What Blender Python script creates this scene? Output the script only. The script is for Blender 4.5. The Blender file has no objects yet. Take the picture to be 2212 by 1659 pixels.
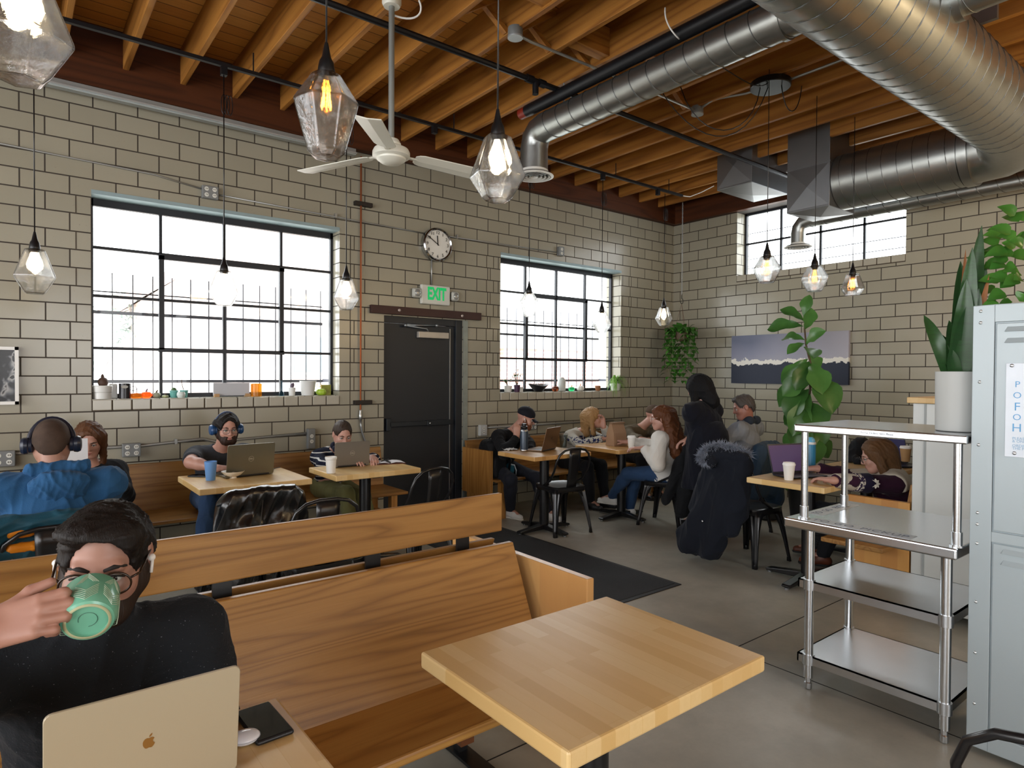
import bpy, bmesh, math, random
import numpy as np
from mathutils import Vector, Matrix
random.seed(7); rng = np.random.default_rng(7)
D = bpy.data; SC = bpy.context.scene; COL = SC.collection
PI = math.pi
V = lambda *a: Vector(a)

# ------------------------------------------------------------------ camera
F_PX, YAW, PITCH, ROLL, CAMH = 1379.54, 0.904868, 0.0154096, -0.0058451, 1.48
YA, XB = 5.75, 7.43            # inner faces of the left wall and the right wall
def _axes():
    cy, sy, cp, sp = math.cos(YAW), math.sin(YAW), math.cos(PITCH), math.sin(PITCH)
    fw = V(cy*cp, sy*cp, -sp); rt = V(sy, -cy, 0); dn = fw.cross(rt)
    cr, sr = math.cos(ROLL), math.sin(ROLL)
    return rt*cr+dn*sr, -rt*sr+dn*cr, fw
AR, AD, AF = _axes()
CAM = V(0, 0, CAMH)
def ray(x, y): return AR*(x-1106)+AD*(y-829.5)+AF*F_PX
def atz(x, y, z): r = ray(x, y); return CAM+r*((z-CAMH)/r.z)
def aty(x, y, Y): r = ray(x, y); return CAM+r*(Y/r.y)
def atx(x, y, X): r = ray(x, y); return CAM+r*(X/r.x)
cam = D.objects.new('camera', D.cameras.new('camera')); COL.objects.link(cam)
cam.matrix_world = Matrix((( AR.x, -AD.x, -AF.x, 0), (AR.y, -AD.y, -AF.y, 0), (AR.z, -AD.z, -AF.z, CAMH), (0, 0, 0, 1)))
cam.data.sensor_width = 36; cam.data.lens = F_PX/2212*36; cam.data.clip_start = 0.02; cam.data.clip_end = 300
SC.camera = cam

# ------------------------------------------------------------------ materials
def lin(c):
    if isinstance(c, str):
        c = [int(c[i:i+2], 16)/255 for i in (0, 2, 4)]
        c = [x/12.92 if x <= .04045 else ((x+.055)/1.055)**2.4 for x in c]
    return (*c[:3], 1.0)
class N:
    def __init__(s, name):
        s.m = D.materials.new(name); s.m.use_nodes = True; s.t = s.m.node_tree; s.t.nodes.clear()
        s.out = s.n('ShaderNodeOutputMaterial')
    def n(s, typ, **kw):
        nd = s.t.nodes.new(typ)
        for k, v in kw.items():
            if k.startswith('i_'):
                nd.inputs[k[2:].replace('_', ' ')].default_value = v
            else: setattr(nd, k, v)
        return nd
    def l(s, a, b): s.t.links.new(a, b); return s
    def math(s, op, a, b=None, c=None):
        nd = s.n('ShaderNodeMath', operation=op)
        for i, v in enumerate((a, b, c)):
            if v is None: continue
            if isinstance(v, (int, float)): nd.inputs[i].default_value = v
            else: s.l(v, nd.inputs[i])
        return nd.outputs[0]
    def mix(s, fac, a, b, blend='MIX'):
        nd = s.n('ShaderNodeMix', data_type='RGBA', blend_type=blend)
        for i, v in ((0, fac), (6, a), (7, b)):
            if isinstance(v, (int, float)): nd.inputs[i].default_value = v
            elif isinstance(v, (tuple, str, list)): nd.inputs[i].default_value = lin(v)
            else: s.l(v, nd.inputs[i])
        return nd.outputs[2]
    def ramp(s, fac, stops, interp='LINEAR'):
        nd = s.n('ShaderNodeValToRGB'); cr = nd.color_ramp; cr.interpolation = interp
        while len(cr.elements) > 1: cr.elements.remove(cr.elements[-1])
        for i, (p, c) in enumerate(stops):
            e = cr.elements[0] if i == 0 else cr.elements.new(p)
            e.position = p; e.color = lin(c) if not isinstance(c, (int, float)) else (c, c, c, 1)
        s.l(fac, nd.inputs[0]); return nd.outputs[0]
    def mix_hex(s, a, b, f):
        return tuple(x*(1-f)+y*f for x, y in zip(lin(a)[:3], lin(b)[:3]))
    def coord(s, scale=(1, 1, 1), rot=(0, 0, 0), loc=(0, 0, 0), kind='Object'):
        tc = s.n('ShaderNodeTexCoord'); mp = s.n('ShaderNodeMapping')
        mp.inputs['Scale'].default_value = scale; mp.inputs['Rotation'].default_value = rot; mp.inputs['Location'].default_value = loc
        s.l(tc.outputs[kind], mp.inputs[0]); return mp.outputs[0]
    def noise(s, vec, scale, detail=3, rough=.5, dist=0):
        nd = s.n('ShaderNodeTexNoise'); nd.inputs['Scale'].default_value = scale; nd.inputs['Detail'].default_value = detail
        nd.inputs['Roughness'].default_value = rough; nd.inputs['Distortion'].default_value = dist
        if vec is not None: s.l(vec, nd.inputs['Vector'])
        return nd.outputs['Fac']
    def bsdf(s, col, rough=.5, metal=0, spec=.5, bump=None, bstr=.2, bdist=.01, **kw):
        b = s.n('ShaderNodeBsdfPrincipled')
        for k, v in (('Base Color', col), ('Roughness', rough), ('Metallic', metal), ('Specular IOR Level', spec), *[(k.replace('_', ' '), v) for k, v in kw.items()]):
            if isinstance(v, (int, float)): b.inputs[k].default_value = v
            elif isinstance(v, (str, tuple, list)): b.inputs[k].default_value = lin(v)
            else: s.l(v, b.inputs[k])
        if bump is not None:
            bp = s.n('ShaderNodeBump'); bp.inputs['Strength'].default_value = bstr; bp.inputs['Distance'].default_value = bdist
            s.l(bump, bp.inputs['Height']); s.l(bp.outputs[0], b.inputs['Normal'])
        s.l(b.outputs[0], s.out.inputs[0]); s.b = b
        return s.m
_mc = {}
def mat(col, rough=.5, metal=0, var=.12, scale=8, bump=0, bscale=60, spec=.5, **kw):
    key = (col, rough, metal, var, scale, bump, bscale, spec, tuple(kw.items()))
    if key in _mc: return _mc[key]
    s = N('finish_'+str(col)); c = s.coord()
    f = s.noise(c, scale, 3); base = lin(col)
    dark = tuple(x*(1-var) for x in base[:3]); light = tuple(min(1, x*(1+var)) for x in base[:3])
    cc = s.mix(f, dark, light)
    bm_ = s.noise(c, bscale, 4, .6) if bump else None
    _mc[key] = s.bsdf(cc, rough, metal, spec, bm_, bump, .01, **kw)
    return _mc[key]
def emis(col, strength):
    s = N('glow_'+str(col)); e = s.n('ShaderNodeEmission'); e.inputs[0].default_value = lin(col); e.inputs[1].default_value = strength
    s.l(e.outputs[0], s.out.inputs[0]); return s.m
def wood(c1, c2, c3, axis=0, s1=1.0, rough=.42, strength=1.0, fine=.25, spec=.4):
    """plain sawn oak: stretched, distorted noise rings along an axis"""
    s = N('wood'); sc = [6.5*s1]*3; sc[axis] = .42*s1
    c = s.coord(tuple(sc))
    base = s.noise(c, 1.0, 2, .45, .25)
    rings = s.math('MULTIPLY', s.math('PINGPONG', s.math('MULTIPLY', base, 11.0*strength), .5), 2.0)
    sc2 = [150]*3; sc2[axis] = 3.5
    g = s.noise(s.coord(tuple(sc2)), 1.0, 3, .65)
    big = s.noise(s.coord((1.2, 1.2, 1.2)), 1.3, 2)
    col = s.ramp(rings, [(0, s.mix_hex(c2, c3, .55)), (.22, c2), (.7, c1), (1, c1)])
    col = s.mix(s.math('MULTIPLY', s.math('SUBTRACT', 1.0, g), fine*2), col, c3)
    col = s.mix(s.math('MULTIPLY', big, .45), col, c2)
    return s.bsdf(col, rough, 0, spec, g, .12, .003)
def butcher(axis=1, c=('d3ae72', 'dab980', 'c9a365', 'e0c592'), end=False, rough=.33, sw=.042, sl=.42):
    """maple staves of mixed tone running along an axis"""
    s = N('butcher_block'); tc = s.n('ShaderNodeTexCoord'); sp = s.n('ShaderNodeSeparateXYZ'); s.l(tc.outputs['Object'], sp.inputs[0])
    a, b = (sp.outputs[1], sp.outputs[0]) if axis == 1 else (sp.outputs[0], sp.outputs[1])
    cb = s.n('ShaderNodeCombineXYZ'); s.l(s.math('ADD', a, 20), cb.inputs[0]); s.l(s.math('ADD', b, 20), cb.inputs[1])
    br = s.n('ShaderNodeTexBrick'); br.offset = .37; br.squash = 1
    s.l(cb.outputs[0], br.inputs['Vector'])
    for k, v in (('Scale', 1), ('Mortar Size', .0008), ('Mortar Smooth', .3), ('Brick Width', sl), ('Row Height', sw)): br.inputs[k].default_value = v
    br.inputs['Color1'].default_value = (0, 0, 0, 1); br.inputs['Color2'].default_value = (1, 1, 1, 1); br.inputs['Mortar'].default_value = (.3, .3, .3, 1)
    col = s.ramp(br.outputs['Color'], [(0, c[2]), (.35, c[0]), (.7, c[1]), (1, c[3])])
    sc = [70]*3; sc[axis] = 5
    g = s.noise(s.coord(tuple(sc)), 1, 4, .6, .4)
    col = s.mix(s.math('MULTIPLY', g, .45), col, c[2])
    blot = s.noise(s.coord((5, 5, 5)), 1, 2)
    col = s.mix(s.math('MULTIPLY', blot, .25), col, c[3])
    rg = s.math('ADD', s.math('MULTIPLY', g, .15), rough-.05)
    return s.bsdf(col, rg, 0, .45, g, .05, .002)

# ------------------------------------------------------------------ mesh builder
class MB:
    def __init__(s): s.v = []; s.f = []; s.mi = []; s.cur = 0
    def add(s, vs, fs):
        o = len(s.v); s.v += [tuple(p) for p in vs]; s.f += [tuple(i+o for i in f) for f in fs]; s.mi += [s.cur]*len(fs); return s
    def box(s, x0, x1, y0, y1, z0, z1, M=None):
        vs = [V(x, y, z) for x in (x0, x1) for y in (y0, y1) for z in (z0, z1)]
        if M is not None: vs = [M@p for p in vs]
        return s.add(vs, [(0, 1, 3, 2), (4, 6, 7, 5), (0, 4, 5, 1), (2, 3, 7, 6), (0, 2, 6, 4), (1, 5, 7, 3)])
    def obox(s, c, size, rz=0, M=None):
        R = Matrix.Translation(c)@Matrix.Rotation(rz, 4, 'Z')
        if M is not None: R = Matrix.Translation(c)@M
        a, b, d = [x/2 for x in size]; return s.box(-a, a, -b, b, -d, d, R)
    def tube(s, pts, r, n=10, cap=True, flat=None):
        pts = [Vector(p) for p in pts]; m = len(pts)
        rs = r if isinstance(r, (list, tuple)) else [r]*m
        t0 = (pts[1]-pts[0]).normalized(); up = V(0, 0, 1) if abs(t0.z) < .9 else V(1, 0, 0)
        u = t0.cross(up).normalized(); vs = []
        for i, p in enumerate(pts):
            if i == 0: t = pts[1]-p
            elif i == m-1: t = p-pts[i-1]
            else: t = (pts[i+1]-p).normalized()+(p-pts[i-1]).normalized()
            t.normalize(); u = (u-t*u.dot(t)).normalized(); w = t.cross(u)
            k = 1.0
            if 0 < i < m-1:
                cs = max(.35, t.dot((pts[i+1]-p).normalized())); k = 1/cs if cs > .35 else 1.4
            for j in range(n):
                a = 2*PI*j/n; vs.append(p+(u*math.cos(a)+w*math.sin(a)*(flat or 1))*rs[i])
        fs = [(i*n+j, i*n+(j+1) % n, (i+1)*n+(j+1) % n, (i+1)*n+j) for i in range(m-1) for j in range(n)]
        if cap: fs += [tuple(range(n))[::-1], tuple(range((m-1)*n, m*n))]
        return s.add(vs, fs)
    def lathe(s, prof, n=24, c=(0, 0, 0), M=None, sx=1, sy=1, cap=True):
        c = Vector(c); vs = []; m = len(prof)
        for r, z in prof:
            for j in range(n):
                a = 2*PI*j/n; p = V(r*math.cos(a)*sx, r*math.sin(a)*sy, z)
                if M is not None: p = M@p
                vs.append(p+c)
        fs = [(i*n+j, i*n+(j+1) % n, (i+1)*n+(j+1) % n, (i+1)*n+j) for i in range(m-1) for j in range(n)]
        if cap and prof[0][0] > 1e-6: fs.append(tuple(range(n))[::-1])
        if cap and prof[-1][0] > 1e-6: fs.append(tuple(range((m-1)*n, m*n)))
        return s.add(vs, fs)
    def prism(s, poly, h0, h1, axis=2, M=None):
        """2D polygon extruded along axis (0: poly=(y,z), 1: poly=(x,z), 2: poly=(x,y))"""
        n = len(poly); vs = []
        for h in (h0, h1):
            for a, b in poly:
                p = V(h, a, b) if axis == 0 else V(a, h, b) if axis == 1 else V(a, b, h)
                vs.append(M@p if M is not None else p)
        return s.add(vs, [tuple(range(n))[::-1], tuple(range(n, 2*n))]+[(i, (i+1) % n, n+(i+1) % n, n+i) for i in range(n)])
    def ball(s, c, r, nu=14, nv=9, M=None):
        r = r if isinstance(r, (tuple, list)) else (r, r, r); prof = []
        c = Vector(c); vs = []; fs = []
        for i in range(nv+1):
            th = PI*i/nv
            for j in range(nu):
                a = 2*PI*j/nu; p = V(r[0]*math.sin(th)*math.cos(a), r[1]*math.sin(th)*math.sin(a), -r[2]*math.cos(th))
                vs.append((M@p if M is not None else p)+c)
        fs = [(i*nu+j, i*nu+(j+1) % nu, (i+1)*nu+(j+1) % nu, (i+1)*nu+j) for i in range(nv) for j in range(nu)]
        return s.add(vs, fs)
    def grid(s, P):
        """P[i][j] points -> surface"""
        a, b = len(P), len(P[0]); return s.add([p for r in P for p in r], [(i*b+j, i*b+j+1, (i+1)*b+j+1, (i+1)*b+j) for i in range(a-1) for j in range(b-1)])
    def build(s, name, m, parent=None, smooth=False, bevel=0, solid=0, local=False, seg=2, sub=0, kind=None):
        me = D.meshes.new(name); vs = s.v; off = (0., 0., 0.)
        if parent is not None and not local:
            off = parent.get('_o', None)
            off = Vector(off) if off is not None else V(0, 0, 0)
            vs = [(p[0]-off.x, p[1]-off.y, p[2]-off.z) for p in vs]
        me.from_pydata([tuple(p) for p in vs], [], s.f)
        ms = m if isinstance(m, (list, tuple)) else [m]
        for q in ms: me.materials.append(q)
        if len(ms) > 1: me.polygons.foreach_set('material_index', s.mi)
        bm = bmesh.new(); bm.from_mesh(me); bmesh.ops.remove_doubles(bm, verts=bm.verts, dist=1e-6)
        bmesh.ops.recalc_face_normals(bm, faces=bm.faces)
        bm.to_mesh(me); bm.free()
        if smooth: me.polygons.foreach_set('use_smooth', [True]*len(me.polygons))
        me.update()
        o = D.objects.new(name, me); COL.objects.link(o)
        o['_o'] = tuple(off)
        if parent is not None: o.parent = parent
        if kind: o['kind'] = kind
        if solid: md = o.modifiers.new('solid', 'SOLIDIFY'); md.thickness = solid; md.offset = 0
        if sub: md = o.modifiers.new('sub', 'SUBSURF'); md.levels = md.render_levels = sub
        if bevel: md = o.modifiers.new('bevel', 'BEVEL'); md.width = bevel; md.segments = seg; md.limit_method = 'ANGLE'; md.angle_limit = .6; md.use_clamp_overlap = True
        if smooth == 'auto':
            me.set_sharp_from_angle(angle=.6)
        return o
def tag(o, label=None, cat=None, group=None, kind=None):
    if label: o['label'] = label
    if cat: o['category'] = cat
    if group: o['group'] = group
    if kind: o['kind'] = kind
    return o
def thing(name, label, cat, loc=(0, 0, 0), rz=0, group=None, local=False):
    """an Empty at the base of a thing; parts given in world coordinates unless local"""
    o = D.objects.new(name, None); COL.objects.link(o); o.location = loc; o.rotation_euler = (0, 0, rz); o.empty_display_size = .1
    o['_o'] = (0., 0., 0.) if local else tuple(float(x) for x in loc)
    return tag(o, label, cat, group)
def kids(o): return [c for c in D.objects if c.parent == o]
def dup(o, loc=None, rz=None, label=None, group=None, parent=None):
    c = o.copy(); COL.objects.link(c)
    if parent is not None: c.parent = parent
    if loc is not None: c.location = loc
    if rz is not None: c.rotation_euler = (0, 0, rz)
    if label: c['label'] = label
    if group: c['group'] = group
    for ch in kids(o): dup(ch, parent=c)
    return c
def text(name, body, size, m, parent, M, depth=.001, align='CENTER', spacing=1.0, offset=0.0):
    cu = D.curves.new(name, 'FONT'); cu.body = body; cu.size = size; cu.align_x = align; cu.align_y = 'CENTER'; cu.extrude = depth; cu.space_character = spacing; cu.offset = offset
    cu.resolution_u = 3
    t = D.objects.new('t', cu); COL.objects.link(t)
    me = D.meshes.new_from_object(t.evaluated_get(bpy.context.evaluated_depsgraph_get()))
    D.objects.remove(t); D.curves.remove(cu)
    me.transform(M); me.materials.clear(); me.materials.append(m)
    o = D.objects.new(name, me); COL.objects.link(o); o.parent = parent
    return o
def face_m(pos, right, up):
    """matrix placing text: local x->right, y->up"""
    r = Vector(right).normalized(); u = Vector(up).normalized(); w = r.cross(u)
    return Matrix(((r.x, u.x, w.x, pos[0]), (r.y, u.y, w.y, pos[1]), (r.z, u.z, w.z, pos[2]), (0, 0, 0, 1)))
def bez(p0, p1, p2, p3, n=12):
    p0, p1, p2, p3 = map(Vector, (p0, p1, p2, p3)); return [p0*(1-t)**3+p1*3*t*(1-t)**2+p2*3*t*t*(1-t)+p3*t**3 for t in [i/n for i in range(n+1)]]
def clean():
    for o in D.objects:
        if '_o' in o: del o['_o']

# ------------------------------------------------------------------ shared materials
OAK = wood('a97c42', '936733', '674720', 0, 1.0, .40)
OAK_FG = wood('ad7f43', '976a34', '694822', 0, .9, .40, 1.5)
OAKV = wood('bd8b4b', 'a9763a', '805222', 2, 1.1, .42, .7)
OAKY = wood('a9783e', '94632f', '68421c', 1, 1.0, .40)
OAK_EDGE = mat('c79a5c', .4, 0, .15, 20)
BLOCK = butcher(1); BLOCKX = butcher(0)
BLACK = mat('0d0d0f', .35, 0, .2, 20); BLACKM = mat('141416', .28, .0, .2, 10, spec=.6)
STEEL = mat('d2d5d8', .22, 1, .08, 3, .03, 90); STEEL2 = mat('c6c9cc', .3, 1, .1, 4)
WHITEP = mat('e8e8e4', .45, 0, .03); GREYBOX = mat('7d8080', .5, .3, .1)
CONDUIT = mat('9b9c98', .4, .6, .1)
def glassy(tint='ffffff', gloss=.06, rough=.02, fac=None, bump=0, bscale=20):
    """thin sheet glass: see-through with a fresnel sheen"""
    s = N('thin_glass'); t = s.n('ShaderNodeBsdfTransparent'); t.inputs[0].default_value = lin(tint)
    g = s.n('ShaderNodeBsdfGlossy'); g.inputs['Roughness'].default_value = rough
    lw = s.n('ShaderNodeLayerWeight'); lw.inputs[0].default_value = .5
    fa = s.math('ADD', .03, s.math('MULTIPLY', s.math('POWER', lw.outputs[1], 5), .9))
    mx = s.n('ShaderNodeMixShader'); s.l(fa, mx.inputs[0]); s.l(t.outputs[0], mx.inputs[1]); s.l(g.outputs[0], mx.inputs[2])
    if bump:
        bp = s.n('ShaderNodeBump'); bp.inputs['Strength'].default_value = bump; bp.inputs['Distance'].default_value = .01
        s.l(s.noise(s.coord(), bscale, 3), bp.inputs['Height']); s.l(bp.outputs[0], g.inputs['Normal']); s.l(bp.outputs[0], lw.inputs['Normal'])
    s.l(mx.outputs[0], s.out.inputs[0]); return s.m
PANE = glassy('f4f8f8')
# ------------------------------------------------------------------ room shell
ZC = 3.60                                   # underside of the ledger
def tile_mat(name, u0, wallx):
    """glazed blocks laid in half bond with dark mortar; phase read off the wall"""
    s = N(name); g = s.n('ShaderNodeNewGeometry'); sp = s.n('ShaderNodeSeparateXYZ'); sn = s.n('ShaderNodeSeparateXYZ')
    s.l(g.outputs['Position'], sp.inputs[0]); s.l(g.outputs['Normal'], sn.inputs[0])
    ax = s.math('GREATER_THAN', s.math('ABSOLUTE', sn.outputs[0]), .7)
    uu = s.math('ADD', s.math('MULTIPLY', sp.outputs[1], ax), s.math('MULTIPLY', sp.outputs[0], s.math('SUBTRACT', 1, ax)))
    if wallx: u = s.math('ADD', s.math('MULTIPLY', uu, -1), u0+29.35)
    else: u = s.math('ADD', uu, 29.35-u0)
    v = s.math('ADD', sp.outputs[2], 13.44-3.597)
    cb = s.n('ShaderNodeCombineXYZ'); s.l(u, cb.inputs[0]); s.l(v, cb.inputs[1])
    br = s.n('ShaderNodeTexBrick'); br.offset = .5; s.l(cb.outputs[0], br.inputs['Vector'])
    for k, q in (('Scale', 1), ('Mortar Size', .0052), ('Mortar Smooth', .15), ('Brick Width', .2935), ('Row Height', .1344), ('Bias', 0)): br.inputs[k].default_value = q
    br.inputs['Color1'].default_value = lin('9b9685'); br.inputs['Color2'].default_value = lin('a39e8d'); br.inputs['Mortar'].default_value = lin('372f26')
    n1 = s.noise(s.coord((1, 1, 1)), 1.1, 3); col = s.mix(s.math('MULTIPLY', n1, .35), br.outputs[0], 'b8b6a8', 'MULTIPLY')
    sp2 = s.noise(s.coord((1, 1, 1)), 55, 4, .7); col = s.mix(s.math('MULTIPLY', s.math('LESS_THAN', sp2, .3), .5), col, '6b6455')
    rg = s.math('ADD', s.math('MULTIPLY', br.outputs['Fac'], .5), s.math('ADD', .17, s.math('MULTIPLY', n1, .12)))
    wob = s.noise(s.coord((1, 1, 1)), 7, 2)
    h = s.math('ADD', s.math('MULTIPLY', br.outputs['Fac'], -1.0), s.math('MULTIPLY', wob, .5))
    return s.bsdf(col, rg, 0, .5, h, .25, .006)
TILE_A = tile_mat('glazed_block_left', .204, False)
TILE_B = tile_mat('glazed_block_right', 5.485, True)
MORTAR = mat('4a4136', .9)
W1 = (.485, 2.443, 1.272, 2.85); W2 = (4.345, 6.337, 1.272, 2.85); W3 = (2.752, 4.746, 2.775, 3.60)
DR = (2.905, 3.842, 0, 2.055)
def wall_mesh(lo, hi, ztop, openings, put, th):
    mb = MB(); xs = lo
    ops = sorted(openings)
    for (a, b, z0, z1) in ops:
        if a > xs: put(mb, xs, a, 0, ztop, th)
        if z0 > 0: put(mb, a, b, 0, z0, th)
        if z1 < ztop: put(mb, a, b, z1, ztop, th)
        xs = b
    if hi > xs: put(mb, xs, hi, 0, ztop, th)
    return mb
ZT = 4.0
putA = lambda mb, a, b, z0, z1, th: mb.box(a, b, YA, YA+th, z0, z1)
putB = lambda mb, a, b, z0, z1, th: mb.box(XB, XB+th, a, b, z0, z1)
wl = wall_mesh(-4.6, XB+.3, ZT, [W1, DR, W2], putA, .26).build('wall_left', TILE_A, kind='structure')
wr = wall_mesh(-5.2, YA, ZT, [W3], putB, .28).build('wall_right', TILE_B, kind='structure')
# unseen sides of the room, with street windows that light it from behind the viewer
PLAS = mat('e2ddd2', .8)
wall_mesh(-4.6, XB, ZT, [(.0, 3.4, .6, 3.0)], lambda mb, a, b, z0, z1, th: mb.box(a, b, -5.2-th, -5.2, z0, z1), .2).build('wall_back', PLAS, kind='structure')
wall_mesh(-5.2, YA, ZT, [(-4.6, .3, .3, 3.5), (.7, 5.4, .3, 3.5)], lambda mb, a, b, z0, z1, th: mb.box(-4.6-th, -4.6, a, b, z0, z1), .2).build('wall_near', PLAS, kind='structure')
# narrow closure joints beside the openings
mb = MB()
def jointA(x, k, w=.008):
    z1 = 3.597-.1344*k; mb.box(x-w/2, x+w/2, YA-.0012, YA+.001, z1-.1344, z1)
for k in range(6, 18):
    if k % 2 == 0:
        jointA(.389, k); jointA(4.15, k); jointA(4.245, k); jointA(6.49, k); jointA(6.535, k)
    else: jointA(2.55, k); jointA(4.20, k)
    jointA(W1[0]-.002, k, .005); jointA(2.70 if k % 2 else 2.59, k)
def jointB(y, k, w=.008):
    z1 = 3.597-.1344*k; mb.box(XB-.0012, XB+.001, y-w/2, y+w/2, z1-.1344, z1)
for k in range(0, 6):
    if k % 2 == 0: jointB(4.846, k)
mb.build('mortar_joints', MORTAR, wl)
# sills: a course of small square tiles along the front, white glazed top
def sill(nm, x0, x1, n, axis):
    SILLT = mat('aaa596', .18, 0, .08, 5); mb = MB(); w = (x1-x0)/n
    for i in range(n):
        a, b = x0+i*w+.004, x0+(i+1)*w-.004
        if axis == 0: mb.box(a, b, YA-.012, YA+.19, 1.186, 1.268)
        else: mb.box(XB-.006, XB+.2, a, b, 2.70, 2.772)
    o = mb.build(nm, SILLT, smooth=False, bevel=.006, kind='structure')
    g = MB(); (g.box(x0, x1, YA-.004, YA+.19, 1.18, 1.262) if axis == 0 else g.box(XB-.002, XB+.2, x0, x1, 2.69, 2.768)); g.build('grout', MORTAR, o)
sill('trim_1', W1[0], W1[1], 15, 0); sill('trim_2', W2[0], W2[1], 15, 0); sill('trim_3', W3[0], W3[1], 14, 1)
# steel lintels over the windows
for i, w in ((4, W1), (5, W2)):
    MB().box(w[0]-.0, w[1]+.0, YA-.006, YA+.2, w[3]-.03, w[3]).build('trim_%d' % i, mat('8fa3a8', .5, .3), kind='structure')
# floor
s = N('polished_concrete'); c = s.coord(); n1 = s.noise(c, .9, 5, .6); n2 = s.noise(c, 6, 5, .65); n3 = s.noise(c, 60, 3)
col = s.ramp(n1, [(.3, '8a8980'), (.5, 'b0ada0'), (.62, 'c2beb0'), (.8, 'cecabc')])
col = s.mix(s.math('MULTIPLY', n2, .55), col, '86847a'); col = s.mix(s.math('MULTIPLY', n3, .2), col, '80796a')
fl_m = s.bsdf(col, s.math('ADD', .26, s.math('MULTIPLY', n2, .25)), 0, .5, n3, .03, .002)
flo = MB().box(-4.6, XB+.3, -5.2, YA+.26, -.2, 0).build('floor', fl_m, kind='structure')
mb = MB()
mb.box(-4.6, XB, 1.953, 1.959, -.01, .0008); mb.box(-.6, -.594, -5.2, YA, -.01, .0008); mb.box(3.05, 3.056, -5.2, 1.955, -.01, .0008)
mb.build('control_joint', mat('1d1b18', .9), flo)
# ceiling: deck boards running along the left wall, joists across it
s = N('deck_boards'); g = s.n('ShaderNodeNewGeometry'); sp = s.n('ShaderNodeSeparateXYZ'); s.l(g.outputs['Position'], sp.inputs[0])
cb = s.n('ShaderNodeCombineXYZ'); s.l(s.math('ADD', sp.outputs[0], 20), cb.inputs[0]); s.l(s.math('ADD', sp.outputs[1], 20), cb.inputs[1])
br = s.n('ShaderNodeTexBrick'); br.offset = .37; s.l(cb.outputs[0], br.inputs['Vector'])
for k, q in (('Scale', 1), ('Mortar Size', .004), ('Brick Width', 2.6), ('Row Height', .14)): br.inputs[k].default_value = q
br.inputs['Color1'].default_value = lin('c07a2e'); br.inputs['Color2'].default_value = lin('d89a46'); br.inputs['Mortar'].default_value = lin('1f0f05')
gr = s.noise(s.coord((1.5, 30, 30)), 1, 3, .6, .5); col = s.mix(s.math('MULTIPLY', gr, .5), br.outputs[0], '84531f')
DECK = s.bsdf(col, .6, 0, .3, gr, .1, .004)
ceil = MB().box(-4.6, XB+.3, -5.2, YA+.26, 4.06, 4.2).build('ceiling', DECK, kind='structure')
JOIST = wood('b9803a', '9c662b', '5f3b17', 1, .8, .55, .6, .3, .3)
JX = [.705+.394*(i-2) for i in range(-9, 20)]
JZ = 3.78
for x in JX:
    if x > XB-.1: continue
    MB().box(x-.02, x+.02, -5.2, YA-.06, JZ, 4.06).build('joist', JOIST, ceil, bevel=.003, seg=1)
LEDG = wood('5a2f14', '4a250f', '2c1507', 0, .8, .5, .7, .3, .3)
MB().box(-4.6, XB, YA-.07, YA-.0, ZC, 4.058).build('ledger', LEDG, ceil)
MB().box(XB-.07, XB, -5.2, YA-.07, ZC, 4.058).build('ledger', wood('5a2f14', '4a250f', '2c1507', 1, .8, .5, .7, .3, .3), ceil)
# blocking and cross-bridging between joists
BLK = wood('bb8038', 'a0682c', '6a4016', 0, 1, .55, .7, .3, .3)
for i, y, z0, h in ((7, 3.25, 3.80, .2), (8, 3.05, 3.80, .06), (10, 3.3, 3.8, .2), (9, 2.2, 3.8, .22), (11, 3.1, 3.80, .06), (6, 3.15, 3.8, .06), (4, 1.9, 3.8, .2)):
    a, b = JX[i+7]+.02, JX[i+7]+.394-.02
    MB().box(a, b, y-.045, y+.045, z0, z0+h).build('blocking', BLK, ceil)
for i in (8, 9, 10, 11, 12, 13):
    a = JX[i+7]+.02; b = a+.354
    for (p, q) in (((a, 3.42, JZ+.02), (b, 3.42, 4.04)), ((a, 3.47, 4.04), (b, 3.47, JZ+.02))):
        d = Vector(q)-Vector(p); L = d.length
        M = Matrix.Translation((Vector(p)+Vector(q))/2)@Matrix.Rotation(-math.atan2(d.z, d.x), 4, 'Y')
        MB().box(-L/2, L/2, -.02, .02, -.018, .018, M).build('bridging', BLK, ceil)
MB().box(6.3, 7.0, 3.6, 4.4, 4.05, 4.062).build('access_panel', mat('c9a37d', .7), ceil)

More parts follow.
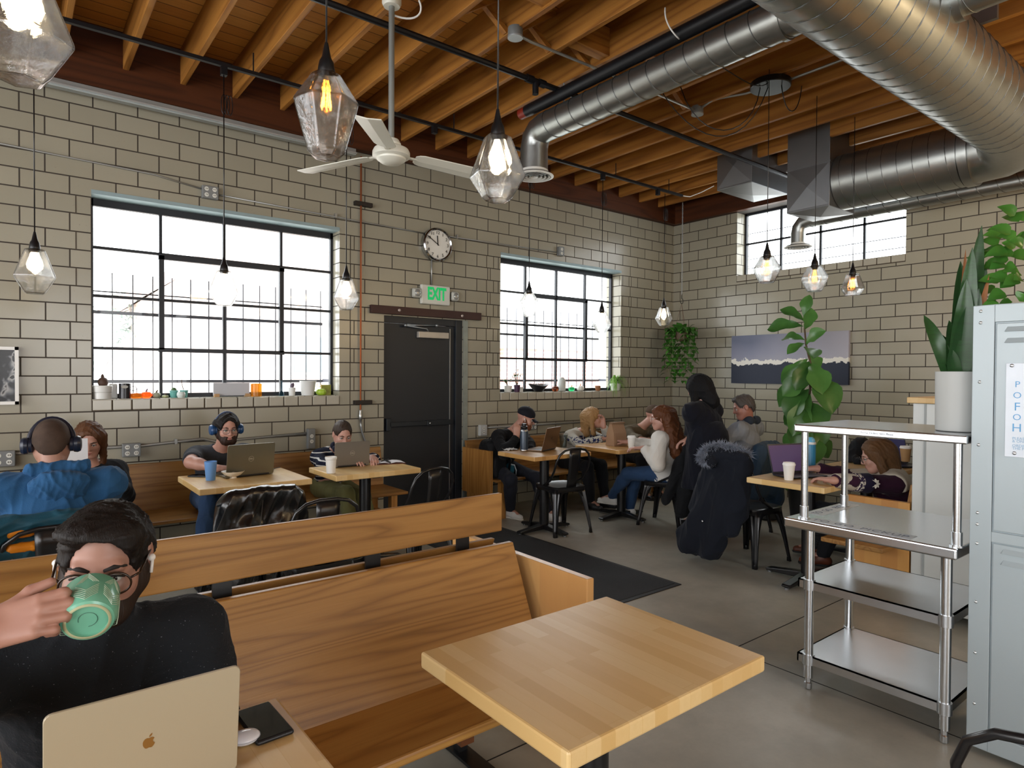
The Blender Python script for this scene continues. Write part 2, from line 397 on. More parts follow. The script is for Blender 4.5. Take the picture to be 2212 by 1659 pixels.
# ------------------------------------------------------------------ windows
FRM = mat('23262c', .45, .3, .15)
def window(nm, x0, x1, z0, z1, y, vent=True):
    root = thing(nm, None, None, ((x0+x1)/2, y, z0)); root['kind'] = 'structure'
    w = x1-x0; h = z1-z0
    xs = [x0+w*i/4 for i in range(5)]; zs = [z0+.02, z0+.393, z0+.80, z0+1.175, z1-.02]
    f = MB()
    f.box(x0, x1, y-.02, y+.02, z0-.004, z0+.035); f.box(x0, x1, y-.02, y+.02, z1-.055, z1)
    f.box(x0, x0+.025, y-.02, y+.02, z0, z1); f.box(x1-.025, x1, y-.02, y+.02, z0, z1)
    f.build('window_frame', FRM, root)
    b = MB()
    for i in (1, 2, 3): b.box(xs[i]-.011, xs[i]+.011, y-.016, y+.016, z0, z1)
    for j in (1, 2, 3): b.box(x0, x1, y-.016, y+.016, zs[j]-.011, zs[j]+.011)
    b.build('glazing_bar', FRM, root)
    v = MB(); a, c, p, q = xs[1], xs[3], zs[1], zs[3]
    v.box(a-.02, c+.02, y-.04, y+.0, p-.02, p+.014); v.box(a-.02, c+.02, y-.04, y+.0, q-.045, q-.012)
    v.box(a-.016, a+.022, y-.04, y, p, q); v.box(c-.022, c+.016, y-.04, y, p, q)
    vs_ = v.build('vent_sash', FRM, root)
    MB().box((a+c)/2-.02, (a+c)/2+.02, y-.07, y-.03, q-.05, q-.015).build('latch', FRM, vs_)
    for i in range(4):
        for j in range(4):
            MB().add([(xs[i]+.01, y, zs[j]+.009), (xs[i+1]-.01, y, zs[j]+.009), (xs[i+1]-.01, y, zs[j+1]-.009), (xs[i]+.01, y, zs[j+1]-.009)], [(0, 1, 2, 3)]).build('pane', PANE, root)
    return root
window('window_1', W1[0], W1[1], 1.272, 2.82, 5.925); window('window_2', W2[0], W2[1], 1.272, 2.82, 5.925)
root = thing('window_3', None, None, (7.63, 3.75, 2.775)); root['kind'] = 'structure'
f = MB(); y0, y1 = W3[0], W3[1]; X_ = 7.63
f.box(X_-.02, X_+.02, y0, y1, 2.772, 2.80); f.box(X_-.02, X_+.02, y0, y1, 3.57, 3.6); f.box(X_-.02, X_+.02, y0, y0+.025, 2.775, 3.6); f.box(X_-.02, X_+.02, y1-.025, y1, 2.775, 3.6)
f.build('window_frame', FRM, root); b = MB()
ys = [y0+(y1-y0)*i/4 for i in range(5)]
for i in (1, 2, 3): b.box(X_-.014, X_+.014, ys[i]-.012, ys[i]+.012, 2.775, 3.6)
b.box(X_-.014, X_+.014, y0, y1, 3.19, 3.212); b.build('glazing_bar', FRM, root)
for i in range(4):
    for (p, q) in ((2.80, 3.19), (3.212, 3.57)):
        MB().add([(X_, ys[i]+.01, p-.003), (X_, ys[i+1]-.01, p-.003), (X_, ys[i+1]-.01, q+.003), (X_, ys[i]+.01, q+.003)], [(0, 1, 2, 3)]).build('pane', PANE, root)
# security bars outside
BAR = mat('8a8c98', .6, .0)  # paler than dark bars: the washing-out window glare is put into their colour
def grille(x0, x1, nm, label, y=6.22):
    g = thing(nm, label, 'window bars', ((x0+x1)/2, y, 1.2), group=None); v = MB(); h = MB()
    n = int((x1-x0)/.148)
    for i in range(n+1): v.box(x0+i*.148-.0045, x0+i*.148+.0045, y-.0045, y+.0045, 1.05, 2.3)
    for z in (2.14, ): h.box(x0, x1, y-.005, y+.005, z-.005, z+.005)
    for z in (1.97, 1.40): h.box(x0, x1, y-.012, y+.012, z-.013, z+.013)
    h.box(x0-.02, x0, y-.01, YA+.26, 1.39, 1.42); h.box(x1, x1+.02, y-.01, YA+.26, 1.39, 1.42)
    v.build('upright_bars', BAR, g); h.build('cross_rail', mat('4a4c58', .6), g)
grille(.52, 2.46, 'security_grille', 'dark security bars outside the large window left of the door')
grille(4.36, 6.4, 'security_grille', 'dark security bars outside the window right of the door')
g = thing('security_grille', 'thin security bars outside the high window under the duct', 'window bars', (7.75, 3.75, 2.7)); v = MB()
for z in (2.9, 3.02, 3.36): v.box(7.75, 7.76, 2.7, 4.8, z, z+.008)
v.box(7.71, 7.76, 2.70, 2.72, 2.8, 3.5); v.box(7.71, 7.76, 4.78, 4.80, 2.8, 3.5); v.build('cross_rail', BAR, g)

# ------------------------------------------------------------------ door
root = thing('door_1', None, None, (3.3, 5.82, 0)); root['kind'] = 'structure'
DK = mat('1b2026', .45, .1, .15, 3)
MB().box(2.915, 3.705, 5.80, 5.845, .01, 1.985).build('door_leaf', DK, root, bevel=.003)
f = MB(); f.box(2.9, 3.85, 5.775, 5.9, 1.988, 2.06); f.box(3.712, 3.845, 5.80, 5.9, 0, 1.99); f.box(3.76, 3.845, 5.765, 5.81, 0, 2.055); f.box(2.895, 2.913, 5.76, 5.9, 0, 2.0)
f.build('door_frame', DK, root, bevel=.003)
MB().box(3.843, 3.90, 5.742, 5.78, 0, 2.055).build('corner_angle', mat('8d9590', .5, .5, .2, 20), root)
MB().box(3.700, 3.708, 5.792, 5.80, .02, 1.96).build('hinge', mat('aeb4b8', .35, .9), root)
c = MB(); c.box(3.30, 3.665, 5.75, 5.80, 1.85, 1.915); cl = c.build('door_closer', mat('b3aca0', .4, .3), root, bevel=.006)
c = MB(); c.tube([(3.42, 5.765, 1.915), (3.40, 5.765, 1.945), (3.14, 5.74, 1.965)], .008); c.tube([(3.14, 5.74, 1.97), (3.52, 5.765, 1.985)], .008); c.ball((3.14, 5.74, 1.967), .016); c.ball((3.52, 5.765, 1.985), .018)
c.build('closer_arm', mat('9aa0a2', .35, .8), cl, smooth=True)
p = MB(); p.box(2.97, 3.40, 5.745, 5.775, .945, .99); p.box(3.40, 3.69, 5.742, 5.795, .94, .995); p.box(2.935, 2.985, 5.745, 5.80, .905, 1.03)
pb = p.build('push_bar', mat('33383d', .35, .6), root, bevel=.004); MB().ball((3.43, 5.741, .965), .01).build('lock_cylinder', STEEL, pb, smooth=True)
# lintel beam above the door
lb = tag(MB().box(2.749, 4.053, YA-.045, YA, 2.066, 2.146).build('trim_6', mat('3a211d', .5, .2, .2), bevel=.003), kind='structure')
MB().ball((3.05, YA-.047, 2.11), (.016, .008, .016)).ball((3.80, YA-.047, 2.10), (.016, .008, .016)).build('bolt', mat('b9aba5', .4, .6), lb, smooth=True)
# ------------------------------------------------------------------ ducts
s = N('galvanised'); c = s.coord((1, 1, 1)); n1 = s.noise(c, 3, 4, .6); n2 = s.noise(c, 45, 3)
GALV = s.bsdf(s.mix(n1, '8f9290', 'b4b6b3'), s.math('ADD', .26, s.math('MULTIPLY', n2, .16)), .95, .5, n1, .08, .02)
SHEET = mat('85878a', .42, .9, .15, 3, .04, 6)
def spiral(path_a, path_b, r, pitch):
    """seam of a spiral wound duct between two points"""
    a, b = Vector(path_a), Vector(path_b); t = (b-a); L = t.length; t.normalize()
    u = t.cross(V(0, 0, 1)).normalized(); w = t.cross(u); n = int(L/pitch*20)
    return [a+t*(L*i/n)+(u*math.cos(2*PI*i/20)+w*math.sin(2*PI*i/20))*(r+.001) for i in range(n+1)]
def duct(nm, label, pts, r, seams, pitch, loc, ncap=True, n=40):
    d = thing(nm, label, 'air duct', loc); MB().tube(pts, r, n).build('duct_body', GALV, d, smooth='auto')
    for a, b in seams: MB().tube(spiral(a, b, r, pitch), .0035, 5).build('spiral_seam', mat('6b6d6c', .4, .9), d, smooth=True)
    return d
MZ = 3.40; MY = 1.49
d = duct('main_duct', 'largest galvanised spiral duct crossing the upper right corner', [(-4.5, MY, MZ), (6.0, MY, MZ), (6.3, MY+.05, MZ-.01), (6.44, MY+.19, MZ-.015), (6.47, MY+.42, MZ-.015)], .255, [((-1, MY, MZ), (5.9, MY, MZ))], .135, (3, MY, MZ))
MB().tube([(6.47, 1.86, 3.385), (6.47, 1.93, 3.385)], .275, 40).build('coupling_ring', GALV, d, smooth='auto')
for x in (.2, 2.4, 4.6): MB().box(x-.015, x+.015, MY-.262, MY+.262, MZ+.2, 4.06).build('hanger_strap', SHEET, d)
duct('branch_duct', 'galvanised spiral duct running from the big elbow to the boxy plenum', [(6.47, 1.94, 3.385), (6.47, 2.965, 3.385)], .265, [((6.47, 1.95, 3.385), (6.47, 2.96, 3.385))], .125, (6.47, 2.4, 3.385))
def diffuser(parent, x, y, z, r0, r1):
    f = MB().lathe([(r0, .05), (r0+.005, .03), (r1*.9, .012), (r1, .004), (r1, 0), (r1*.86, -.004)], 32, (x, y, z), cap=False).build('diffuser', mat('d8d6cf', .4), parent, smooth='auto')
    g = MB()
    for k in range(4):
        q = r1*(.84-.2*k); g.lathe([(q, -.004), (q-.028, .012), (q-.03, .012), (q-.004, -.006)], 32, (x, y, z), cap=False)
    g.build('louvre_ring', mat('c9c8c2', .4), f, smooth=True); MB().lathe([(r1*.85, .02), (r1*.85, .022), (0, .022)], 24, (x, y, z), cap=False).build('throat', BLACK, f)
d = duct('supply_duct', 'galvanised spiral duct with elbow and round diffuser behind the middle pendant', [(3.45, 1.70, 3.5), (3.45, 3.96, 3.5), (3.45, 4.04, 3.485), (3.45, 4.09, 3.44), (3.45, 4.11, 3.36), (3.45, 4.11, 3.17)], .115, [((3.45, 1.7, 3.5), (3.45, 3.95, 3.5))], .15, (3.45, 3, 3.5), n=28)
diffuser(d, 3.45, 4.11, 3.13, .118, .165)
p = atx(1218, 215, 3.45); MB().tube([(3.45, p.y, 3.6), (3.45, p.y, 4.05)], .006, 6).build('hanger_rod', SHEET, d, smooth=True)
MB().tube([(3.45, 1.9, 3.5), (3.45, 1.93, 3.5)], .124, 28).build('coupling_ring', GALV, d, smooth='auto')
d = duct('supply_duct', 'slim galvanised duct with elbow and diffuser in front of the high window', [(7.1, -2.0, 3.235), (7.1, 3.62, 3.235), (7.1, 3.70, 3.22), (7.1, 3.74, 3.17), (7.1, 3.75, 3.11), (7.1, 3.75, 2.99)], .078, [((7.1, .5, 3.235), (7.1, 3.6, 3.235))], .16, (7.1, 2, 3.235), n=24)
diffuser(d, 7.1, 3.75, 2.95, .08, .15)
p = aty(2050, 20, 1.27)
d = duct('branch_duct', 'short galvanised side duct leaving the biggest duct at the top right edge', [(p.x, 1.3, 3.47), (p.x, -2.0, 3.47)], .09, [((p.x, 1.2, 3.47), (p.x, -2, 3.47))], .15, (p.x, 1, 3.47), n=24)
MB().tube([(p.x, 1.33, 3.47), (p.x, 1.2, 3.47)], .112, 24).build('saddle_collar', GALV, d, smooth='auto')
def plenum(label, x0, x1, y0, y1, z0, rod=False):
    t = thing('plenum_box', label, 'air duct', ((x0+x1)/2, (y0+y1)/2, z0))
    MB().box(x0, x1, y0, y1, z0, 4.058).build('box_body', SHEET, t, bevel=.006)
    mb = MB(); cx, cy = (x0+x1)/2, (y0+y1)/2
    mb.add([(x0+.01, y0+.01, z0), (x1-.01, y0+.01, z0), (x1-.01, y1-.01, z0), (x0+.01, y1-.01, z0), (cx, cy, z0-.03)], [(0, 1, 4), (1, 2, 4), (2, 3, 4), (3, 0, 4)])
    mb.build('crossbroken_panel', SHEET, t)
    f = MB(); zc = z0+.22
    f.add([(x0-.001, y0+.01, z0+.02), (x0-.001, y1-.01, z0+.02), (x0-.001, y1-.01, zc+.2), (x0-.001, y0+.01, zc+.2), (x0-.018, cy, zc)], [(0, 1, 4), (1, 2, 4), (2, 3, 4), (3, 0, 4)])
    f.build('crossbroken_panel', SHEET, t)
    MB().box(x0-.008, x1+.008, y0-.008, y1+.008, z0+.42, z0+.435).build('seam_flange', SHEET, t)
    return t
plenum('front sheet metal plenum box that the wide duct runs into', 6.2, 6.73, 2.97, 3.40, 3.12)
plenum('rear sheet metal plenum box left of the duct plenum, under the joists', 6.1, 6.83, 3.73, 4.15, 3.50)
# ------------------------------------------------------------------ pipes and conduits
PIPE = mat('15161a', .4, .3)
t = thing('sprinkler_pipe', 'black steel pipe running left to right above the ceiling fan', 'pipe', (2, 3.73, 3.7))
MB().tube([(-4.5, 3.73, 3.7), (7.3, 3.73, 3.7)], .022, 10).build('pipe_run', PIPE, t, smooth='auto')
for x in (3.08, 3.2): MB().tube([(x-.03, 3.73, 3.7), (x+.03, 3.73, 3.7)], .03, 10).build('coupling', PIPE, t, smooth='auto')
MB().tube([(3.14, 3.73, 3.7), (3.14, 3.73, 3.6)], .024, 10).build('drop_stub', PIPE, t, smooth='auto')
t = thing('insulated_pipe', 'thick black pipe with a red end lying along the top of the slim duct', 'pipe', (3.4, 2, 3.66))
MB().tube([(3.38, -4.5, 3.66), (3.38, 4.12, 3.66)], .048, 14).build('pipe_run', PIPE, t, smooth='auto')
v = MB().tube([(3.38, 4.12, 3.66), (3.38, 4.2, 3.66)], .045, 14).build('end_cap', mat('7c2416', .4), t, smooth='auto'); v['label'] = 'red end cap'
t = thing('lighting_track', 'thin black track near the left wall carrying the pendant cords', 'track', (2, 4.8, 3.63))
MB().box(-3, 6.35, 4.785, 4.815, 3.62, 3.645).build('track_rail', PIPE, t)
for x in (-.4, 1.187, 2.9, 4.99, 5.9):
    MB().box(x-.02, x+.02, 4.78, 4.82, 3.56, 3.62).build('track_adapter', PIPE, t)
    MB().tube([(x+.2, 4.8, 3.64), (x+.2, 4.8, 3.78)], .005, 6).build('track_hanger', PIPE, t)
MB().tube([(6.33, 4.8, 3.63), (6.45, 4.76, 3.63), (6.6, 4.7, 3.7), (6.7, 4.6, 3.77)], .006, 6).build('feed_cable', WHITEP, t, smooth=True)
t = thing('wiring_channel', 'grey metal channel along the top of the left wall', 'conduit', (1, 5.66, 3.55))
MB().box(-3.5, 2.55, 5.62, 5.68, 3.515, 3.575).build('channel_body', mat('a9afaf', .35, .6), t, bevel=.004)
MB().box(-3.5, 2.55, 5.60, 5.62, 3.525, 3.535).build('channel_lip', mat('c4caca', .35, .6), t)
def cond(label, pts, r=.009, clips=(), m=None):
    t = thing('conduit', label, 'conduit', pts[0]); MB().tube(pts, r, 8).build('tube_run', m or CONDUIT, t, smooth=True)
    for q in clips: MB().obox(q, (.02, .03, .04)).build('strap_clip', CONDUIT, t)
    return t
WY = YA-.012
cond('thin pale conduit above the large left window up to the outlet box', [(-3, WY, 3.16), (.9, WY, 3.04), (1.25, WY, 2.99)], .007)
cond('thin pale conduit from the outlet box over the left window to the clock', [(1.36, WY, 2.965), (2.7, WY, 2.935), (3.38, WY, 2.92)], .007, [(2.4, WY, 2.95)])
cond('thin pale conduit from the clock to the small box above the right window', [(3.6, WY, 2.93), (4.4, WY, 2.94), (5.18, WY, 2.95)], .007, [(3.75, WY, 2.94)])
cond('short vertical conduit between the clock and the exit sign', [(3.44, WY, 2.72), (3.44, WY, 2.39)], .008)
cond('grey wall conduit running behind the headphones man at table height', [(-3, WY, .88), (.66, WY, .90), (.82, WY, .90), (1.25, WY, .93), (1.35, WY, .90), (2.12, WY, .93)], .012, [(1.05, WY, .92)])
cond('grey wall conduit under the right window behind the seated group', [(4.15, WY, .885), (4.75, WY, .885), (6.2, WY, .885)], .012)
cond('ceiling conduit joining the two round junction boxes', [(2.66, 3.372, 3.75), (2.8, 3.37, 3.74), (3.5, 3.372, 3.75), (4.65, 3.372, 3.75)], .010)
cond('bent conduit from the far junction box along a joist', [(4.66, 3.36, 3.76), (4.64, 3.2, 3.79), (4.72, 2.95, 3.775), (4.75, 2.6, 3.77), (4.75, 1.6, 3.77)], .010)
def jbox(label, p):
    t = thing('junction_box', label, 'junction box', p)
    MB().lathe([(.048, 0), (.05, .01), (.05, .06), (.048, .065)], 20, p).build('box_body', GREYBOX, t, smooth='auto')
    MB().lathe([(.051, -.006), (.052, -.002), (.052, .004)], 20, p).build('cover_plate', mat('a4a8aa', .4, .5), t, smooth='auto')
jbox('round grey junction box left of the hanger rod', (2.66, 3.372, 3.725)); jbox('round grey junction box left of the sheet metal plenum', (4.66, 3.372, 3.725))
cond('white curled cable above the fan rod', bez((1.86, 3.6, 3.70), (2.0, 3.55, 3.66), (2.05, 3.5, 3.72), (2.0, 3.5, 3.79)), .006, m=WHITEP)
cond('white cable hanging beside the slim duct', bez((3.25, 2.6, 3.79), (3.24, 2.6, 3.7), (3.25, 2.55, 3.62), (3.33, 2.55, 3.6)), .005, m=WHITEP)
# black swagged pendant leads strung under the joists
t = thing('ceiling_canopy', 'round black ceiling canopy with hanging leads left of the plenum', 'light canopy', (4.66, 2.7, 3.73))
MB().lathe([(.145, 0), (.15, .006), (.15, .045), (.14, .05)], 32, (4.66, 2.7, 3.715)).build('canopy_pan', mat('101317', .3, .2), t, smooth='auto')
for p in (bez((4.60, 2.75, 3.72), (4.58, 2.8, 3.3), (4.3, 3.1, 3.3), (4.2, 3.2, 3.77)), bez((4.58, 2.66, 3.73), (4.45, 2.7, 3.6), (4.2, 2.7, 3.7), (3.9, 2.8, 3.77)), bez((4.68, 2.62, 3.72), (4.7, 2.6, 3.45), (4.9, 2.6, 3.5), (4.95, 2.6, 3.78)), bez((4.63, 2.7, 3.72), (4.62, 2.9, 3.2), (4.35, 3.2, 3.35), (4.05, 3.3, 3.77))):
    MB().tube(p, .004, 5).build('lead', BLACK, t, smooth=True)
# ------------------------------------------------------------------ pendants
def shade_glass():
    s = N('blown_glass'); c = s.coord(); n1 = s.noise(c, 28, 4, .6, .8)
    bp = s.n('ShaderNodeBump'); bp.inputs['Strength'].default_value = .35; bp.inputs['Distance'].default_value = .006; s.l(n1, bp.inputs['Height'])
    lw = s.n('ShaderNodeLayerWeight'); lw.inputs[0].default_value = .5; s.l(bp.outputs[0], lw.inputs['Normal'])
    t = s.n('ShaderNodeBsdfTransparent'); t.inputs[0].default_value = (.90, .90, .89, 1)
    g = s.n('ShaderNodeBsdfGlossy'); g.inputs['Roughness'].default_value = .04; s.l(bp.outputs[0], g.inputs['Normal'])
    rf = s.n('ShaderNodeBsdfRefraction'); rf.inputs['IOR'].default_value = 1.4; rf.inputs['Roughness'].default_value = .0; s.l(bp.outputs[0], rf.inputs['Normal'])
    m1 = s.n('ShaderNodeMixShader'); m1.inputs[0].default_value = .5; s.l(t.outputs[0], m1.inputs[1]); s.l(rf.outputs[0], m1.inputs[2])
    fa = s.math('ADD', .05, s.math('MULTIPLY', s.math('POWER', lw.outputs[1], 3), .6))
    m2 = s.n('ShaderNodeMixShader'); s.l(fa, m2.inputs[0]); s.l(m1.outputs[0], m2.inputs[1]); s.l(g.outputs[0], m2.inputs[2])
    s.l(m2.outputs[0], s.out.inputs[0]); return s.m
SHADE = shade_glass()
BULBW = emis('ffe9c4', 14); FILA = emis('ff9a35', 26); BULBG = glassy('fff4e0'); 
PROF = {'urn': [(.020, 0), (.048, -.012), (.108, -.105), (.100, -.135), (.062, -.27), (.040, -.287), (0, -.287)],
        'gem': [(.020, 0), (.052, -.010), (.105, -.150), (.108, -.160), (.060, -.235), (.045, -.25), (0, -.25)],
        'cup': [(.020, 0), (.05, -.004), (.108, -.10), (.10, -.13), (.060, -.205), (.05, -.21), (0, -.21)],
        'bell': [(.02, 0), (.055, -.006), (.098, -.125), (.094, -.14), (.062, -.185), (.05, -.188), (0, -.188)]}
def pendant(label, pos, top, prof, sc=1.0, n=7, rot=0, lit='white', coil=False, skew=0.0):
    """pos: where the shade meets its socket; top: where the cord is fixed"""
    x, y, z = pos; t = thing('pendant_lamp', label, 'pendant lamp', pos, group='clear glass pendant lamps')
    pts = [Vector(top)+V(0, 0, 0), V(x, y, z+.09)]
    MB().tube(pts, .0032 if y < 3 else .004, 6).build('cord', BLACK, t, smooth=True)
    MB().lathe([(.006, .10), (.009, .085), (.016, .05), (.024, .035), (.028, .012), (.030, -.004), (.02, -.03), (.0, -.03)], 16, pos).build('socket', BLACK, t, smooth='auto')
    M = Matrix.Rotation(rot, 4, 'Z')@Matrix.Rotation(skew, 4, 'X')
    inner = [(max(0, r-.004), q+.003) for r, q in PROF[prof][1:]]
    pf = [(r*sc, q*sc) for r, q in PROF[prof]]
    MB().lathe(pf, n, pos, M).build('glass_shade', SHADE, t, solid=.005, bevel=.005, seg=2)
    b = MB().lathe([(.012, -.03), (.014, -.045), (.026, -.08), (.031, -.105), (.026, -.13), (.012, -.145), (0, -.148)], 14, pos)
    bl = b.build('bulb', BULBW if lit == 'white' else BULBG, t, smooth=True)
    if lit != 'white':
        f = MB()
        for k in range(7):
            a = 2*PI*k/7; f.tube([V(x+.008*math.cos(a), y+.008*math.sin(a), z-.05), V(x+.017*math.cos(a+.3), y+.017*math.sin(a+.3), z-.12)], .0016, 5)
        f.build('filament', FILA, bl)
    if coil:
        f = MB(); zz = 3.42
        for k in range(3): f.tube([V(x+.02*k+.03*math.sin(2*PI*j/14)*.6, y, zz-.06+.07*math.cos(2*PI*j/14)) for j in range(15)], .003, 5)
        f.build('cord_coil', BLACK, t, smooth=True)
    return t
p = aty(705, 157, 2.11); pendant('nearest whole pendant with a glowing orange filament, left of the fan', p, (p.x, p.y, 3.78), 'urn', 1.0, 7, .3, 'fil')
p = aty(1075, 292, 2.014); pendant('pendant with tapering crown hanging in front of the round diffuser', p, (p.x, p.y, 3.78), 'gem', 1.02, 6, .25)
p = aty(42, -65, 2.07); pendant('pendant cut off by the top left corner of the photo', p, (p.x, p.y, 3.9), 'gem', 1.12, 6, .7)
for (px, py, lab, pf, sc, rot) in ((75, 537, 'pendant low against the bare wall at the far left', 'gem', 1.08, .5), (484, 584, 'pendant hanging in front of the large left window', 'gem', 1.0, .2), (748, 601, 'pendant beside the copper pipe between window and door', 'gem', 1.0, .1),
        (1143, 630, 'left pendant in front of the window right of the door', 'urn', .85, .3), (1300, 671, 'right pendant in front of the window right of the door', 'gem', .95, .4), (1434, 662, 'pendant in the corner left of the hanging plant', 'gem', .92, .2)):
    p = aty(px, py, 4.8); pendant(lab, p, (p.x, 4.8, 3.6), pf, sc, 6, rot, 'white', True)
for (px, py, lab, pf, sc, rot, lit) in ((1657, 553, 'leftmost pendant of three below the slim duct, against the high window', 'cup', .95, .2, 'fil'), (1760, 574, 'middle pendant of three below the slim duct', 'cup', 1.0, .1, 'fil'), (1842, 592, 'rightmost pendant of three, bell shaped, against the tiled wall', 'bell', 1.0, .1, 'fil')):
    p = aty(px, py, 2.615); pendant(lab, p, (p.x, p.y, 3.78), pf, sc, 8, rot, lit)
# ------------------------------------------------------------------ ceiling fan
FW = mat('d9d8cc', .35, 0, .04)
hx, hy, hz = 1.86, 3.59, 2.83
t = thing('ceiling_fan', 'white three blade ceiling fan on a long grey rod', 'ceiling fan', (hx, hy, hz))
MB().tube([(hx, hy, hz+.06), (hx, hy, 3.80)], .018, 12).build('down_rod', mat('8d908c', .4, .4), t, smooth='auto')
MB().lathe([(.02, .10), (.045, .095), (.06, .07), (.05, .05)], 20, (hx, hy, hz)).build('rod_collar', FW, t, smooth='auto')
MB().lathe([(0, .06), (.06, .055), (.105, .035), (.115, .015), (.115, -.01), (.09, -.02), (.088, -.03), (.06, -.05), (0, -.057)], 36, (hx, hy, hz)).build('motor_housing', FW, t, smooth='auto')
MB().lathe([(.05, .0), (.06, .02), (.06, .06), (0, .06)], 20, (hx, hy, 3.74)).build('ceiling_cup', FW, t, smooth='auto')
for tip in ((652, 372, 2.76), (1052, 381, 2.76), (792, 238, 2.93)):
    e = None
    q = atz(tip[0], tip[1], hz-.03) if tip[2] < 2.9 else atz(tip[0], tip[1], hz+.0)
    if tip[2] >= 2.9: q = V(hx-.22, hy-.62, hz) if False else atz(tip[0]-0, tip[1], hz)
    d = (q-V(hx, hy, hz)); d.z = 0; L = .66; d.normalize(); n_ = V(-d.y, d.x, 0)
    tw = n_*math.cos(.17)-V(0, 0, 1)*math.sin(.17)
    o = V(hx, hy, hz)
    P = []
    for (r, w, zz) in ((.15, .035, 0), (.17, .055, -.002), (.20, .066, -.004), (.64, .076, -.03), (.66, .074, -.03)):
        P.append([o+d*r+tw*w*k+V(0, 0, zz-.006*(1-abs(k))) for k in (-1, -.5, -.12, 0, .12, .5, 1)])
    b = MB().grid(P).build('fan_blade', FW, t, solid=.006, bevel=.002)
    MB().tube([o+d*.09, o+d*.2+V(0, 0, -.004)], .018, 8, flat=.4).build('blade_arm', FW, b, smooth='auto')
# ------------------------------------------------------------------ things on the walls
t = thing('wall_clock', 'round white clock with chrome rim above the exit sign', 'clock', (3.488, YA-.03, 2.817))
M = Matrix.Rotation(PI/2, 4, 'X')
MB().lathe([(.165, -.028), (.175, -.01), (.172, .03), (.16, .042), (.148, .03)], 48, (3.488, YA-.03, 2.817), M, cap=False).build('rim', mat('b9bcc0', .15, 1), t, smooth='auto')
MB().lathe([(.155, .01), (.155, .02), (0, .02)], 48, (3.488, YA-.03, 2.817), M, cap=False).build('dial', mat('dcdad2', .5), t)
for k in range(1, 13):
    a = PI/2-k*PI/6; text('numeral', str(k), .045, BLACK, t, Matrix.Translation((.122*math.cos(a), -.023, .122*math.sin(a)))@Matrix.Rotation(PI/2, 4, 'X'))
def hand(a, L, w, nm): MB().obox((3.488+math.cos(a)*L*.4, YA-.057, 2.817+math.sin(a)*L*.4), (L, .003, w), M=Matrix.Rotation(-a, 4, 'Y')).build(nm, BLACK, t)
hand(PI/2-(11.84)*PI/6, .10, .010, 'hour_hand'); hand(PI/2-10.1*PI/6, .155, .007, 'minute_hand')
ex = thing('exit_sign', 'white exit sign with green letters and two lamp heads above the door', 'exit sign', (3.50, YA-.03, 2.29))
MB().box(3.30, 3.645, YA-.05, YA-.005, 2.195, 2.395).build('sign_box', mat('cfd0c6', .4), ex, bevel=.012)
text('lettering', 'EXIT', .175, emis('2fc06a', .75), ex, Matrix.Translation((-.02, -.022, .01))@Matrix.Rotation(PI/2, 4, 'X')@Matrix.Scale(.62, 4, (1, 0, 0)), .001, offset=.007)
for x, w in ((3.25, .05), (3.71, .045)):
    l = MB().box(x-w, x+w, YA-.06, YA-.01, 2.25, 2.35).build('lamp_head', mat('b5b6ae', .3, .1), ex, bevel=.02)
    MB().ball((x, YA-.062, 2.30), (w*.7, .012, .036)).build('lens', mat('9b9c98', .15, .3, .3, 60), l, smooth=True)
def outlet(label, x, y, z, w=.06, h=.05, gang=2, face='y', m=GREYBOX):
    t = thing('outlet_box', label, 'outlet box', (x, y, z))
    MB().box(x-w, x+w, y-.05, y, z-h, z+h).build('box_body', m, t, bevel=.005)
    for i in range(gang):
        cx = x+(i-(gang-1)/2)*.06
        for zz in (-.024, .024):
            r = MB().lathe([(0, 0), (.017, 0), (.017, -.003)], 14, (cx, y-.051, z+zz), Matrix.Rotation(PI/2, 4, 'X')).build('receptacle', mat('d9dad2', .4), t)
            sl = MB()
            for sx in (-.006, .006): sl.box(cx+sx-.0012, cx+sx+.0012, y-.0545, y-.0505, z+zz-.004, z+zz+.006)
            sl.build('slots', BLACK, r)
outlet('grey double outlet box above the large left window', 1.307, YA, 2.966, .062, .052)
outlet('grey double outlet box on the wall left of the headphones man', .738, YA, .874, .062, .052)
p = aty(8, 990, YA); outlet('grey outlet box at the far left edge behind the hoodie', p.x, YA, p.z, .065, .055)
outlet('small silver outlet box above the right window', 5.232, YA, 2.964, .04, .055, 1)
outlet('silver outlet box behind the striped sweater woman', 2.16, YA, .88, .035, .09, 1)
outlet('pale outlet box left of the man in the cap', 4.09, YA, .86, .045, .06, 1, m=mat('b9bbb8', .4))
outlet('grey double outlet between the cap man and the blonde woman', 4.80, YA, .885, .055, .052)
outlet('grey double outlet right of the blonde woman', 5.83, YA, .885, .055, .052)
t = thing('copper_pipe', 'thin copper pipe running down the wall left of the door', 'pipe', (2.645, YA-.03, 1.0))
MB().tube([(2.645, YA-.03, 3.55), (2.645, YA-.03, 1.12)], .009, 8).build('pipe_run', mat('8a4a28', .35, .7, .3, 5), t, smooth='auto')
for z in (3.1, 1.20): MB().box(2.58, 2.76, YA-.05, YA, z-.02, z+.02).build('pipe_bracket', mat('2a2420', .5, .4), t, bevel=.004)
MB().lathe([(.012, -.05), (.018, -.03), (.018, .0), (.014, .01), (.014, .04), (.01, .05)], 12, (2.645, YA-.03, 1.08)).build('valve', mat('a4a6a4', .3, .9), t, smooth='auto')
MB().tube(bez((2.645, YA-.03, 1.03), (2.66, YA-.03, .75), (2.80, YA-.04, .75), (2.82, YA-.05, .5)), .011, 8).build('flex_hose', mat('8c8f90', .35, .8), t, smooth=True)
t = thing('steel_chain', 'thin steel chain with a black hook holding the corner plant', 'chain', (7.0, 5.28, 3.6)); ch = MB()
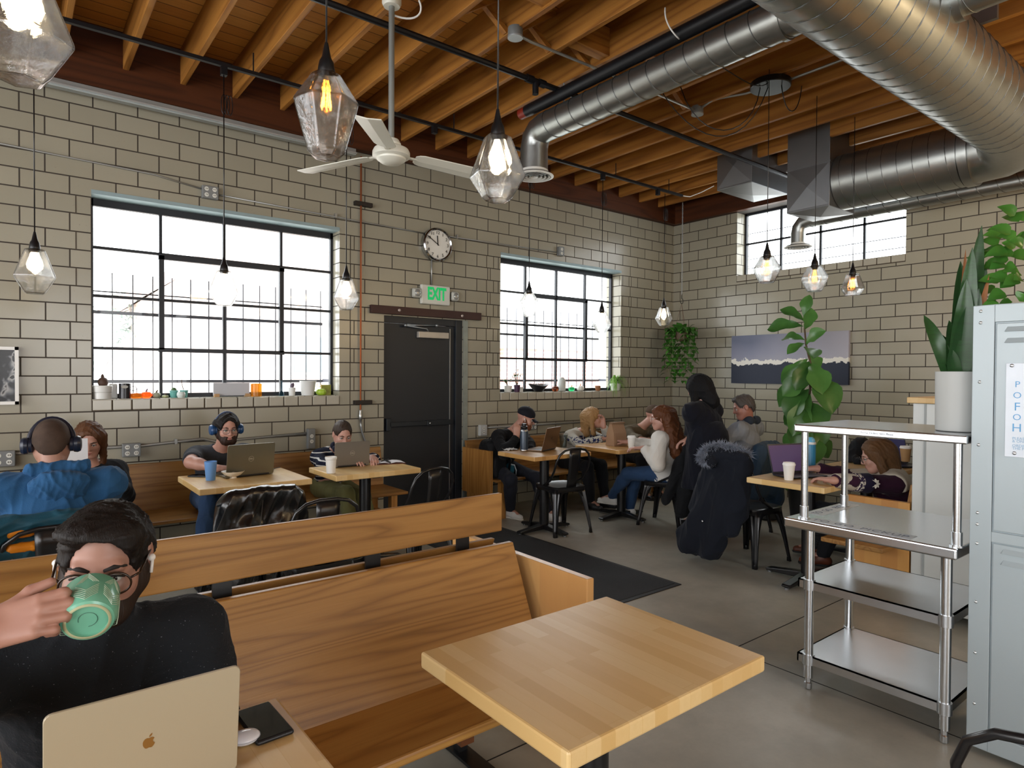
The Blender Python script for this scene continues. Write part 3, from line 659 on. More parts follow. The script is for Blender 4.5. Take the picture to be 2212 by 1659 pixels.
z = 3.75; i = 0
while z > 2.55:
    a = (i % 2)*PI/2; ch.tube([V(7.0+.007*math.sin(2*PI*j/8)*math.cos(a), 5.28+.007*math.sin(2*PI*j/8)*math.sin(a), z+.015*math.cos(2*PI*j/8)) for j in range(9)], .003, 5, cap=False); z -= .026; i += 1
ch.build('links', mat('a2a4a4', .35, .9), t, smooth=True)
MB().tube([V(7.0, 5.28, 2.56), V(7.0, 5.28, 2.50)]+[V(7.0+.03*math.sin(a), 5.28, 2.46+.035*math.cos(a)) for a in [0, .8, 1.6, 2.4, 3.2, 4, 4.6]], .005, 6).build('hook', BLACK, t, smooth=True)
# pictures
t = thing('framed_picture', 'dark picture in a white frame at the far left edge', 'picture', (-.2, YA-.02, 1.45))
x0, x1, z0, z1 = -.42, .047, 1.245, 1.652; f = MB()
f.box(x0, x1, YA-.035, YA-.002, z0, z0+.022); f.box(x0, x1, YA-.035, YA-.002, z1-.022, z1); f.box(x0, x0+.022, YA-.035, YA-.002, z0, z1); f.box(x1-.022, x1, YA-.035, YA-.002, z0, z1)
f.build('frame', WHITEP, t)
s = N('dark_abstract'); c = s.coord((1, 1, 1)); n1 = s.noise(c, 7, 2, .5, 1.5); n2 = s.noise(c, 4.3, 2)
col = s.ramp(n1, [(.35, '0c0d10'), (.52, '17181c'), (.58, '55585c'), (.66, '9a9a98'), (.7, '1a1a1d')]); col = s.mix(s.math('GREATER_THAN', n2, .68), col, 'b4571c')
MB().box(x0+.02, x1-.02, YA-.02, YA-.008, z0+.02, z1-.02).build('print', s.bsdf(col, .25), t)
t = thing('canvas_painting', 'wide stormy seascape canvas on the right wall behind the fig tree', 'painting', (XB-.02, 4.04, 1.68))
s = N('storm_canvas'); g = s.n('ShaderNodeNewGeometry'); sp = s.n('ShaderNodeSeparateXYZ'); s.l(g.outputs['Position'], sp.inputs[0])
hz_ = s.math('MULTIPLY', s.math('SUBTRACT', sp.outputs[2], 1.38), 1/.612); hy_ = sp.outputs[1]
nz = s.noise(s.coord((1, 1, 1)), 9, 5, .7); nl = s.noise(s.coord((1, 1, 1)), 1.6, 2)
line = s.math('ADD', .46, s.math('MULTIPLY', s.math('SUBTRACT', nz, .5), .25))
line = s.math('ADD', line, s.math('MULTIPLY', s.math('SUBTRACT', nl, .5), .12))
d_ = s.math('SUBTRACT', hz_, line)
sky = s.ramp(s.math('ADD', s.math('MULTIPLY', hz_, .6), s.math('MULTIPLY', nl, .5)), [(.3, 'a9a7ae'), (.6, '83869a'), (.85, '62687e')])
sky = s.mix(s.math('MULTIPLY', s.math('SUBTRACT', 4.5, hy_), .55), sky, 'bcb8bf')
col = s.mix(s.math('GREATER_THAN', d_, -.05), '1c2438', 'e4e1d8'); col = s.mix(s.math('GREATER_THAN', d_, .035), col, sky)
MB().box(XB-.04, XB-.002, 3.303, 4.782, 1.38, 1.992).build('canvas', s.bsdf(col, .6), t)
# ------------------------------------------------------------------ floor mat
s = N('rubber_mat'); n1 = s.noise(s.coord((1, 1, 1)), 90, 3, .7); n2 = s.noise(s.coord((1, 1, 1)), 3, 4)
m_ = s.bsdf(s.mix(n2, '303336', '424548'), .85, 0, .25, n1, .5, .01)
t = thing('door_mat', 'long charcoal runner mat leading from the door towards the foreground', 'mat', (3.27, 4.0, 0))
MB().box(2.86, 3.69, 2.82, 5.2, .001, .008).build('mat_pile', m_, t, bevel=.003); e = MB()
for a in ((2.83, 3.72, 2.785, 2.82), (2.83, 3.72, 5.2, 5.23), (2.83, 2.86, 2.82, 5.2), (3.69, 3.72, 2.82, 5.2)): e.box(*a, .0005, .005)
e.build('rubber_edge', mat('191a1c', .6), t)
# ------------------------------------------------------------------ tables
def table(label, x0, x1, y0, y1, top=.75, th=.04, baser=.30, m=None, group='butcher block cafe tables', rot=0):
    cx, cy = (x0+x1)/2, (y0+y1)/2; t = thing('cafe_table', label, 'table', (cx, cy, 0), 0, group)
    MB().box(x0, x1, y0, y1, top-th, top).build('tabletop', m or BLOCK, t, bevel=.006)
    MB().tube([(cx, cy, .045), (cx, cy, top-th-.012)], .045, 20).build('pedestal', BLACK, t, smooth='auto')
    MB().box(cx-.2, cx+.2, cy-.03, cy+.03, top-th-.014, top-th-.001).box(cx-.03, cx+.03, cy-.2, cy+.2, top-th-.0139, top-th-.0011).build('spider_plate', BLACK, t)
    b = MB(); R = Matrix.Translation((cx, cy, 0))@Matrix.Rotation(rot, 4, 'Z')
    for k in range(4):
        Mk = R@Matrix.Rotation(k*PI/2, 4, 'Z'); b.prism([(-.028, .02), (baser, .014), (baser+.012, .025), (baser, .036), (.03, .07), (-.028, .07)], -.032, .032, 1, Mk)
    bo = b.build('cross_base', BLACKM, t, bevel=.006); f = MB()
    for k in range(4):
        p = R@Matrix.Rotation(k*PI/2, 4, 'Z')@V(baser-.01, 0, 0); f.lathe([(.016, 0), (.016, .014)], 12, p)
    f.build('glide', mat('77797a', .4, .6), bo)
    return t
table('empty butcher block table in the right foreground', .843, 1.545, .89, 1.455, th=.042)
table('foreground table under the open laptop, cut off by the lower left edge', -.23, .47, .86, 1.447, th=.042)
table('table in front of the headphones man with a blue tumbler on it', .92, 1.64, 4.315, 4.96)
table('table in front of the striped sweater woman, nearest the door', 1.81, 2.50, 4.315, 4.84)
table('table of the man in the black cap', 3.62, 4.32, 4.28, 4.82, m=butcher(1, ('b98a50', 'c69a60', 'a67a42', 'cfa66c')))
table('table with the brown paper bag on it', 4.61, 5.36, 4.19, 4.80, m=butcher(1, ('b98a50', 'c69a60', 'a67a42', 'cfa66c')))
table('table with the paper cup and dark laptop behind the steel shelving', 4.16, 4.86, 2.0, 2.56)
table('farthest table by the right wall, half hidden behind the steel shelving', 5.10, 5.80, 2.0, 2.56)
table('table between the blue hoodie man and the wall', -.25, .48, 4.15, 4.80)
# ------------------------------------------------------------------ benches
def wall_bench(label, x0, x1, endpanel=None, group=None):
    t = thing('wall_bench', label, 'bench', ((x0+x1)/2, 5.4, 0))
    P = [(5.60, .30), (5.685, .765), (5.71, .765), (5.63, .30)]
    MB().prism(P, x0, x1, 0).build('backrest', OAK, t, bevel=.004)
    MB().box(x0, x1, 5.13, 5.66, .385, .41).build('seat', OAK, t, bevel=.006)
    n = max(2, int((x1-x0)/1.1))
    for i in range(n+1):
        x = x0+.12+(x1-x0-.24)*i/n
        MB().box(x-.03, x+.03, 5.56, 5.62, 0, .384).box(x-.03, x+.03, 5.17, 5.23, .0, .384).box(x-.03, x+.03, 5.23, 5.56, .16, .20).build('trestle', OAKV, t)
    return t
wall_bench('long oak wall bench under the large left window', -3.0, 2.84)
t = wall_bench('oak wall bench under the right window, with an end panel by the door', 3.84, 6.5)
MB().box(3.805, 3.84, 5.19, 5.70, .23, .70).build('end_panel', OAKV, t, bevel=.004)
MB().box(3.84, 3.90, 5.30, 5.66, 0, .384).build('end_support', OAKV, t)
# foreground double bench with raised rail
t = thing('double_bench', 'back to back oak bench in the foreground with a raised rail', 'bench', (.3, 2.08, 0))
X0, X1 = -3.2, 1.655
MB().prism([(1.845, .40), (2.022, .80), (2.048, .80), (1.872, .40)], X0, X1-.055, 0).build('backrest', OAK_FG, t, bevel=.004)
MB().prism([(2.315, .40), (2.138, .80), (2.112, .80), (2.288, .40)], X0, X1-.08, 0).build('backrest', OAK, t, bevel=.004)
MB().box(X0, X1, 1.56, 1.885, .39, .42).build('seat', wood('c69650', 'b07e40', '7a5228', 0, .9, .35, 1.2), t, bevel=.008)
MB().box(X0, X1, 2.275, 2.58, .39, .42).build('seat', OAK, t, bevel=.008)
MB().box(X0, 1.575, 2.064, 2.086, .84, .995).build('divider_rail', OAK, t, bevel=.005)
for x in (-2.2, -1.0, -.36, .51, 1.015, 1.40):
    MB().box(x-.028, x+.028, 2.0865, 2.098, .3, .98).build('rail_post', BLACK, t)
MB().box(X1, X1+.036, 1.655, 2.56, .02, .73).build('end_panel', butcher(2, ('c6945a', 'd0a164', 'ba864a', 'd8ae74'), sw=.16, sl=3), t, bevel=.004)
for x in (-2.4, -.9, .4, 1.38):
    MB().box(x-.03, x+.03, 1.70, 2.46, .33, .389).box(x-.03, x+.03, 2.02, 2.12, .05, .33).build('trestle', mat('6b3f22', .5), t)
    MB().box(x-.035, x+.035, 1.72, 2.44, .0, .012).box(x-.02, x+.02, 2.05, 2.09, .012, .06).build('floor_bracket', mat('3c3d40', .35, .8), t)
# bench against the white half wall
t = thing('wall_bench', 'oak bench with a plank end panel in front of the white half wall', 'bench', (5.6, 1.75, 0))
MB().box(4.40, 4.44, 1.585, 1.965, .075, .69).build('end_panel', butcher(2, ('bb8445', 'c8954f', 'a66f35', 'd09f60'), sw=.1, sl=3), t, bevel=.004)
MB().prism([(1.66, .40), (1.60, .80), (1.575, .80), (1.635, .40)], 4.445, 7.0, 0).build('backrest', OAK, t, bevel=.004)
MB().box(4.20, 7.0, 1.66, 2.04, .39, .42).build('seat', OAK, t, bevel=.006)
for x in (4.7, 5.8, 6.8): MB().box(x-.03, x+.03, 1.68, 1.96, 0, .388).build('trestle', OAKV, t)
t = thing('half_wall', 'white half wall with a pale wood cap behind the steel shelving', 'partition', (5.9, 1.0, 0))
MB().box(4.40, 7.42, .45, 1.575, .06, 1.315).build('panel_body', mat('c9cdcb', .3, 0, .03, 2), t, bevel=.004)
MB().box(4.37, 7.42, .42, 1.60, 1.316, 1.352).build('wood_cap', BLOCKX, t, bevel=.004)
MB().box(4.396, 4.402, 1.50, 1.512, .06, 1.315).build('panel_seam', mat('9aa0a0', .5), t)
MB().box(4.6, 7.42, .6, 1.5, 0, .06).build('plinth', BLACK, t)
for y in (1.50, .6): MB().lathe([(.022, 0), (.016, .012), (.012, .06)], 12, (4.43, y, 0)).build('foot', STEEL2, t, smooth='auto')
# ------------------------------------------------------------------ metal cafe chair (front towards +Y)
def make_chair(label):
    t = thing('metal_chair', label, 'chair', (0, 0, 0), 0, 'black metal cafe chairs', local=True)
    P = []; n = 10; w0 = .185
    seat = MB(); out = [(-.15, -.18), (.15, -.18), (.178, -.14), (.19, .10), (.165, .165), (.10, .185), (-.10, .185), (-.165, .165), (-.19, .10), (-.178, -.14)]
    ins = [(x*.82, y*.82) for x, y in out]; k = len(out)
    seat.add([(x, y, .435) for x, y in out]+[(x, y, .44) for x, y in [(a*.95, b*.95) for a, b in out]]+[(x, y, .431) for x, y in ins]+[(x*1.0, y*1.0, .395) for x, y in out],
             [(i, (i+1) % k, k+(i+1) % k, k+i) for i in range(k)]+[(k+i, k+(i+1) % k, 2*k+(i+1) % k, 2*k+i) for i in range(k)]+[tuple(range(2*k, 3*k))]+[(3*k+i, 3*k+(i+1) % k, (i+1) % k, i) for i in range(k)])
    seat.build('seat', BLACKM, t, smooth='auto', solid=.004)
    for sx in (-1, 1):
        for sy in (-1, 1):
            a = V(sx*.155, sy*.150, .425); b = V(sx*.205, sy*.215, 0); d = (b-a)
            u = V(sx, 0, 0); v = V(0, sy, 0); L = MB(); R = []
            for f, w in ((0, .075), (.12, .068), (.35, .040), (.6, .027), (.85, .021), (1, .017)):
                p = a+d*f; R.append([p-u*w-v*(-.006), p-u*.004+v*.004, p+u*.004-v*(-.004)+v*0, p+v*(-w)+u*.006])
            g = []
            for r, (f, w) in zip(R, ((0, .075), (.12, .068), (.35, .040), (.6, .027), (.85, .021), (1, .017))):
                p = a+d*f; g.append([p-u*w+v*.010, p-u*w*.45+v*.014, p-u*w*.3+v*.004, p+u*.006+v*.012, p+u*.014+v*.002, p+u*.012-v*.006, p+u*.004-v*w*.3, p+u*.014-v*w*.45, p+u*.010-v*w])
            L.grid(g); L.build('leg', BLACKM, t, smooth='auto', solid=.006)
            MB().lathe([(.014, -.004), (.016, 0), (.015, .03)], 10, b+V(-.003*sx, -.003*sy, .004)).build('rubber_foot', BLACK, t, smooth='auto')
    ap = MB()
    for s_ in (-1, 1):
        ap.add([(-.11, s_*.178, .42), (.11, s_*.178, .42), (.13, s_*.182, .34), (.09, s_*.18, .385), (0, s_*.18, .40), (-.09, s_*.18, .385), (-.13, s_*.182, .34)], [(0, 1, 2, 3, 4, 5, 6)])
        ap.add([(s_*.18, -.11, .42), (s_*.18, .11, .42), (s_*.184, .13, .34), (s_*.182, .09, .385), (s_*.182, 0, .40), (s_*.182, -.09, .385), (s_*.184, -.13, .34)], [(0, 1, 2, 3, 4, 5, 6)])
    ap.build('apron', BLACKM, t, solid=.004)
    pts = []
    for s_ in (-1, 1):
        leg = [V(s_*.178, .02, .437), V(s_*.185, -.10, .50), V(s_*.192, -.175, .60), V(s_*.190, -.205, .68), V(s_*.165, -.222, .745), V(s_*.115, -.232, .785), V(s_*.05, -.236, .80)]
        pts = pts+leg if s_ == -1 else pts+leg[::-1]
    MB().tube(pts, .0105, 10).build('back_hoop', BLACKM, t, smooth=True)
    MB().grid([[(x, y-.012*math.cos(x*12), z) for x in (-w, -w*.5, 0, w*.5, w)] for (w, y, z) in ((.055, -.165, .435), (.055, -.182, .52), (.058, -.205, .62), (.062, -.222, .72), (.064, -.228, .79))]).build('back_splat', BLACKM, t, smooth='auto', solid=.005)
    return t
CH = make_chair('black metal chair the blue hoodie man sits on, a puffer jacket over its back')
CH.location = (.13, 3.66, 0); CH.rotation_euler = (0, 0, .05)
for (x, y, rz, lab) in ((1.10, 3.98, .10, 'black metal chair under the black leather jacket'),
        (1.35, 3.53, -.05, 'empty black metal chair behind the foreground rail, pulled out from the tables'),
        (2.36, 4.16, .15, 'empty black metal chair at the striped sweater woman\'s table'),
        (4.10, 4.47, -.12, 'black metal chair tucked under the cap man\'s table'),
        (5.12, 4.02, .28, 'black metal chair the woman in the white sweater sits on'),
        (4.70, 2.85, -PI/2-.10, 'black metal chair holding the dark coat with the fur hood'),
        (5.42, 3.40, .12, 'black metal chair under the blue puffer jacket of the man in grey'),
        (1.74, .27, -PI/2, 'black metal chair cut off by the bottom right corner')):
    dup(CH, (x, y, 0), rz, lab)
# ------------------------------------------------------------------ steel work table with over-shelf
t = thing('steel_table', 'stainless steel work table with over-shelf and two lower shelves', 'steel table', (3.25, 1.25, 0))
x0, x1, y0, y1 = 2.925, 3.60, .885, 1.60
MB().box(x0, x1, y0, y1, .755, .80).build('worktop', STEEL, t, bevel=.008, seg=3)
for (x, y) in ((2.965, 1.49), (2.965, .93), (3.457, 1.525), (3.457, .93)):
    l = MB().tube([(x, y, .055), (x, y, .755)], .0205, 20).build('leg', STEEL, t, smooth='auto')
    MB().lathe([(.012, 0), (.016, .004), (.017, .03), (.013, .034), (.013, .06)], 16, (x, y, 0)).build('foot', STEEL2, l, smooth='auto')
for z in (.16, .515):
    sh = MB().box(2.955, 3.475, .915, 1.54, z-.006, z).box(2.955, 2.962, .915, 1.54, z-.04, z).box(3.468, 3.475, .915, 1.54, z-.04, z).box(2.955, 3.475, .915, .922, z-.04, z).box(2.955, 3.475, 1.533, 1.54, z-.04, z).build('shelf', STEEL2, t)
    for (x, y) in ((2.965, 1.49), (2.965, .93), (3.457, 1.525), (3.457, .93)): MB().tube([(x, y, z-.042), (x, y, z+.006)], .027, 18).build('shelf_collar', STEEL2, sh, smooth='auto')
ov = MB().box(2.935, 3.47, .86, 1.56, 1.215, 1.25).build('over_shelf', STEEL, t, bevel=.006)
for (x, y) in ((2.975, 1.525), (3.42, 1.54), (2.975, .90), (3.42, .90)):
    p = MB().tube([(x, y, .80), (x, y, 1.215)], .0155, 18).build('shelf_post', STEEL, t, smooth='auto')
    MB().tube([(x, y, .80), (x, y, .86)], .0195, 18).tube([(x, y, .80), (x, y, .808)], .026, 18).build('post_sleeve', STEEL2, p, smooth='auto')
TAPE = mat('b9bfc4', .35); INK = mat('5a6478', .5)
lb = MB().box(2.945, 3.03, 1.06, 1.50, .8002, .801).build('shelf_label', TAPE, t)
for w_, yy in (('TO', 1.45), ('GO', 1.345), ('PICKUP', 1.175)): text('lettering', w_, .055, INK, lb, Matrix.Translation((-3.25, -1.25, 0))@face_m((2.985, yy, .8016), (0, -1, 0), (1, 0, 0)), .0002, spacing=1.08)
lb2 = MB().box(3.10, 3.52, 1.50, 1.585, .8002, .801).build('shelf_label', TAPE, t)
for w_, xx in (('TO', 3.15), ('GO', 3.25), ('PICKUP', 3.41)): text('lettering', w_, .05, INK, lb2, Matrix.Translation((-3.25, -1.25, 0))@face_m((xx, 1.545, .8016), (1, 0, 0), (0, 1, 0)), .0002)
text('lettering', 'To Go Orders Here Please', .012, mat('6f7780', .5), ov, Matrix.Translation((-3.25, -1.25, 0))@face_m((2.9335, 1.19, 1.233), (0, -1, 0), (0, 0, 1)), .0002)
# ------------------------------------------------------------------ grey locker
t = thing('metal_locker', 'pale grey two tier metal locker with a white sign at the right edge', 'locker', (3.2, .5, 0))
LK = mat('a3aeb2', .35, .1, .04, 2); LK2 = mat('98a4a9', .38, .1, .04, 2)
MB().box(2.975, 3.42, .10, .855, .03, 1.757).build('cabinet', LK2, t, bevel=.004)
f = MB()
for a in ((.785, .855, .03, 1.757), (.10, .785, 1.69, 1.757), (.10, .785, .845, .885), (.10, .785, .03, .10)): f.box(2.966, 2.975, a[0], a[1], a[2], a[3])
fr = f.build('face_frame', LK, t, bevel=.002); r = MB()
for z in (1.735, 1.69, 1.46, 1.215, .95, .905, .83, .60, .40, .20, .07): r.ball((2.966, .83, z), (.004, .0065, .0065))
r.build('rivets', mat('c9d0d2', .2, .8), fr, smooth=True)
for z0, z1 in ((.89, 1.685), (.105, .84)):
    dr = MB().box(2.969, 2.9745, .105, .78, z0, z1).build('door', LK, t, bevel=.003); v = MB()
    for z in (z1-.032, z1-.075): v.add([(2.969, .755, z), (2.969, .64, z), (2.969, .65, z+.018), (2.969, .745, z+.018), (2.958, .75, z), (2.958, .645, z)], [(0, 3, 4), (3, 2, 5, 4), (2, 1, 5), (0, 4, 5, 1)])
    v.build('vent_louvre', LK, dr)
sg = MB().box(2.958, 2.966, .40, .745, 1.18, 1.532).build('sign_plate', mat('d5dde6', .35), t, bevel=.001)
BL = mat('5a9fd0', .5)
for i, w_ in enumerate(('PL', 'OR', 'FO', 'OR', 'HE')):
    for j, ch in enumerate(w_): text('lettering', ch, .033 if i not in (2, 4) else .044, BL, sg, Matrix.Translation((-3.2, -.5, 0))@face_m((2.957, .709-j*.040, (1.452, 1.411, 1.368, 1.329, 1.289)[i]), (0, -1, 0), (0, 0, 1)), .0006, offset=-.0003)
for i, w_ in enumerate(('PLEASE ORDER', '& ONLINE', 'ORDERS PICKED', 'THE MENU')):
    text('lettering', w_, .014, mat('8fb3cf', .5), sg, Matrix.Translation((-3.2, -.5, 0))@face_m((2.957, .722, 1.25-.0105*i-(.006 if i > 1 else 0)), (0, -1, 0), (0, 0, 1)), .0003, 'LEFT')
for z in (1.523, 1.195): MB().ball((2.957, .727 if z > 1.3 else .715, z), (.004, .007, .007)).build('sign_screw', STEEL2, sg, smooth=True)
# ------------------------------------------------------------------ plants
def leaf_mat(c1, c2, rough=.35, stripes=0):
    s = N('leaf'); c = s.coord((1, 1, 1)); n1 = s.noise(c, 9, 3); gi = s.n('ShaderNodeNewGeometry'); rr = gi.outputs['Random Per Island']; col = s.mix(s.math('ADD', s.math('MULTIPLY', n1, .45), s.math('MULTIPLY', rr, .55)), c1, c2)
    if stripes:
        w = s.noise(s.coord((14, 14, 70)), 1, 2, .5, .4); col = s.mix(s.math('MULTIPLY', s.math('GREATER_THAN', w, .52), .5), col, '2f4a2a')
    m = s.bsdf(col, rough, 0, .5, n1, .1, .004); s.b.inputs['Subsurface Weight'].default_value = 0
    tr = s.n('ShaderNodeBsdfTranslucent'); s.l(col, tr.inputs[0]); mx = s.n('ShaderNodeMixShader'); mx.inputs[0].default_value = .22
    s.l(s.b.outputs[0], mx.inputs[1]); s.l(tr.outputs[0], mx.inputs[2]); s.l(mx.outputs[0], s.out.inputs[0]); return m
def leaf(mb, base, tip, w, shape='oval', sag=.1, up=(0, 0, 1), fold=.18, wav=.0, n=7, twist=0):
    """one leaf blade from base to tip, folded along its midrib"""
    b, t = Vector(base), Vector(tip); d = t-b; L = d.length; dn = d.normalized(); upv = Vector(up)
    side = dn.cross(upv)
    if side.length < .05: side = dn.cross(V(1, 0, 0))
    side.normalize(); nrm = side.cross(dn).normalized()
    if twist: R = Matrix.Rotation(twist, 3, dn); side = R@side; nrm = R@nrm
    rows = []
    for i in range(n+1):
        f = i/n
        if shape == 'oval': ww = math.sin(PI*min(1, f**.85))**.8
        elif shape == 'fiddle': ww = (math.sin(PI*f**1.35)**.75)*(1-.28*math.exp(-((f-.38)/.13)**2))+.0
        elif shape == 'heart': ww = math.sin(PI*f**.62)**.8
        elif shape == 'blade': ww = min(1, f*5+.55)*(1-f**3.0)**.8
        else: ww = (1-f)**.6*min(1, .5+f*4)
        ww = max(ww, .02)*w/2
        p = b+d*f+nrm*(L*sag*math.sin(PI*f))-V(0, 0, 1)*L*sag*f*f*.8
        wv = wav*L*math.sin(f*14+b.x*50)
        rows.append([p-side*ww+nrm*(fold*ww+wv), p-side*ww*.5+nrm*fold*ww*.3, p, p+side*ww*.5+nrm*fold*ww*.3, p+side*ww+nrm*(fold*ww-wv)])
    mb.grid(rows)
FIG = leaf_mat('1f4a1c', '64984c', .3); POTHOS = leaf_mat('275a1f', '58913a', .3); SPIDER = leaf_mat('5f9a33', 'a3c964', .35)
SNAKE = leaf_mat('1f3f22', '3c6434', .3, 1); JADE = leaf_mat('3c5f3a', '6f8a5c', .4); STEM = mat('4a3a24', .7)
def potmesh(prof, x, y, z, m, t, nm='pot', n=28, soil=True):
    MB().lathe(prof, n, (x, y, z)).build(nm, m, t, smooth='auto')
    if soil: r, h = prof[-1]; MB().lathe([(r*.93, h-.014), (0, h-.008)], 16, (x, y, z), cap=False).build('soil', mat('2b2119', .95), t)
# fiddle-leaf fig against the painting
t = thing('fiddle_leaf_fig', 'tall fiddle leaf fig in front of the seascape canvas', 'plant', (6.42, 3.27, 0))
potmesh([(.13, 0), (.15, .02), (.18, .32), (.185, .34), (.17, .34)], 6.42, 3.27, 0, mat('3b3d3f', .5), t)
P = lambda x, y, X=6.42: atx(x, y, X)
st = [V(6.42, 3.27, .3), P(1752, 960), P(1742, 900), P(1750, 840), P(1752, 790), P(1741, 745), P(1738, 710), P(1740, 690)]
MB().tube(st, [.016, .015, .014, .013, .012, .01, .008, .006], 8).build('trunk', STEM, t, smooth=True)
fo = MB()
for (b, tp, w, dx) in (((1740, 692), (1749, 632), .15, .02), ((1738, 695), (1684, 664), .15, -.1), ((1736, 705), (1657, 706), .19, -.05), ((1739, 712), (1752, 660), .16, -.12), ((1739, 735), (1690, 728), .15, .1), ((1741, 745), (1784, 709), .18, -.1), ((1740, 742), (1700, 762), .14, -.14), ((1744, 752), (1757, 770), .2, -.2), ((1745, 775), (1688, 822), .2, -.12),
        ((1748, 780), (1718, 838), .22, -.2), ((1752, 785), (1778, 845), .26, -.15), ((1752, 800), (1798, 886), .34, -.1), ((1750, 812), (1690, 850), .24, -.16), ((1752, 815), (1682, 872), .26, -.05), ((1748, 840), (1700, 900), .28, -.18), ((1750, 850), (1712, 935), .26, -.2), ((1748, 870), (1775, 925), .3, -.12), ((1745, 885), (1694, 912), .22, -.05), ((1744, 895), (1720, 965), .28, -.15), ((1747, 905), (1778, 960), .28, -.05), ((1748, 920), (1700, 975), .26, .05), ((1750, 930), (1756, 1000), .28, -.18), ((1752, 940), (1790, 985), .24, .1),
        ((1745, 760), (1765, 800), .2, .15), ((1747, 830), (1778, 850), .2, .2), ((1746, 860), (1716, 870), .2, .2)):
    a = P(*b); q = P(*tp, 6.42+dx); leaf(fo, a, q, w*.92, 'fiddle', .10, (-.75, -.5, .45), .30, .018, 10, ((tp[0]*7) % 11-5)*.09)
fo.build('foliage', FIG, t, smooth=True)
# low floor plant beside it
t = thing('floor_plant', 'low bushy floor plant left of the fig, behind the blue coat', 'plant', (6.15, 3.55, 0))
potmesh([(.10, 0), (.12, .02), (.15, .42), (.155, .45), (.14, .45)], 6.15, 3.55, 0, mat('26282a', .5), t)
fo = MB(); r_ = random.Random(3)
for k in range(34):
    a = r_.uniform(0, 2*PI); el = r_.uniform(-.2, 1.2); L = r_.uniform(.16, .3); b = V(6.15, 3.55, .46); d = V(math.cos(a)*math.cos(el), math.sin(a)*math.cos(el), math.sin(el))
    q = b+d*r_.uniform(.08, .28); leaf(fo, q, q+d*L*.6+V(0, 0, -.05), .13, 'heart', .15, (0, 0, 1), .2); fo.tube([b, q], .003, 5)
fo.build('foliage', leaf_mat('1f4a1c', '3d7a2c', .3), t, smooth=True)
# hanging pothos in the corner
t = thing('hanging_plant', 'trailing green plant hanging on the chain in the corner', 'plant', (7.0, 5.28, 2.0))
potmesh([(.05, 0), (.075, .02), (.095, .13), (.098, .14), (.085, .14)], 7.0, 5.28, 1.93, mat('5a4634', .6), t)
hw = MB()
for k in range(3): a = k*2.1; hw.tube([V(7.0, 5.28, 2.43), V(7.0+.09*math.cos(a), 5.28+.09*math.sin(a), 2.07)], .002, 5)
hw.build('hanger_wire', mat('5a3a2a', .5), t)
fo = MB(); r_ = random.Random(5); vines = MB()
for k in range(26):
    a = r_.uniform(0, 2*PI); r = r_.uniform(.06, .17); L = r_.choice((.15, .25, .4, .62, .72)); p = V(7.0, 5.28, 2.08); pts = [p]
    for j in range(int(L/.05)+3):
        p = p+(V(math.cos(a)*.05, math.sin(a)*.05, .012) if j < 3 else V(r_.uniform(-.018, .018), r_.uniform(-.02, .02), -.05)); pts.append(p)
        if j > 0:
            th = r_.uniform(0, 2*PI); d = V(math.cos(th), math.sin(th), -.55).normalized(); s_ = r_.uniform(.06, .105)
            leaf(fo, p+d*.02, p+d*(.02+s_), s_*.8, 'heart', .12, (0, 0, 1), .2, 0, 5)
    vines.tube(pts, .002, 4)
for k in range(40):
    a = r_.uniform(0, 2*PI); el = r_.uniform(0, 1.3); d = V(math.cos(a)*math.cos(el), math.sin(a)*math.cos(el), math.sin(el)*.7); q = V(7.0, 5.28, 2.02)+d*r_.uniform(.08, .17); leaf(fo, q, q+d*.1, .08, 'heart', .15)
fo.build('foliage', POTHOS, t, smooth=True); vines.build('vines', mat('4c6a2c', .6), t)
# snake plant in a white cylinder on the over-shelf
t = thing('snake_plant', 'tall snake plant in a white cylinder pot on the steel over-shelf', 'plant', (3.15, .955, 1.25))
potmesh([(.078, 0), (.082, .003), (.085, .25), (.078, .25), (.076, .235)], 3.15, .955, 1.2515, mat('b9bbb8', .5, 0, .03), t, n=40)
sn = MB(); br = MB()
for (tip, w, dx, tgt) in (((2121, 482), .075, .03, sn), ((2101, 530), .08, -.04, sn), ((2112, 520), .06, .05, sn), ((1996, 660), .06, -.03, sn), ((2050, 690), .085, -.05, sn), ((2078, 610), .09, .0, sn), ((2088, 600), .085, -.06, sn), ((2115, 620), .08, -.02, sn), ((2054, 752), .055, -.07, sn), ((2130, 560), .06, .05, sn), ((2068, 640), .08, .04, sn), ((2060, 700), .09, .04, sn), ((2036, 722), .07, -.02, sn), ((2075, 560), .085, .05, sn), ((2095, 650), .09, -.05, sn), ((2086, 534), .030, .02, br), ((2137, 590), .035, .0, br)):
    q = atx(tip[0], tip[1], 3.15+dx); b = V(3.15+dx*.6, .955+(q.y-.955)*.18, 1.48); leaf(tgt, b, q, w, 'blade', .02 if tip[0] > 2010 else .16, (-.8, -.55, .0), .25, .0, 10, (tip[0] % 7-3)*.12)
sn.build('leaf_blades', SNAKE, t, smooth=True); o = br.build('dry_blades', mat('8a5526', .6), t, smooth=True); o['label'] = 'dried brown blades'
t = thing('potted_plant', 'broad leaved plant standing on top of the grey locker', 'plant', (3.22, .52, 1.757))
potmesh([(.07, 0), (.09, .02), (.11, .15), (.1, .15)], 3.22, .52, 1.7575, mat('6b6d6f', .5), t)
fo = MB(); r_ = random.Random(11)
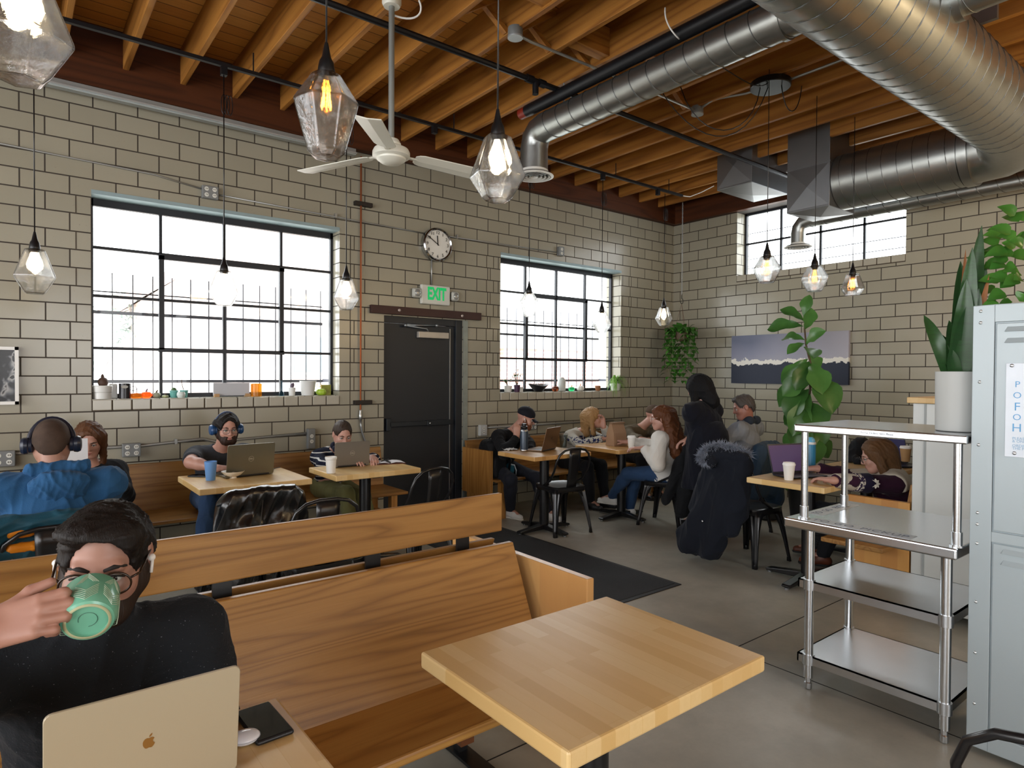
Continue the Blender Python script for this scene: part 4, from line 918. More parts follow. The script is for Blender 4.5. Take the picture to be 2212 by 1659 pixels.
for tip in ((2140, 545), (2150, 600), (2165, 560), (2175, 500), (2190, 480), (2160, 640), (2205, 520), (2195, 600), (2180, 640), (2230, 560), (2200, 560), (2210, 470), (2150, 650)):
    q = atx(tip[0], tip[1], 3.2+r_.uniform(-.1, .1)); b = V(3.22, .52, 1.92); m_ = b.lerp(q, .62); fo.tube([b, (b+m_)/2+V(0, 0, .04), m_], .003, 5); 
    for jj in range(4):
        q2 = q+V(r_.uniform(-.1, .1), r_.uniform(-.08, .08), r_.uniform(-.09, .09)); leaf(fo, q2+(m_-q2)*.3, q2+(q2-m_)*.1, .062, 'heart', .12, (-.7, -.4, .6), .25, .01)
fo.build('foliage', POTHOS, t, smooth=True)
# ------------------------------------------------------------------ things on the window sills
SZ = 1.2695
def sx(px, y=5.83): return aty(px, 860, y).x
def lathe_thing(nm, label, cat, x, y, z, prof, m, part='body', n=28, extra=None, group=None):
    t = thing(nm, label, cat, (x, y, z), 0, group); MB().lathe(prof, n, (x, y, z)).build(part, m, t, smooth='auto'); 
    if extra: extra(t, x, y, z)
    return t
WP = mat('d6d7d4', .35, 0, .03); TEAL = mat('5fa39b', .35)
def twig(t, x, y, z, pts, r=.003, m=STEM, nm='twig'): MB().tube([V(x+a, y, z+b) for a, b in pts], r, 6).build(nm, m, t, smooth=True)
def caudex(t, x, y, z):
    MB().ball((x+.005, y, z+.13), (.036, .036, .04)).ball((x+.002, y, z+.17), (.012, .012, .022)).build('swollen_stem', mat('4a3226', .6), t, smooth=True)
    b = MB()
    for pts in (((.0, .18), (-.01, .22), (-.012, .24)), ((.002, .18), (.014, .22), (.022, .25), (.04, .29), (.05, .30)), ((.004, .18), (-.005, .24), (.02, .27))): b.tube([V(x+p, y, z+q) for p, q in pts], .0018, 5)
    b.build('twigs', mat('5c4a44', .7), t); f = MB()
    for p, q in ((.05, .30), (.04, .29), (.058, .295), (.022, .25), (-.012, .24), (.035, .31)): leaf(f, V(x+p, y, z+q), V(x+p+.018, y, z+q+.008), .01, 'oval', .1)
    f.build('leaves', JADE, t)
lathe_thing('plant_pot', 'white two ring pot with a swollen stem plant at the left end of the sill', 'plant', sx(220), 5.80, SZ, [(.055, 0), (.062, .004), (.064, .05), (.060, .052), (.066, .056), (.07, .10), (.066, .105), (.06, .1)], WP, 'pot', extra=caudex)
t = thing('ceramic_block', 'white square ceramic pot behind the black candle', 'pot', (sx(248), 5.85, SZ)); MB().box(sx(243)-.02, sx(243)+.035, 5.84, 5.90, SZ, SZ+.118).build('body', WP, t, bevel=.008)
def candle_label(t, x, y, z):
    MB().lathe([(0, 0), (.024, 0), (.024, .0015)], 20, (x-.006, y-.0415, z+.095), Matrix.Rotation(PI/2, 4, 'X'), sx=1, sy=.5).build('oval_label', mat('9b9a92', .4), t); MB().lathe([(.036, .118), (.0, .12)], 16, (x, y, z), cap=False).build('wax', mat('d8d4c8', .5), t)
lathe_thing('candle_jar', 'black candle jar with an oval label on the left sill', 'candle', sx(268), 5.79, SZ, [(.033, 0), (.040, .004), (.041, .12), (.037, .122), (.036, .118)], mat('16161c', .25), 'jar', extra=candle_label)
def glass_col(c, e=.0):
    s = N('glowing_coloured_glass'); return s.bsdf(c, .08, 0, .6, **{'Transmission_Weight': .55, 'IOR': 1.3, 'Emission_Color': c, 'Emission_Strength': e})  # emission adds a glow to the coloured glass, though it is no lamp
def pumpkin(label, px, w, h, m, stemm, y=5.81, curl=False, ribs=9, px2=None):
    x = sx(px); t = thing('glass_pumpkin' if 'glass' in label else 'pumpkin_ornament', label, 'pumpkin', (x, y, SZ)); vs = MB(); rows = []
    for i in range(11):
        th = PI*i/10; rr = math.sin(th)**.8*w; zz = h*(1-math.cos(th))/2*(1-.12*math.exp(-((th-PI)/.4)**2)); rows.append([V(x+rr*math.cos(a)*(1-.08*abs(math.sin(a*ribs/2))), y+rr*math.sin(a)*(1-.08*abs(math.sin(a*ribs/2))), SZ+zz) for a in [2*PI*j/36 for j in range(37)]])
    vs.grid(rows).build('body', m, t, smooth=True)
    if curl: MB().tube([V(x, y, SZ+h*.85), V(x+.004, y, SZ+h+.025)]+[V(x-.02+.022*math.cos(a), y, SZ+h+.03+.018*math.sin(a)) for a in [k*.7 for k in range(10)]], .0025, 6).build('curled_stem', stemm, t, smooth=True)
    else: MB().tube([V(x, y, SZ+h*.85), V(x+.002, y, SZ+h*1.1), V(x+.01, y, SZ+h*1.32)], [.008, .006, .004], 8).build('stem', stemm, t, smooth=True)
    return t
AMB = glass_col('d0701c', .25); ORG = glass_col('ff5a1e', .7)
pumpkin('flat amber glass pumpkin with curled wire stem', 294, .052, .05, AMB, mat('55566e', .4), curl=True); pumpkin('bright orange glass pumpkin', 315, .042, .058, ORG, mat('6a5a70', .4))
pumpkin('small greyish green gourd ornament', 337, .032, .05, mat('8d9079', .5), STEM, ribs=5); pumpkin('tiny pale green ornament beside the window bar', 356, .026, .026, mat('a9ae86', .5), STEM, ribs=4)
lathe_thing('plant_pot', 'teal pot with a round cactus', 'plant', sx(375), 5.82, SZ, [(.024, 0), (.03, .05), (.033, .052), (.033, .062), (.028, .062)], TEAL, 'pot', extra=lambda t, x, y, z: MB().ball((x, y, z+.062), (.022, .022, .024)).build('cactus', JADE, t, smooth=True))
lathe_thing('plant_pot', 'small round white pot in front of the teal pots', 'pot', sx(388), 5.775, SZ, [(.022, 0), (.032, .02), (.032, .036), (.027, .046), (.029, .05), (.024, .05)], mat('c9d4cf', .3), 'pot')
lathe_thing('plant_pot', 'teal pot with a curving bare twig', 'plant', sx(398), 5.84, SZ, [(.024, 0), (.03, .05), (.033, .052), (.033, .062), (.028, .062)], TEAL, 'pot', extra=lambda t, x, y, z: twig(t, x, y, z, ((0, .05), (-.01, .09), (-.018, .13), (-.016, .15))))
t = thing('sill_sign', 'blank white board propped on wooden blocks on the left sill', 'sign', (sx(500), 5.82, SZ)); MB().box(sx(461), sx(539), 5.83, 5.845, SZ+.012, SZ+.122).build('board', mat('b4b6bc', .5, 0, .02), t)
for p in (463, 530): MB().box(sx(p)-.002, sx(p)+.035, 5.80, 5.86, SZ, SZ+.028).build('block', mat('b08a5c', .5), t)
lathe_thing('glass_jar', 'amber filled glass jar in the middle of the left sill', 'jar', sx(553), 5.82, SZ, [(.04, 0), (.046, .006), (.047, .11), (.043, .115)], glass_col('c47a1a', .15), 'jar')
lathe_thing('bud_vase', 'slim clear blue bud vase', 'vase', sx(608), 5.83, SZ, [(.02, 0), (.024, .01), (.018, .035), (.006, .05), (.006, .13), (.009, .14)], glassy('a9d4e6', rough=.05), 'vase')
lathe_thing('plant_pot', 'white pot with a small dark succulent', 'plant', sx(629), 5.81, SZ, [(.022, 0), (.026, .004), (.032, .075), (.028, .078)], WP, 'pot', extra=lambda t, x, y, z: MB().ball((x, y, z+.09), (.018, .018, .026)).ball((x+.01, y, z+.1), (.012, .012, .022)).build('succulent', mat('5c4f5e', .6), t, smooth=True))
lathe_thing('plant_pot', 'large tapered white pot on the left sill', 'pot', sx(664), 5.82, SZ, [(.05, 0), (.055, .004), (.074, .135), (.076, .138), (.07, .138), (.068, .125)], WP, 'pot')
pumpkin('lime green pumpkin ornament with a gold ring on top', 691, .05, .068, mat('9fc03a', .4), mat('d0a24a', .3), y=5.80, curl=True)
t = thing('small_box', 'small patterned green box at the right end of the left sill', 'box', (sx(706), 5.86, SZ)); MB().box(sx(695), sx(716), 5.84, 5.87, SZ, SZ+.10).build('body', mat('8a8f3c', .4, 0, .5, 40), t, bevel=.002)
# right sill
def jade(t, x, y, z, h=.10, sp=.06, seed=1):
    b = MB(); f = MB(); r_ = random.Random(seed)
    for k in range(7):
        a = r_.uniform(0, 2*PI); tp = V(x+sp*math.cos(a)*r_.uniform(.5, 1.2), y+.6*sp*math.sin(a), z+h*r_.uniform(.55, 1.1)); md = V(x+(tp.x-x)*.4, y+(tp.y-y)*.4, z+h*.3); b.tube([V(x, y, z-.02), md, tp], [.004, .003, .002], 5)
        for j in range(9):
            th = r_.uniform(0, 2*PI); d = V(math.cos(th), math.sin(th), r_.uniform(-.1, .9)).normalized(); q = md.lerp(tp, r_.uniform(.4, 1)); leaf(f, q, q+d*.028, .016, 'oval', .1, n=4)
    b.build('branches', mat('6d6450', .7), t); f.build('foliage', JADE, t, smooth=True)
lathe_thing('plant_pot', 'white pot with a jade plant at the left end of the right sill', 'plant', sx(1096), 5.82, SZ, [(.036, 0), (.04, .004), (.047, .075), (.042, .078)], WP, 'pot', extra=lambda t, x, y, z: jade(t, x, y, z+.08, .07, .06, 4))
lathe_thing('plant_pot', 'purple pot with a tall branching jade plant', 'plant', sx(1112), 5.79, SZ, [(.026, 0), (.03, .004), (.039, .085), (.035, .088)], mat('3c1f3c', .4), 'pot', extra=lambda t, x, y, z: jade(t, x, y, z+.09, .16, .09, 9))
lathe_thing('plant_pot', 'small plain white pot right of the purple pot', 'pot', sx(1124), 5.82, SZ, [(.024, 0), (.028, .06), (.025, .062)], WP, 'pot')
x = sx(1162); t = thing('boat_bowl', 'black boat shaped bowl on the right sill', 'bowl', (x, 5.82, SZ)); rows = []
for i in range(9):
    f_ = i/8; rows.append([V(x+(.045+.10*f_**1.1)*math.cos(a), 5.82+(.035+.05*f_)*math.sin(a), SZ+.10*f_*(.72+.28*math.cos(a)**2)) for a in [2*PI*j/32 for j in range(33)]])
MB().grid(rows).build('shell', mat('17181d', .35), t, smooth=True, solid=.005); b = MB(); r_ = random.Random(2)
for k in range(12): b.ball((x+r_.uniform(-.07, .07), 5.82+r_.uniform(-.03, .03), SZ+.085), r_.uniform(.012, .02), 8, 6)
b.build('pebbles', mat('8c8a88', .6), t, smooth=True); MB().lathe([(0, .0), (.045, 0), (.045, .006)], 20, (x, 5.82, SZ), sy=.8).build('bowl_foot', mat('17181d', .35), t)
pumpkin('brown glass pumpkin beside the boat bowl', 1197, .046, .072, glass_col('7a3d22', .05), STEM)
lathe_thing('ceramic_vase', 'tall ribbed white vase on the right sill', 'vase', sx(1214), 5.84, SZ, [(.036, 0), (.05, .01), (.052, .12), (.046, .15), (.03, .165), (.026, .175), (.022, .17)], mat('bfc4c0', .5), 'vase')
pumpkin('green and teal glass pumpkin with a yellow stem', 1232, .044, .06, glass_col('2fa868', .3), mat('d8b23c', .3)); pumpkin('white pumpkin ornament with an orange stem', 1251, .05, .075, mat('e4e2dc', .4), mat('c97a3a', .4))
lathe_thing('plant_pot', 'small terracotta pot left of the spider plant', 'pot', sx(1289), 5.81, SZ, [(.024, 0), (.036, .03), (.038, .066), (.034, .068)], mat('8a5a38', .6), 'pot')
def spider(t, x, y, z):
    f = MB(); r_ = random.Random(8)
    for k in range(80):
        a = r_.uniform(0, 2*PI); L = r_.uniform(.16, .34); r1 = r_.uniform(.05, .13); up = r_.uniform(.03, .16); d = V(math.cos(a), -abs(math.sin(a))*.8+.2*math.sin(a), 0)
        if d.y > .12: d.y = .12
        pts = bez(V(x, y, z), V(x, y, z+up)+d*r1*.4, V(x, y, z+up)+d*r1*1.2, V(x, y, z+up-L*.8)+d*r1*1.5, 7); sd = d.cross(V(0, 0, 1)).normalized()
        f.grid([[p-sd*.008*(1-i/7.3), p+V(0, 0, -.002), p+sd*.008*(1-i/7.3)] for i, p in enumerate(pts)])
    f.build('foliage', SPIDER, t, smooth=True)
lathe_thing('spider_plant', 'spider plant spilling over the right end of the right sill', 'plant', sx(1326), 5.80, SZ, [(.05, 0), (.055, .004), (.075, .09), (.07, .095)], WP, 'pot', extra=lambda t, x, y, z: spider(t, x, y, z+.09))
# ------------------------------------------------------------------ laptops
def laptop(label, pos, rz, w, dp, lid_h, tilt, body, screen='1a1c22', logo=None, scr_e=0.0, lm=None):
    """hinge centre at pos; keyboard reaches +Y (towards the user), lid leans back"""
    t = thing('laptop', label, 'laptop', pos, rz, local=True); a = w/2
    MB().box(-a, a, 0, dp, .002, .014).build('base', body, t, bevel=.004)
    MB().box(-a*.88, a*.88, .03, dp*.55, .0141, .0148).build('keyboard', mat('1b1b1d', .5), t)
    MB().box(-a*.35, a*.35, dp*.62, dp*.95, .0141, .0145).build('trackpad', body, t)
    M = Matrix.Translation((0, 0, .012))@Matrix.Rotation(tilt, 4, 'X')   # lid leaning to -Y
    lid = MB(); poly = []; r = .012
    for cx, cz, a0 in ((a-r, lid_h-r, 0), (-a+r, lid_h-r, PI/2), (-a+.003, .003, PI), (a-.003, .003, 1.5*PI)):
        rr = r if cz > .1 else .003
        poly += [(cx+rr*math.cos(a0+k*PI/8), cz+rr*math.sin(a0+k*PI/8)) for k in range(5)]
    lid.prism(poly, -.003, .003, 1, M); l = lid.build('lid', body, t, bevel=.001, seg=1)
    s = N('screen'); em = s.bsdf(screen, .15, 0, .5, **{'Emission_Color': screen, 'Emission_Strength': scr_e})
    MB().box(-a*.95, a*.95, .0031, .0036, lid_h*.07, lid_h*.95, M).build('screen', em, l)
    MB().tube([V(-a*.8, 0, .010), V(a*.8, 0, .010)], .007, 10).build('hinge', mat('2a2a2c', .4, .5), t, smooth='auto')
    Mb = M@Matrix.Translation((0, -.0032, lid_h*.52))@Matrix.Rotation(PI/2, 4, 'X')
    lm = lm or mat('c9c4b8', .3, .5)
    if logo == 'apple':
        sc = lid_h*.0105; out = [(0, 3.3), (1.0, 3.75), (2.2, 3.8), (3.3, 3.3), (4.0, 2.5), (3.2, 1.8), (2.85, .7), (3.1, -.5), (3.8, -1.3), (4.3, -1.6), (3.7, -3.1), (2.6, -4.6), (1.6, -5.1), (.6, -4.8), (0, -4.65), (-.7, -4.85), (-1.7, -5.1), (-2.8, -4.5), (-3.8, -3), (-4.4, -1.2), (-4.45, .6), (-3.9, 2.2), (-2.8, 3.4), (-1.5, 3.8), (-.6, 3.6)]
        b = MB(); b.prism([(x*sc, y*sc) for x, y in out], 0, .0004, 2, Mb)
        b.prism([(x*sc, y*sc) for x, y in ((.1, 4.3), (.3, 5.6), (1.2, 6.7), (2.3, 7.2), (2.2, 5.9), (1.3, 4.8))], 0, .0004, 2, Mb); b.build('apple_emblem', lm, l)
    elif logo == 'ring':
        b = MB(); b.lathe([(.019, 0), (.019, .0006), (.0172, .0006), (.0172, 0)], 28, (0, 0, 0), Mb, cap=False).build('ring_emblem', lm, l)
        text('lettering', 'DELL', .0135, lm, l, Mb, .0004, offset=.0004)
    return t
ALU = mat('c2b08c', .38, .35, .03, 3)
laptop('silver laptop with an apple emblem in the left foreground', (.1785, 1.215, .7515), 0, .285, .20, .196, .12, mat('aa9f87', .42, .15, .02, 2), logo='apple', lm=mat('8d6530', .35, .3))
def top_of(px, py, z=.7515): p = atz(px, py, z); return p
q = top_of(543, 1030); laptop('large grey laptop with a ring logo facing the headphones man', (q.x-.0, q.y+.03, .7515), .1, .33, .22, .222, .16, mat('75705f', .35, .7, .05, 3), logo='ring', lm=mat('b9b2a0', .3, .5))
q = top_of(760, 1008); laptop('grey laptop with a ring logo in front of the striped sweater woman', (q.x, q.y, .7515), -.04, .285, .19, .185, .10, mat('79736a', .38, .6, .05, 3), logo='ring', lm=mat('a9a294', .3, .5))
q = top_of(1190, 974); laptop('bronze toned laptop of the man in the black cap', (q.x, q.y+.03, .7515), .38, .30, .19, .22, .25, mat('6d5540', .35, .6, .06, 3), logo='apple', lm=mat('2f241a', .4))
laptop('dark laptop with a dim purple screen on the right table', (4.52, 2.42, .7515), PI-.35, .33, .18, .22, .30, mat('22232c', .35, .3), '4a3a58', scr_e=.35)
laptop('dark laptop on the far right table behind the maroon sweater woman', (5.72, 2.20, .7515), PI-.5, .31, .20, .21, .2, mat('1d1e2a', .35, .3), '33335a', scr_e=.2)
# ------------------------------------------------------------------ cups, bottles and other table things
def cup(label, x, y, prof, m, lid=None, lm=None, nm='cup', cat='cup', z=.7505, extra=None):
    t = thing(nm, label, cat, (x, y, z)); MB().lathe(prof, 28, (x, y, z)).build('cup_body' if nm == 'cup' else 'body', m, t, smooth='auto')
    if lid: MB().lathe(lid, 28, (x, y, z)).build('lid', lm, t, smooth='auto')
    if extra: extra(t, x, y, z)
    return t
PCUP = [(.026, 0), (.029, .002), (.040, .105), (.041, .11)]; PLID = [(.043, .106), (.043, .114), (.040, .118), (.038, .125), (.030, .125), (.028, .120), (0, .120)]
CW = mat('e2e0da', .5, 0, .02); LW = mat('ecebe6', .35, 0, .02)
q = top_of(455, 1037); cup('blue translucent plastic tumbler on the headphones man\'s table', q.x, q.y, [(.028, 0), (.030, .003), (.040, .128), (.038, .128), (.028, .006), (0, .006)], None or (lambda: (lambda s: s.bsdf('7fb2f2', .3, 0, .5, **{'Transmission_Weight': .35, 'IOR': 1.15}))(N('blue_plastic')))())
q = top_of(715, 1022); cup('white paper cup on the striped sweater woman\'s table', q.x, q.y, [(.028, 0), (.031, .002), (.038, .10), (.042, .104), (.043, .118), (.038, .12), (.036, .115), (0, .11)], CW)
q = top_of(1364, 968); cup('white paper cup beside the paper bag', q.x, q.y, PCUP, CW, PLID, LW)
q = top_of(1704, 1037); cup('white paper cup with a lid on the right table', q.x, q.y, PCUP, CW, PLID, LW)
q = top_of(1217, 966); cup('clear plastic cup with a lid on the cap man\'s table', q.x, q.y, [(.030, 0), (.032, .003), (.044, .125), (.043, .125), (.031, .006), (0, .006)], glassy('dfe3e2', rough=.08), [(.047, .125), (.047, .133), (.042, .14), (0, .142)], glassy('f0f2f2', rough=.1))
q = top_of(1960, 998); cup('kraft paper cup held up behind the maroon sweater woman', 5.62, 2.06, PCUP, mat('b08a5c', .6), PLID, LW, z=.80)
q = top_of(1132, 974); cup('navy insulated bottle with a black cap', q.x, q.y, [(.034, 0), (.038, .004), (.038, .19), (.034, .205), (.030, .21)], mat('33404e', .3, .2), [(.03, .21), (.032, .214), (.032, .235), (.022, .24), (.022, .262), (0, .265)], BLACK, 'water_bottle', 'bottle', extra=lambda t, x, y, z: (MB().lathe([(.0385, .19), (.036, .20), (.031, .209)], 28, (x, y, z), cap=False).build('steel_collar', STEEL2, t, smooth=True), MB().lathe([(.034, -.0), (.0385, .003), (.0386, .014), (.038, .015)], 28, (x, y, z), cap=False).build('steel_base', STEEL2, t, smooth=True)))
cup('blue insulated bottle with a white and blue lid', 4.80, 2.42, [(.036, 0), (.04, .004), (.04, .20), (.036, .212)], mat('2f7fa8', .35), [(.036, .212), (.036, .225), (.03, .25), (.018, .262), (0, .264)], mat('5fa9cf', .3), 'water_bottle', 'bottle', extra=lambda t, x, y, z: MB().lathe([(.04, .208), (.041, .214), (.04, .226)], 28, (x, y, z), cap=False).build('white_band', WP, t, smooth=True))
q = top_of(503, 1032); t = cup('white footed bowl with olives on the headphones man\'s table', q.x, q.y, [(.026, 0), (.026, .010), (.05, .02), (.072, .042), (.076, .048), (.073, .047), (.05, .026), (0, .02)], mat('e4dccb', .35, 0, .03), nm='snack_bowl', cat='bowl')
b = MB()
for dx, dy in ((-.03, 0), (-.01, .02), (.015, -.01), (.03, .012), (0, -.025)): b.ball((q.x+dx, q.y+dy, .785), .014, 10, 7)
b.build('snacks', mat('6a6258', .5), t, smooth=True)
def phone(label, cx, cy, w, h, rz, z=.7505, case='121316'):
    t = thing('smartphone', label, 'phone', (cx, cy, z), rz, local=True); MB().box(-w/2, w/2, -h/2, h/2, 0, .010).build('case', mat(case, .5), t, bevel=.005, seg=3); MB().box(-w/2+.004, w/2-.004, -h/2+.004, h/2-.004, .0101, .0108).build('screen_glass', mat('0c1016', .06, 0, .02), t)
a, b, c, d = [atz(*p, .755) for p in ((515, 1545), (572, 1518), (630, 1578), (562, 1612))]; ctr = (a+b+c+d)/4
phone('black phone on the corner of the foreground laptop table', ctr.x, ctr.y, .075, .146, .03)
q = top_of(432, 1029); phone('black phone at the edge of the headphones man\'s table', q.x, q.y, .07, .145, .9)
q = atz(530, 1595, .76); t = thing('earbud_case', 'white earbud case beside the foreground laptop', 'earbud case', (q.x, q.y, .7505)); MB().ball((q.x, q.y, .7505+.012), (.028, .024, .0118), 20, 12).build('shell', mat('dfe2ea', .15), t, smooth=True)
MB().lathe([(.0285, .0115), (.0286, .0125)], 20, (q.x, q.y, .7505), sy=.86, cap=False).build('lid_seam', mat('9a9ca4', .4), t)
# notebook, cable, bag, napkin
q = top_of(838, 1000); t = thing('open_notebook', 'open notebook with a pen on the striped sweater woman\'s table', 'notebook', (q.x, q.y, .7505), -.25, local=True)
MB().box(-.13, .13, -.085, .085, 0, .006).build('leather_cover', mat('5a2f20', .5), t, bevel=.002); pg = MB()
for s_ in (-1, 1): pg.grid([[(s_*x, y, .0065+.010*math.sin(PI*min(1, x/.12))*.9) for y in (-.078, 0, .078)] for x in (.002, .02, .05, .09, .122)])
pg.build('pages', mat('e6e6ea', .6, 0, .02), t, solid=.001); MB().tube([(-.06, -.03, .022), (.02, .06, .022)], .004, 8).build('pen', BLACK, t, smooth='auto')
MB().box(-.004, .004, -.08, .085, .006, .019).build('page_band', BLACK, t)
q = aty(1325, 960, 4.55); bx, by = 4.93, 4.52; t = thing('paper_bag', 'brown paper takeaway bag with a folded top', 'paper bag', (bx, by, .75)); KR = mat('9a7a5e', .8, 0, .1, 10, .15, 14)
MB().add([(bx-.10, by-.06, .7505), (bx+.10, by-.06, .7505), (bx+.10, by+.06, .7505), (bx-.10, by+.06, .7505), (bx-.096, by-.05, .88), (bx+.096, by-.05, .88), (bx+.096, by+.05, .88), (bx-.096, by+.05, .88), (bx-.09, by-.012, .985), (bx+.09, by-.012, .985), (bx+.09, by+.012, .985), (bx-.09, by+.012, .985)], [(0, 1, 5, 4), (1, 2, 6, 5), (2, 3, 7, 6), (3, 0, 4, 7), (4, 5, 9, 8), (5, 6, 10, 9), (6, 7, 11, 10), (7, 4, 8, 11), (8, 9, 10, 11), (3, 2, 1, 0)]).build('bag_body', KR, t, bevel=.003)
MB().box(bx-.094, bx+.094, by-.03, by+.014, .972, .992).build('folded_top', mat('7d6249', .8), t, bevel=.003)
q = top_of(1105, 972); t = thing('crumpled_napkin', 'crumpled white napkin beside the navy bottle', 'napkin', (q.x, q.y, .75)); rr = random.Random(4)
MB().grid([[(q.x+.018*i-.07, q.y+.018*j-.05, .752+rr.uniform(0, .018)) for j in range(7)] for i in range(8)]).build('tissue', mat('c9c6c2', .8), t, smooth=True, solid=.001)
q = top_of(1385, 966); t = thing('paper_wrap', 'white paper wrap lying beside the paper cup', 'paper', (q.x, q.y, .75)); MB().grid([[(q.x+.02*i-.07, q.y+.02*j-.05, .752+rr.uniform(0, .012)) for j in range(6)] for i in range(8)]).build('sheet', mat('d8d6d2', .8), t, smooth=True, solid=.001)
t = thing('spiral_notebook', 'white open notebook beside the blue bottle on the right table', 'notebook', (4.74, 2.22, .75), .4, local=True); MB().box(-.07, .07, -.10, .10, .001, .010).build('pages', mat('cfcdc9', .6, 0, .02), t); MB().box(-.073, .073, -.103, .103, 0, .001).build('cover', BLACK, t)
t = thing('charging_cable', 'black charging cable on the headphones man\'s table', 'cable', (1.55, 4.75, .755)); MB().tube(bez((1.42, 4.72, .757), (1.55, 4.66, .757), (1.5, 4.9, .757), (1.62, 4.93, .757)), .003, 6).build('cord', BLACK, t, smooth=True)
# ------------------------------------------------------------------ street outside
GR = mat('dcd8d0', .9); t = MB().box(-40, 60, 6.3, 60, -.5, -.3).build('ground', GR, kind='structure')
def house():
    t = thing('house', 'pale house with a pink gable seen through the left window', 'house', (5.6, 16, -.3)); WL = mat('ecdcd6', .9); RF = mat('e0c4ba', .9)
    MB().prism([(2.2, -.3), (8.6, -.3), (8.6, 3.0), (5.2, 5.3), (2.2, 3.0)], 16, 22, 1).build('wall', WL, t); a = MB()
    a.prism([(1.9, 2.85), (5.2, 5.15), (5.2, 5.4), (1.7, 3.0)], 15.6, 22, 1); a.prism([(8.9, 2.85), (5.2, 5.15), (5.2, 5.4), (9.1, 3.0)], 15.6, 22, 1); a.build('roof', RF, t)
    w = MB().box(5.6, 6.3, 15.95, 16, 1.5, 2.4).build('window', mat('7d93a0', .2), t); MB().box(5.5, 6.4, 15.9, 15.95, 1.42, 1.5).build('sill', WP, w)
house()
t = thing('tree', 'small grey green tree outside the left window', 'tree', (2.3, 17, -.3)); MB().tube([(2.3, 17, -.3), (2.35, 17, 1.4)], [.1, .06], 8).build('trunk', STEM, t); fo = MB(); rr = random.Random(6)
for k in range(420):
    d = V(rr.gauss(0, 1), rr.gauss(0, 1), rr.gauss(0, 1)).normalized()*rr.uniform(.2, 1); p = V(2.3+d.x*1.3, 17+d.y*1.0, 2.4+d.z*1.25); leaf(fo, p, p+V(rr.uniform(-.3, .3), 0, rr.uniform(-.2, .2)), .2, 'oval', n=3)
fo.build('foliage', mat('b4c6be', .8), t)
t = thing('brick_building', 'red brick building seen through the window right of the door', 'building', (15, 17, -.3))
s = N('red_brick'); tc = s.coord((1, 1, 1)); br = s.n('ShaderNodeTexBrick'); g = s.n('ShaderNodeNewGeometry'); sp = s.n('ShaderNodeSeparateXYZ'); s.l(g.outputs['Position'], sp.inputs[0]); cb = s.n('ShaderNodeCombineXYZ'); s.l(sp.outputs[0], cb.inputs[0]); s.l(sp.outputs[2], cb.inputs[1]); s.l(cb.outputs[0], br.inputs['Vector'])
for k, q in (('Scale', 1), ('Mortar Size', .02), ('Brick Width', .42), ('Row Height', .14)): br.inputs[k].default_value = q
br.inputs['Color1'].default_value = lin('dba094'); br.inputs['Color2'].default_value = lin('cf8f84'); br.inputs['Mortar'].default_value = lin('efe6e0')
MB().box(13.0, 17.6, 17, 22, .2, 2.35).build('brick_wall', s.bsdf(br.outputs[0], .9), t); MB().box(12.4, 24, 16.9, 22, 2.35, 2.75).build('parapet', mat('efece8', .9), t); MB().box(12.4, 24, 16.95, 22, -.3, .2).build('plinth', mat('efece8', .9), t)
t = thing('street_fence', 'pale low fence outside the window right of the door', 'fence', (12, 12, -.3)); MB().box(6, 22, 12, 12.1, -.3, 1.05).build('fence_panel', mat('d8e6e8', .8), t); MB().box(6, 22, 11.95, 12.15, 1.05, 1.12).build('fence_rail', mat('eef2f2', .8), t)
# ------------------------------------------------------------------ organic surfaces: blended distance fields meshed with surface nets
nv = lambda a: np.array(a, dtype=np.float64)
def unit(a): a = nv(a); return a/np.linalg.norm(a)
class Org:
    def __init__(s): s.p = []
    def cap(s, a, b, ra, rb=None, k=.02, flat=None, op=0, clip=()):
        s.p.append(('c', nv(a), nv(b), ra, ra if rb is None else rb, k, flat, op, clip)); return s
    def ell(s, c, r, R=None, k=.02, op=0, clip=()):
        s.p.append(('e', nv(c), nv((r, r, r) if np.isscalar(r) else r), None if R is None else nv(R), 0, k, None, op, clip)); return s
    def box(s, c, half, R=None, rnd=.02, k=.02, op=0, clip=()):
        s.p.append(('b', nv(c), nv(half), None if R is None else nv(R), rnd, k, None, op, clip)); return s
    def grown(s, d, k=None):
        o = Org()
        for q in s.p:
            q = list(q)
            if q[0] == 'c': q[3] += d; q[4] += d
            elif q[0] == 'e': q[2] = q[2]+d
            else: q[2] = q[2]+d
            if k is not None: q[5] = k
            o.p.append(tuple(q))
        return o
    def plus(s, *os):
        o = Org(); o.p = list(s.p)
        for q in os: o.p += q.p
        return o
    def bounds(s):
        lo, hi = nv([9e9]*3), nv([-9e9]*3)
        for q in s.p:
            if q[7]: continue
            if q[0] == 'c': r = max(q[3], q[4])*1.05; l, h = np.minimum(q[1], q[2])-r, np.maximum(q[1], q[2])+r
            else: r = (np.linalg.norm(q[2]) if q[3] is not None else q[2].max())+(q[4] if q[0] == 'b' else 0); l, h = q[1]-r, q[1]+r
            lo = np.minimum(lo, l); hi = np.maximum(hi, h)
        return lo, hi
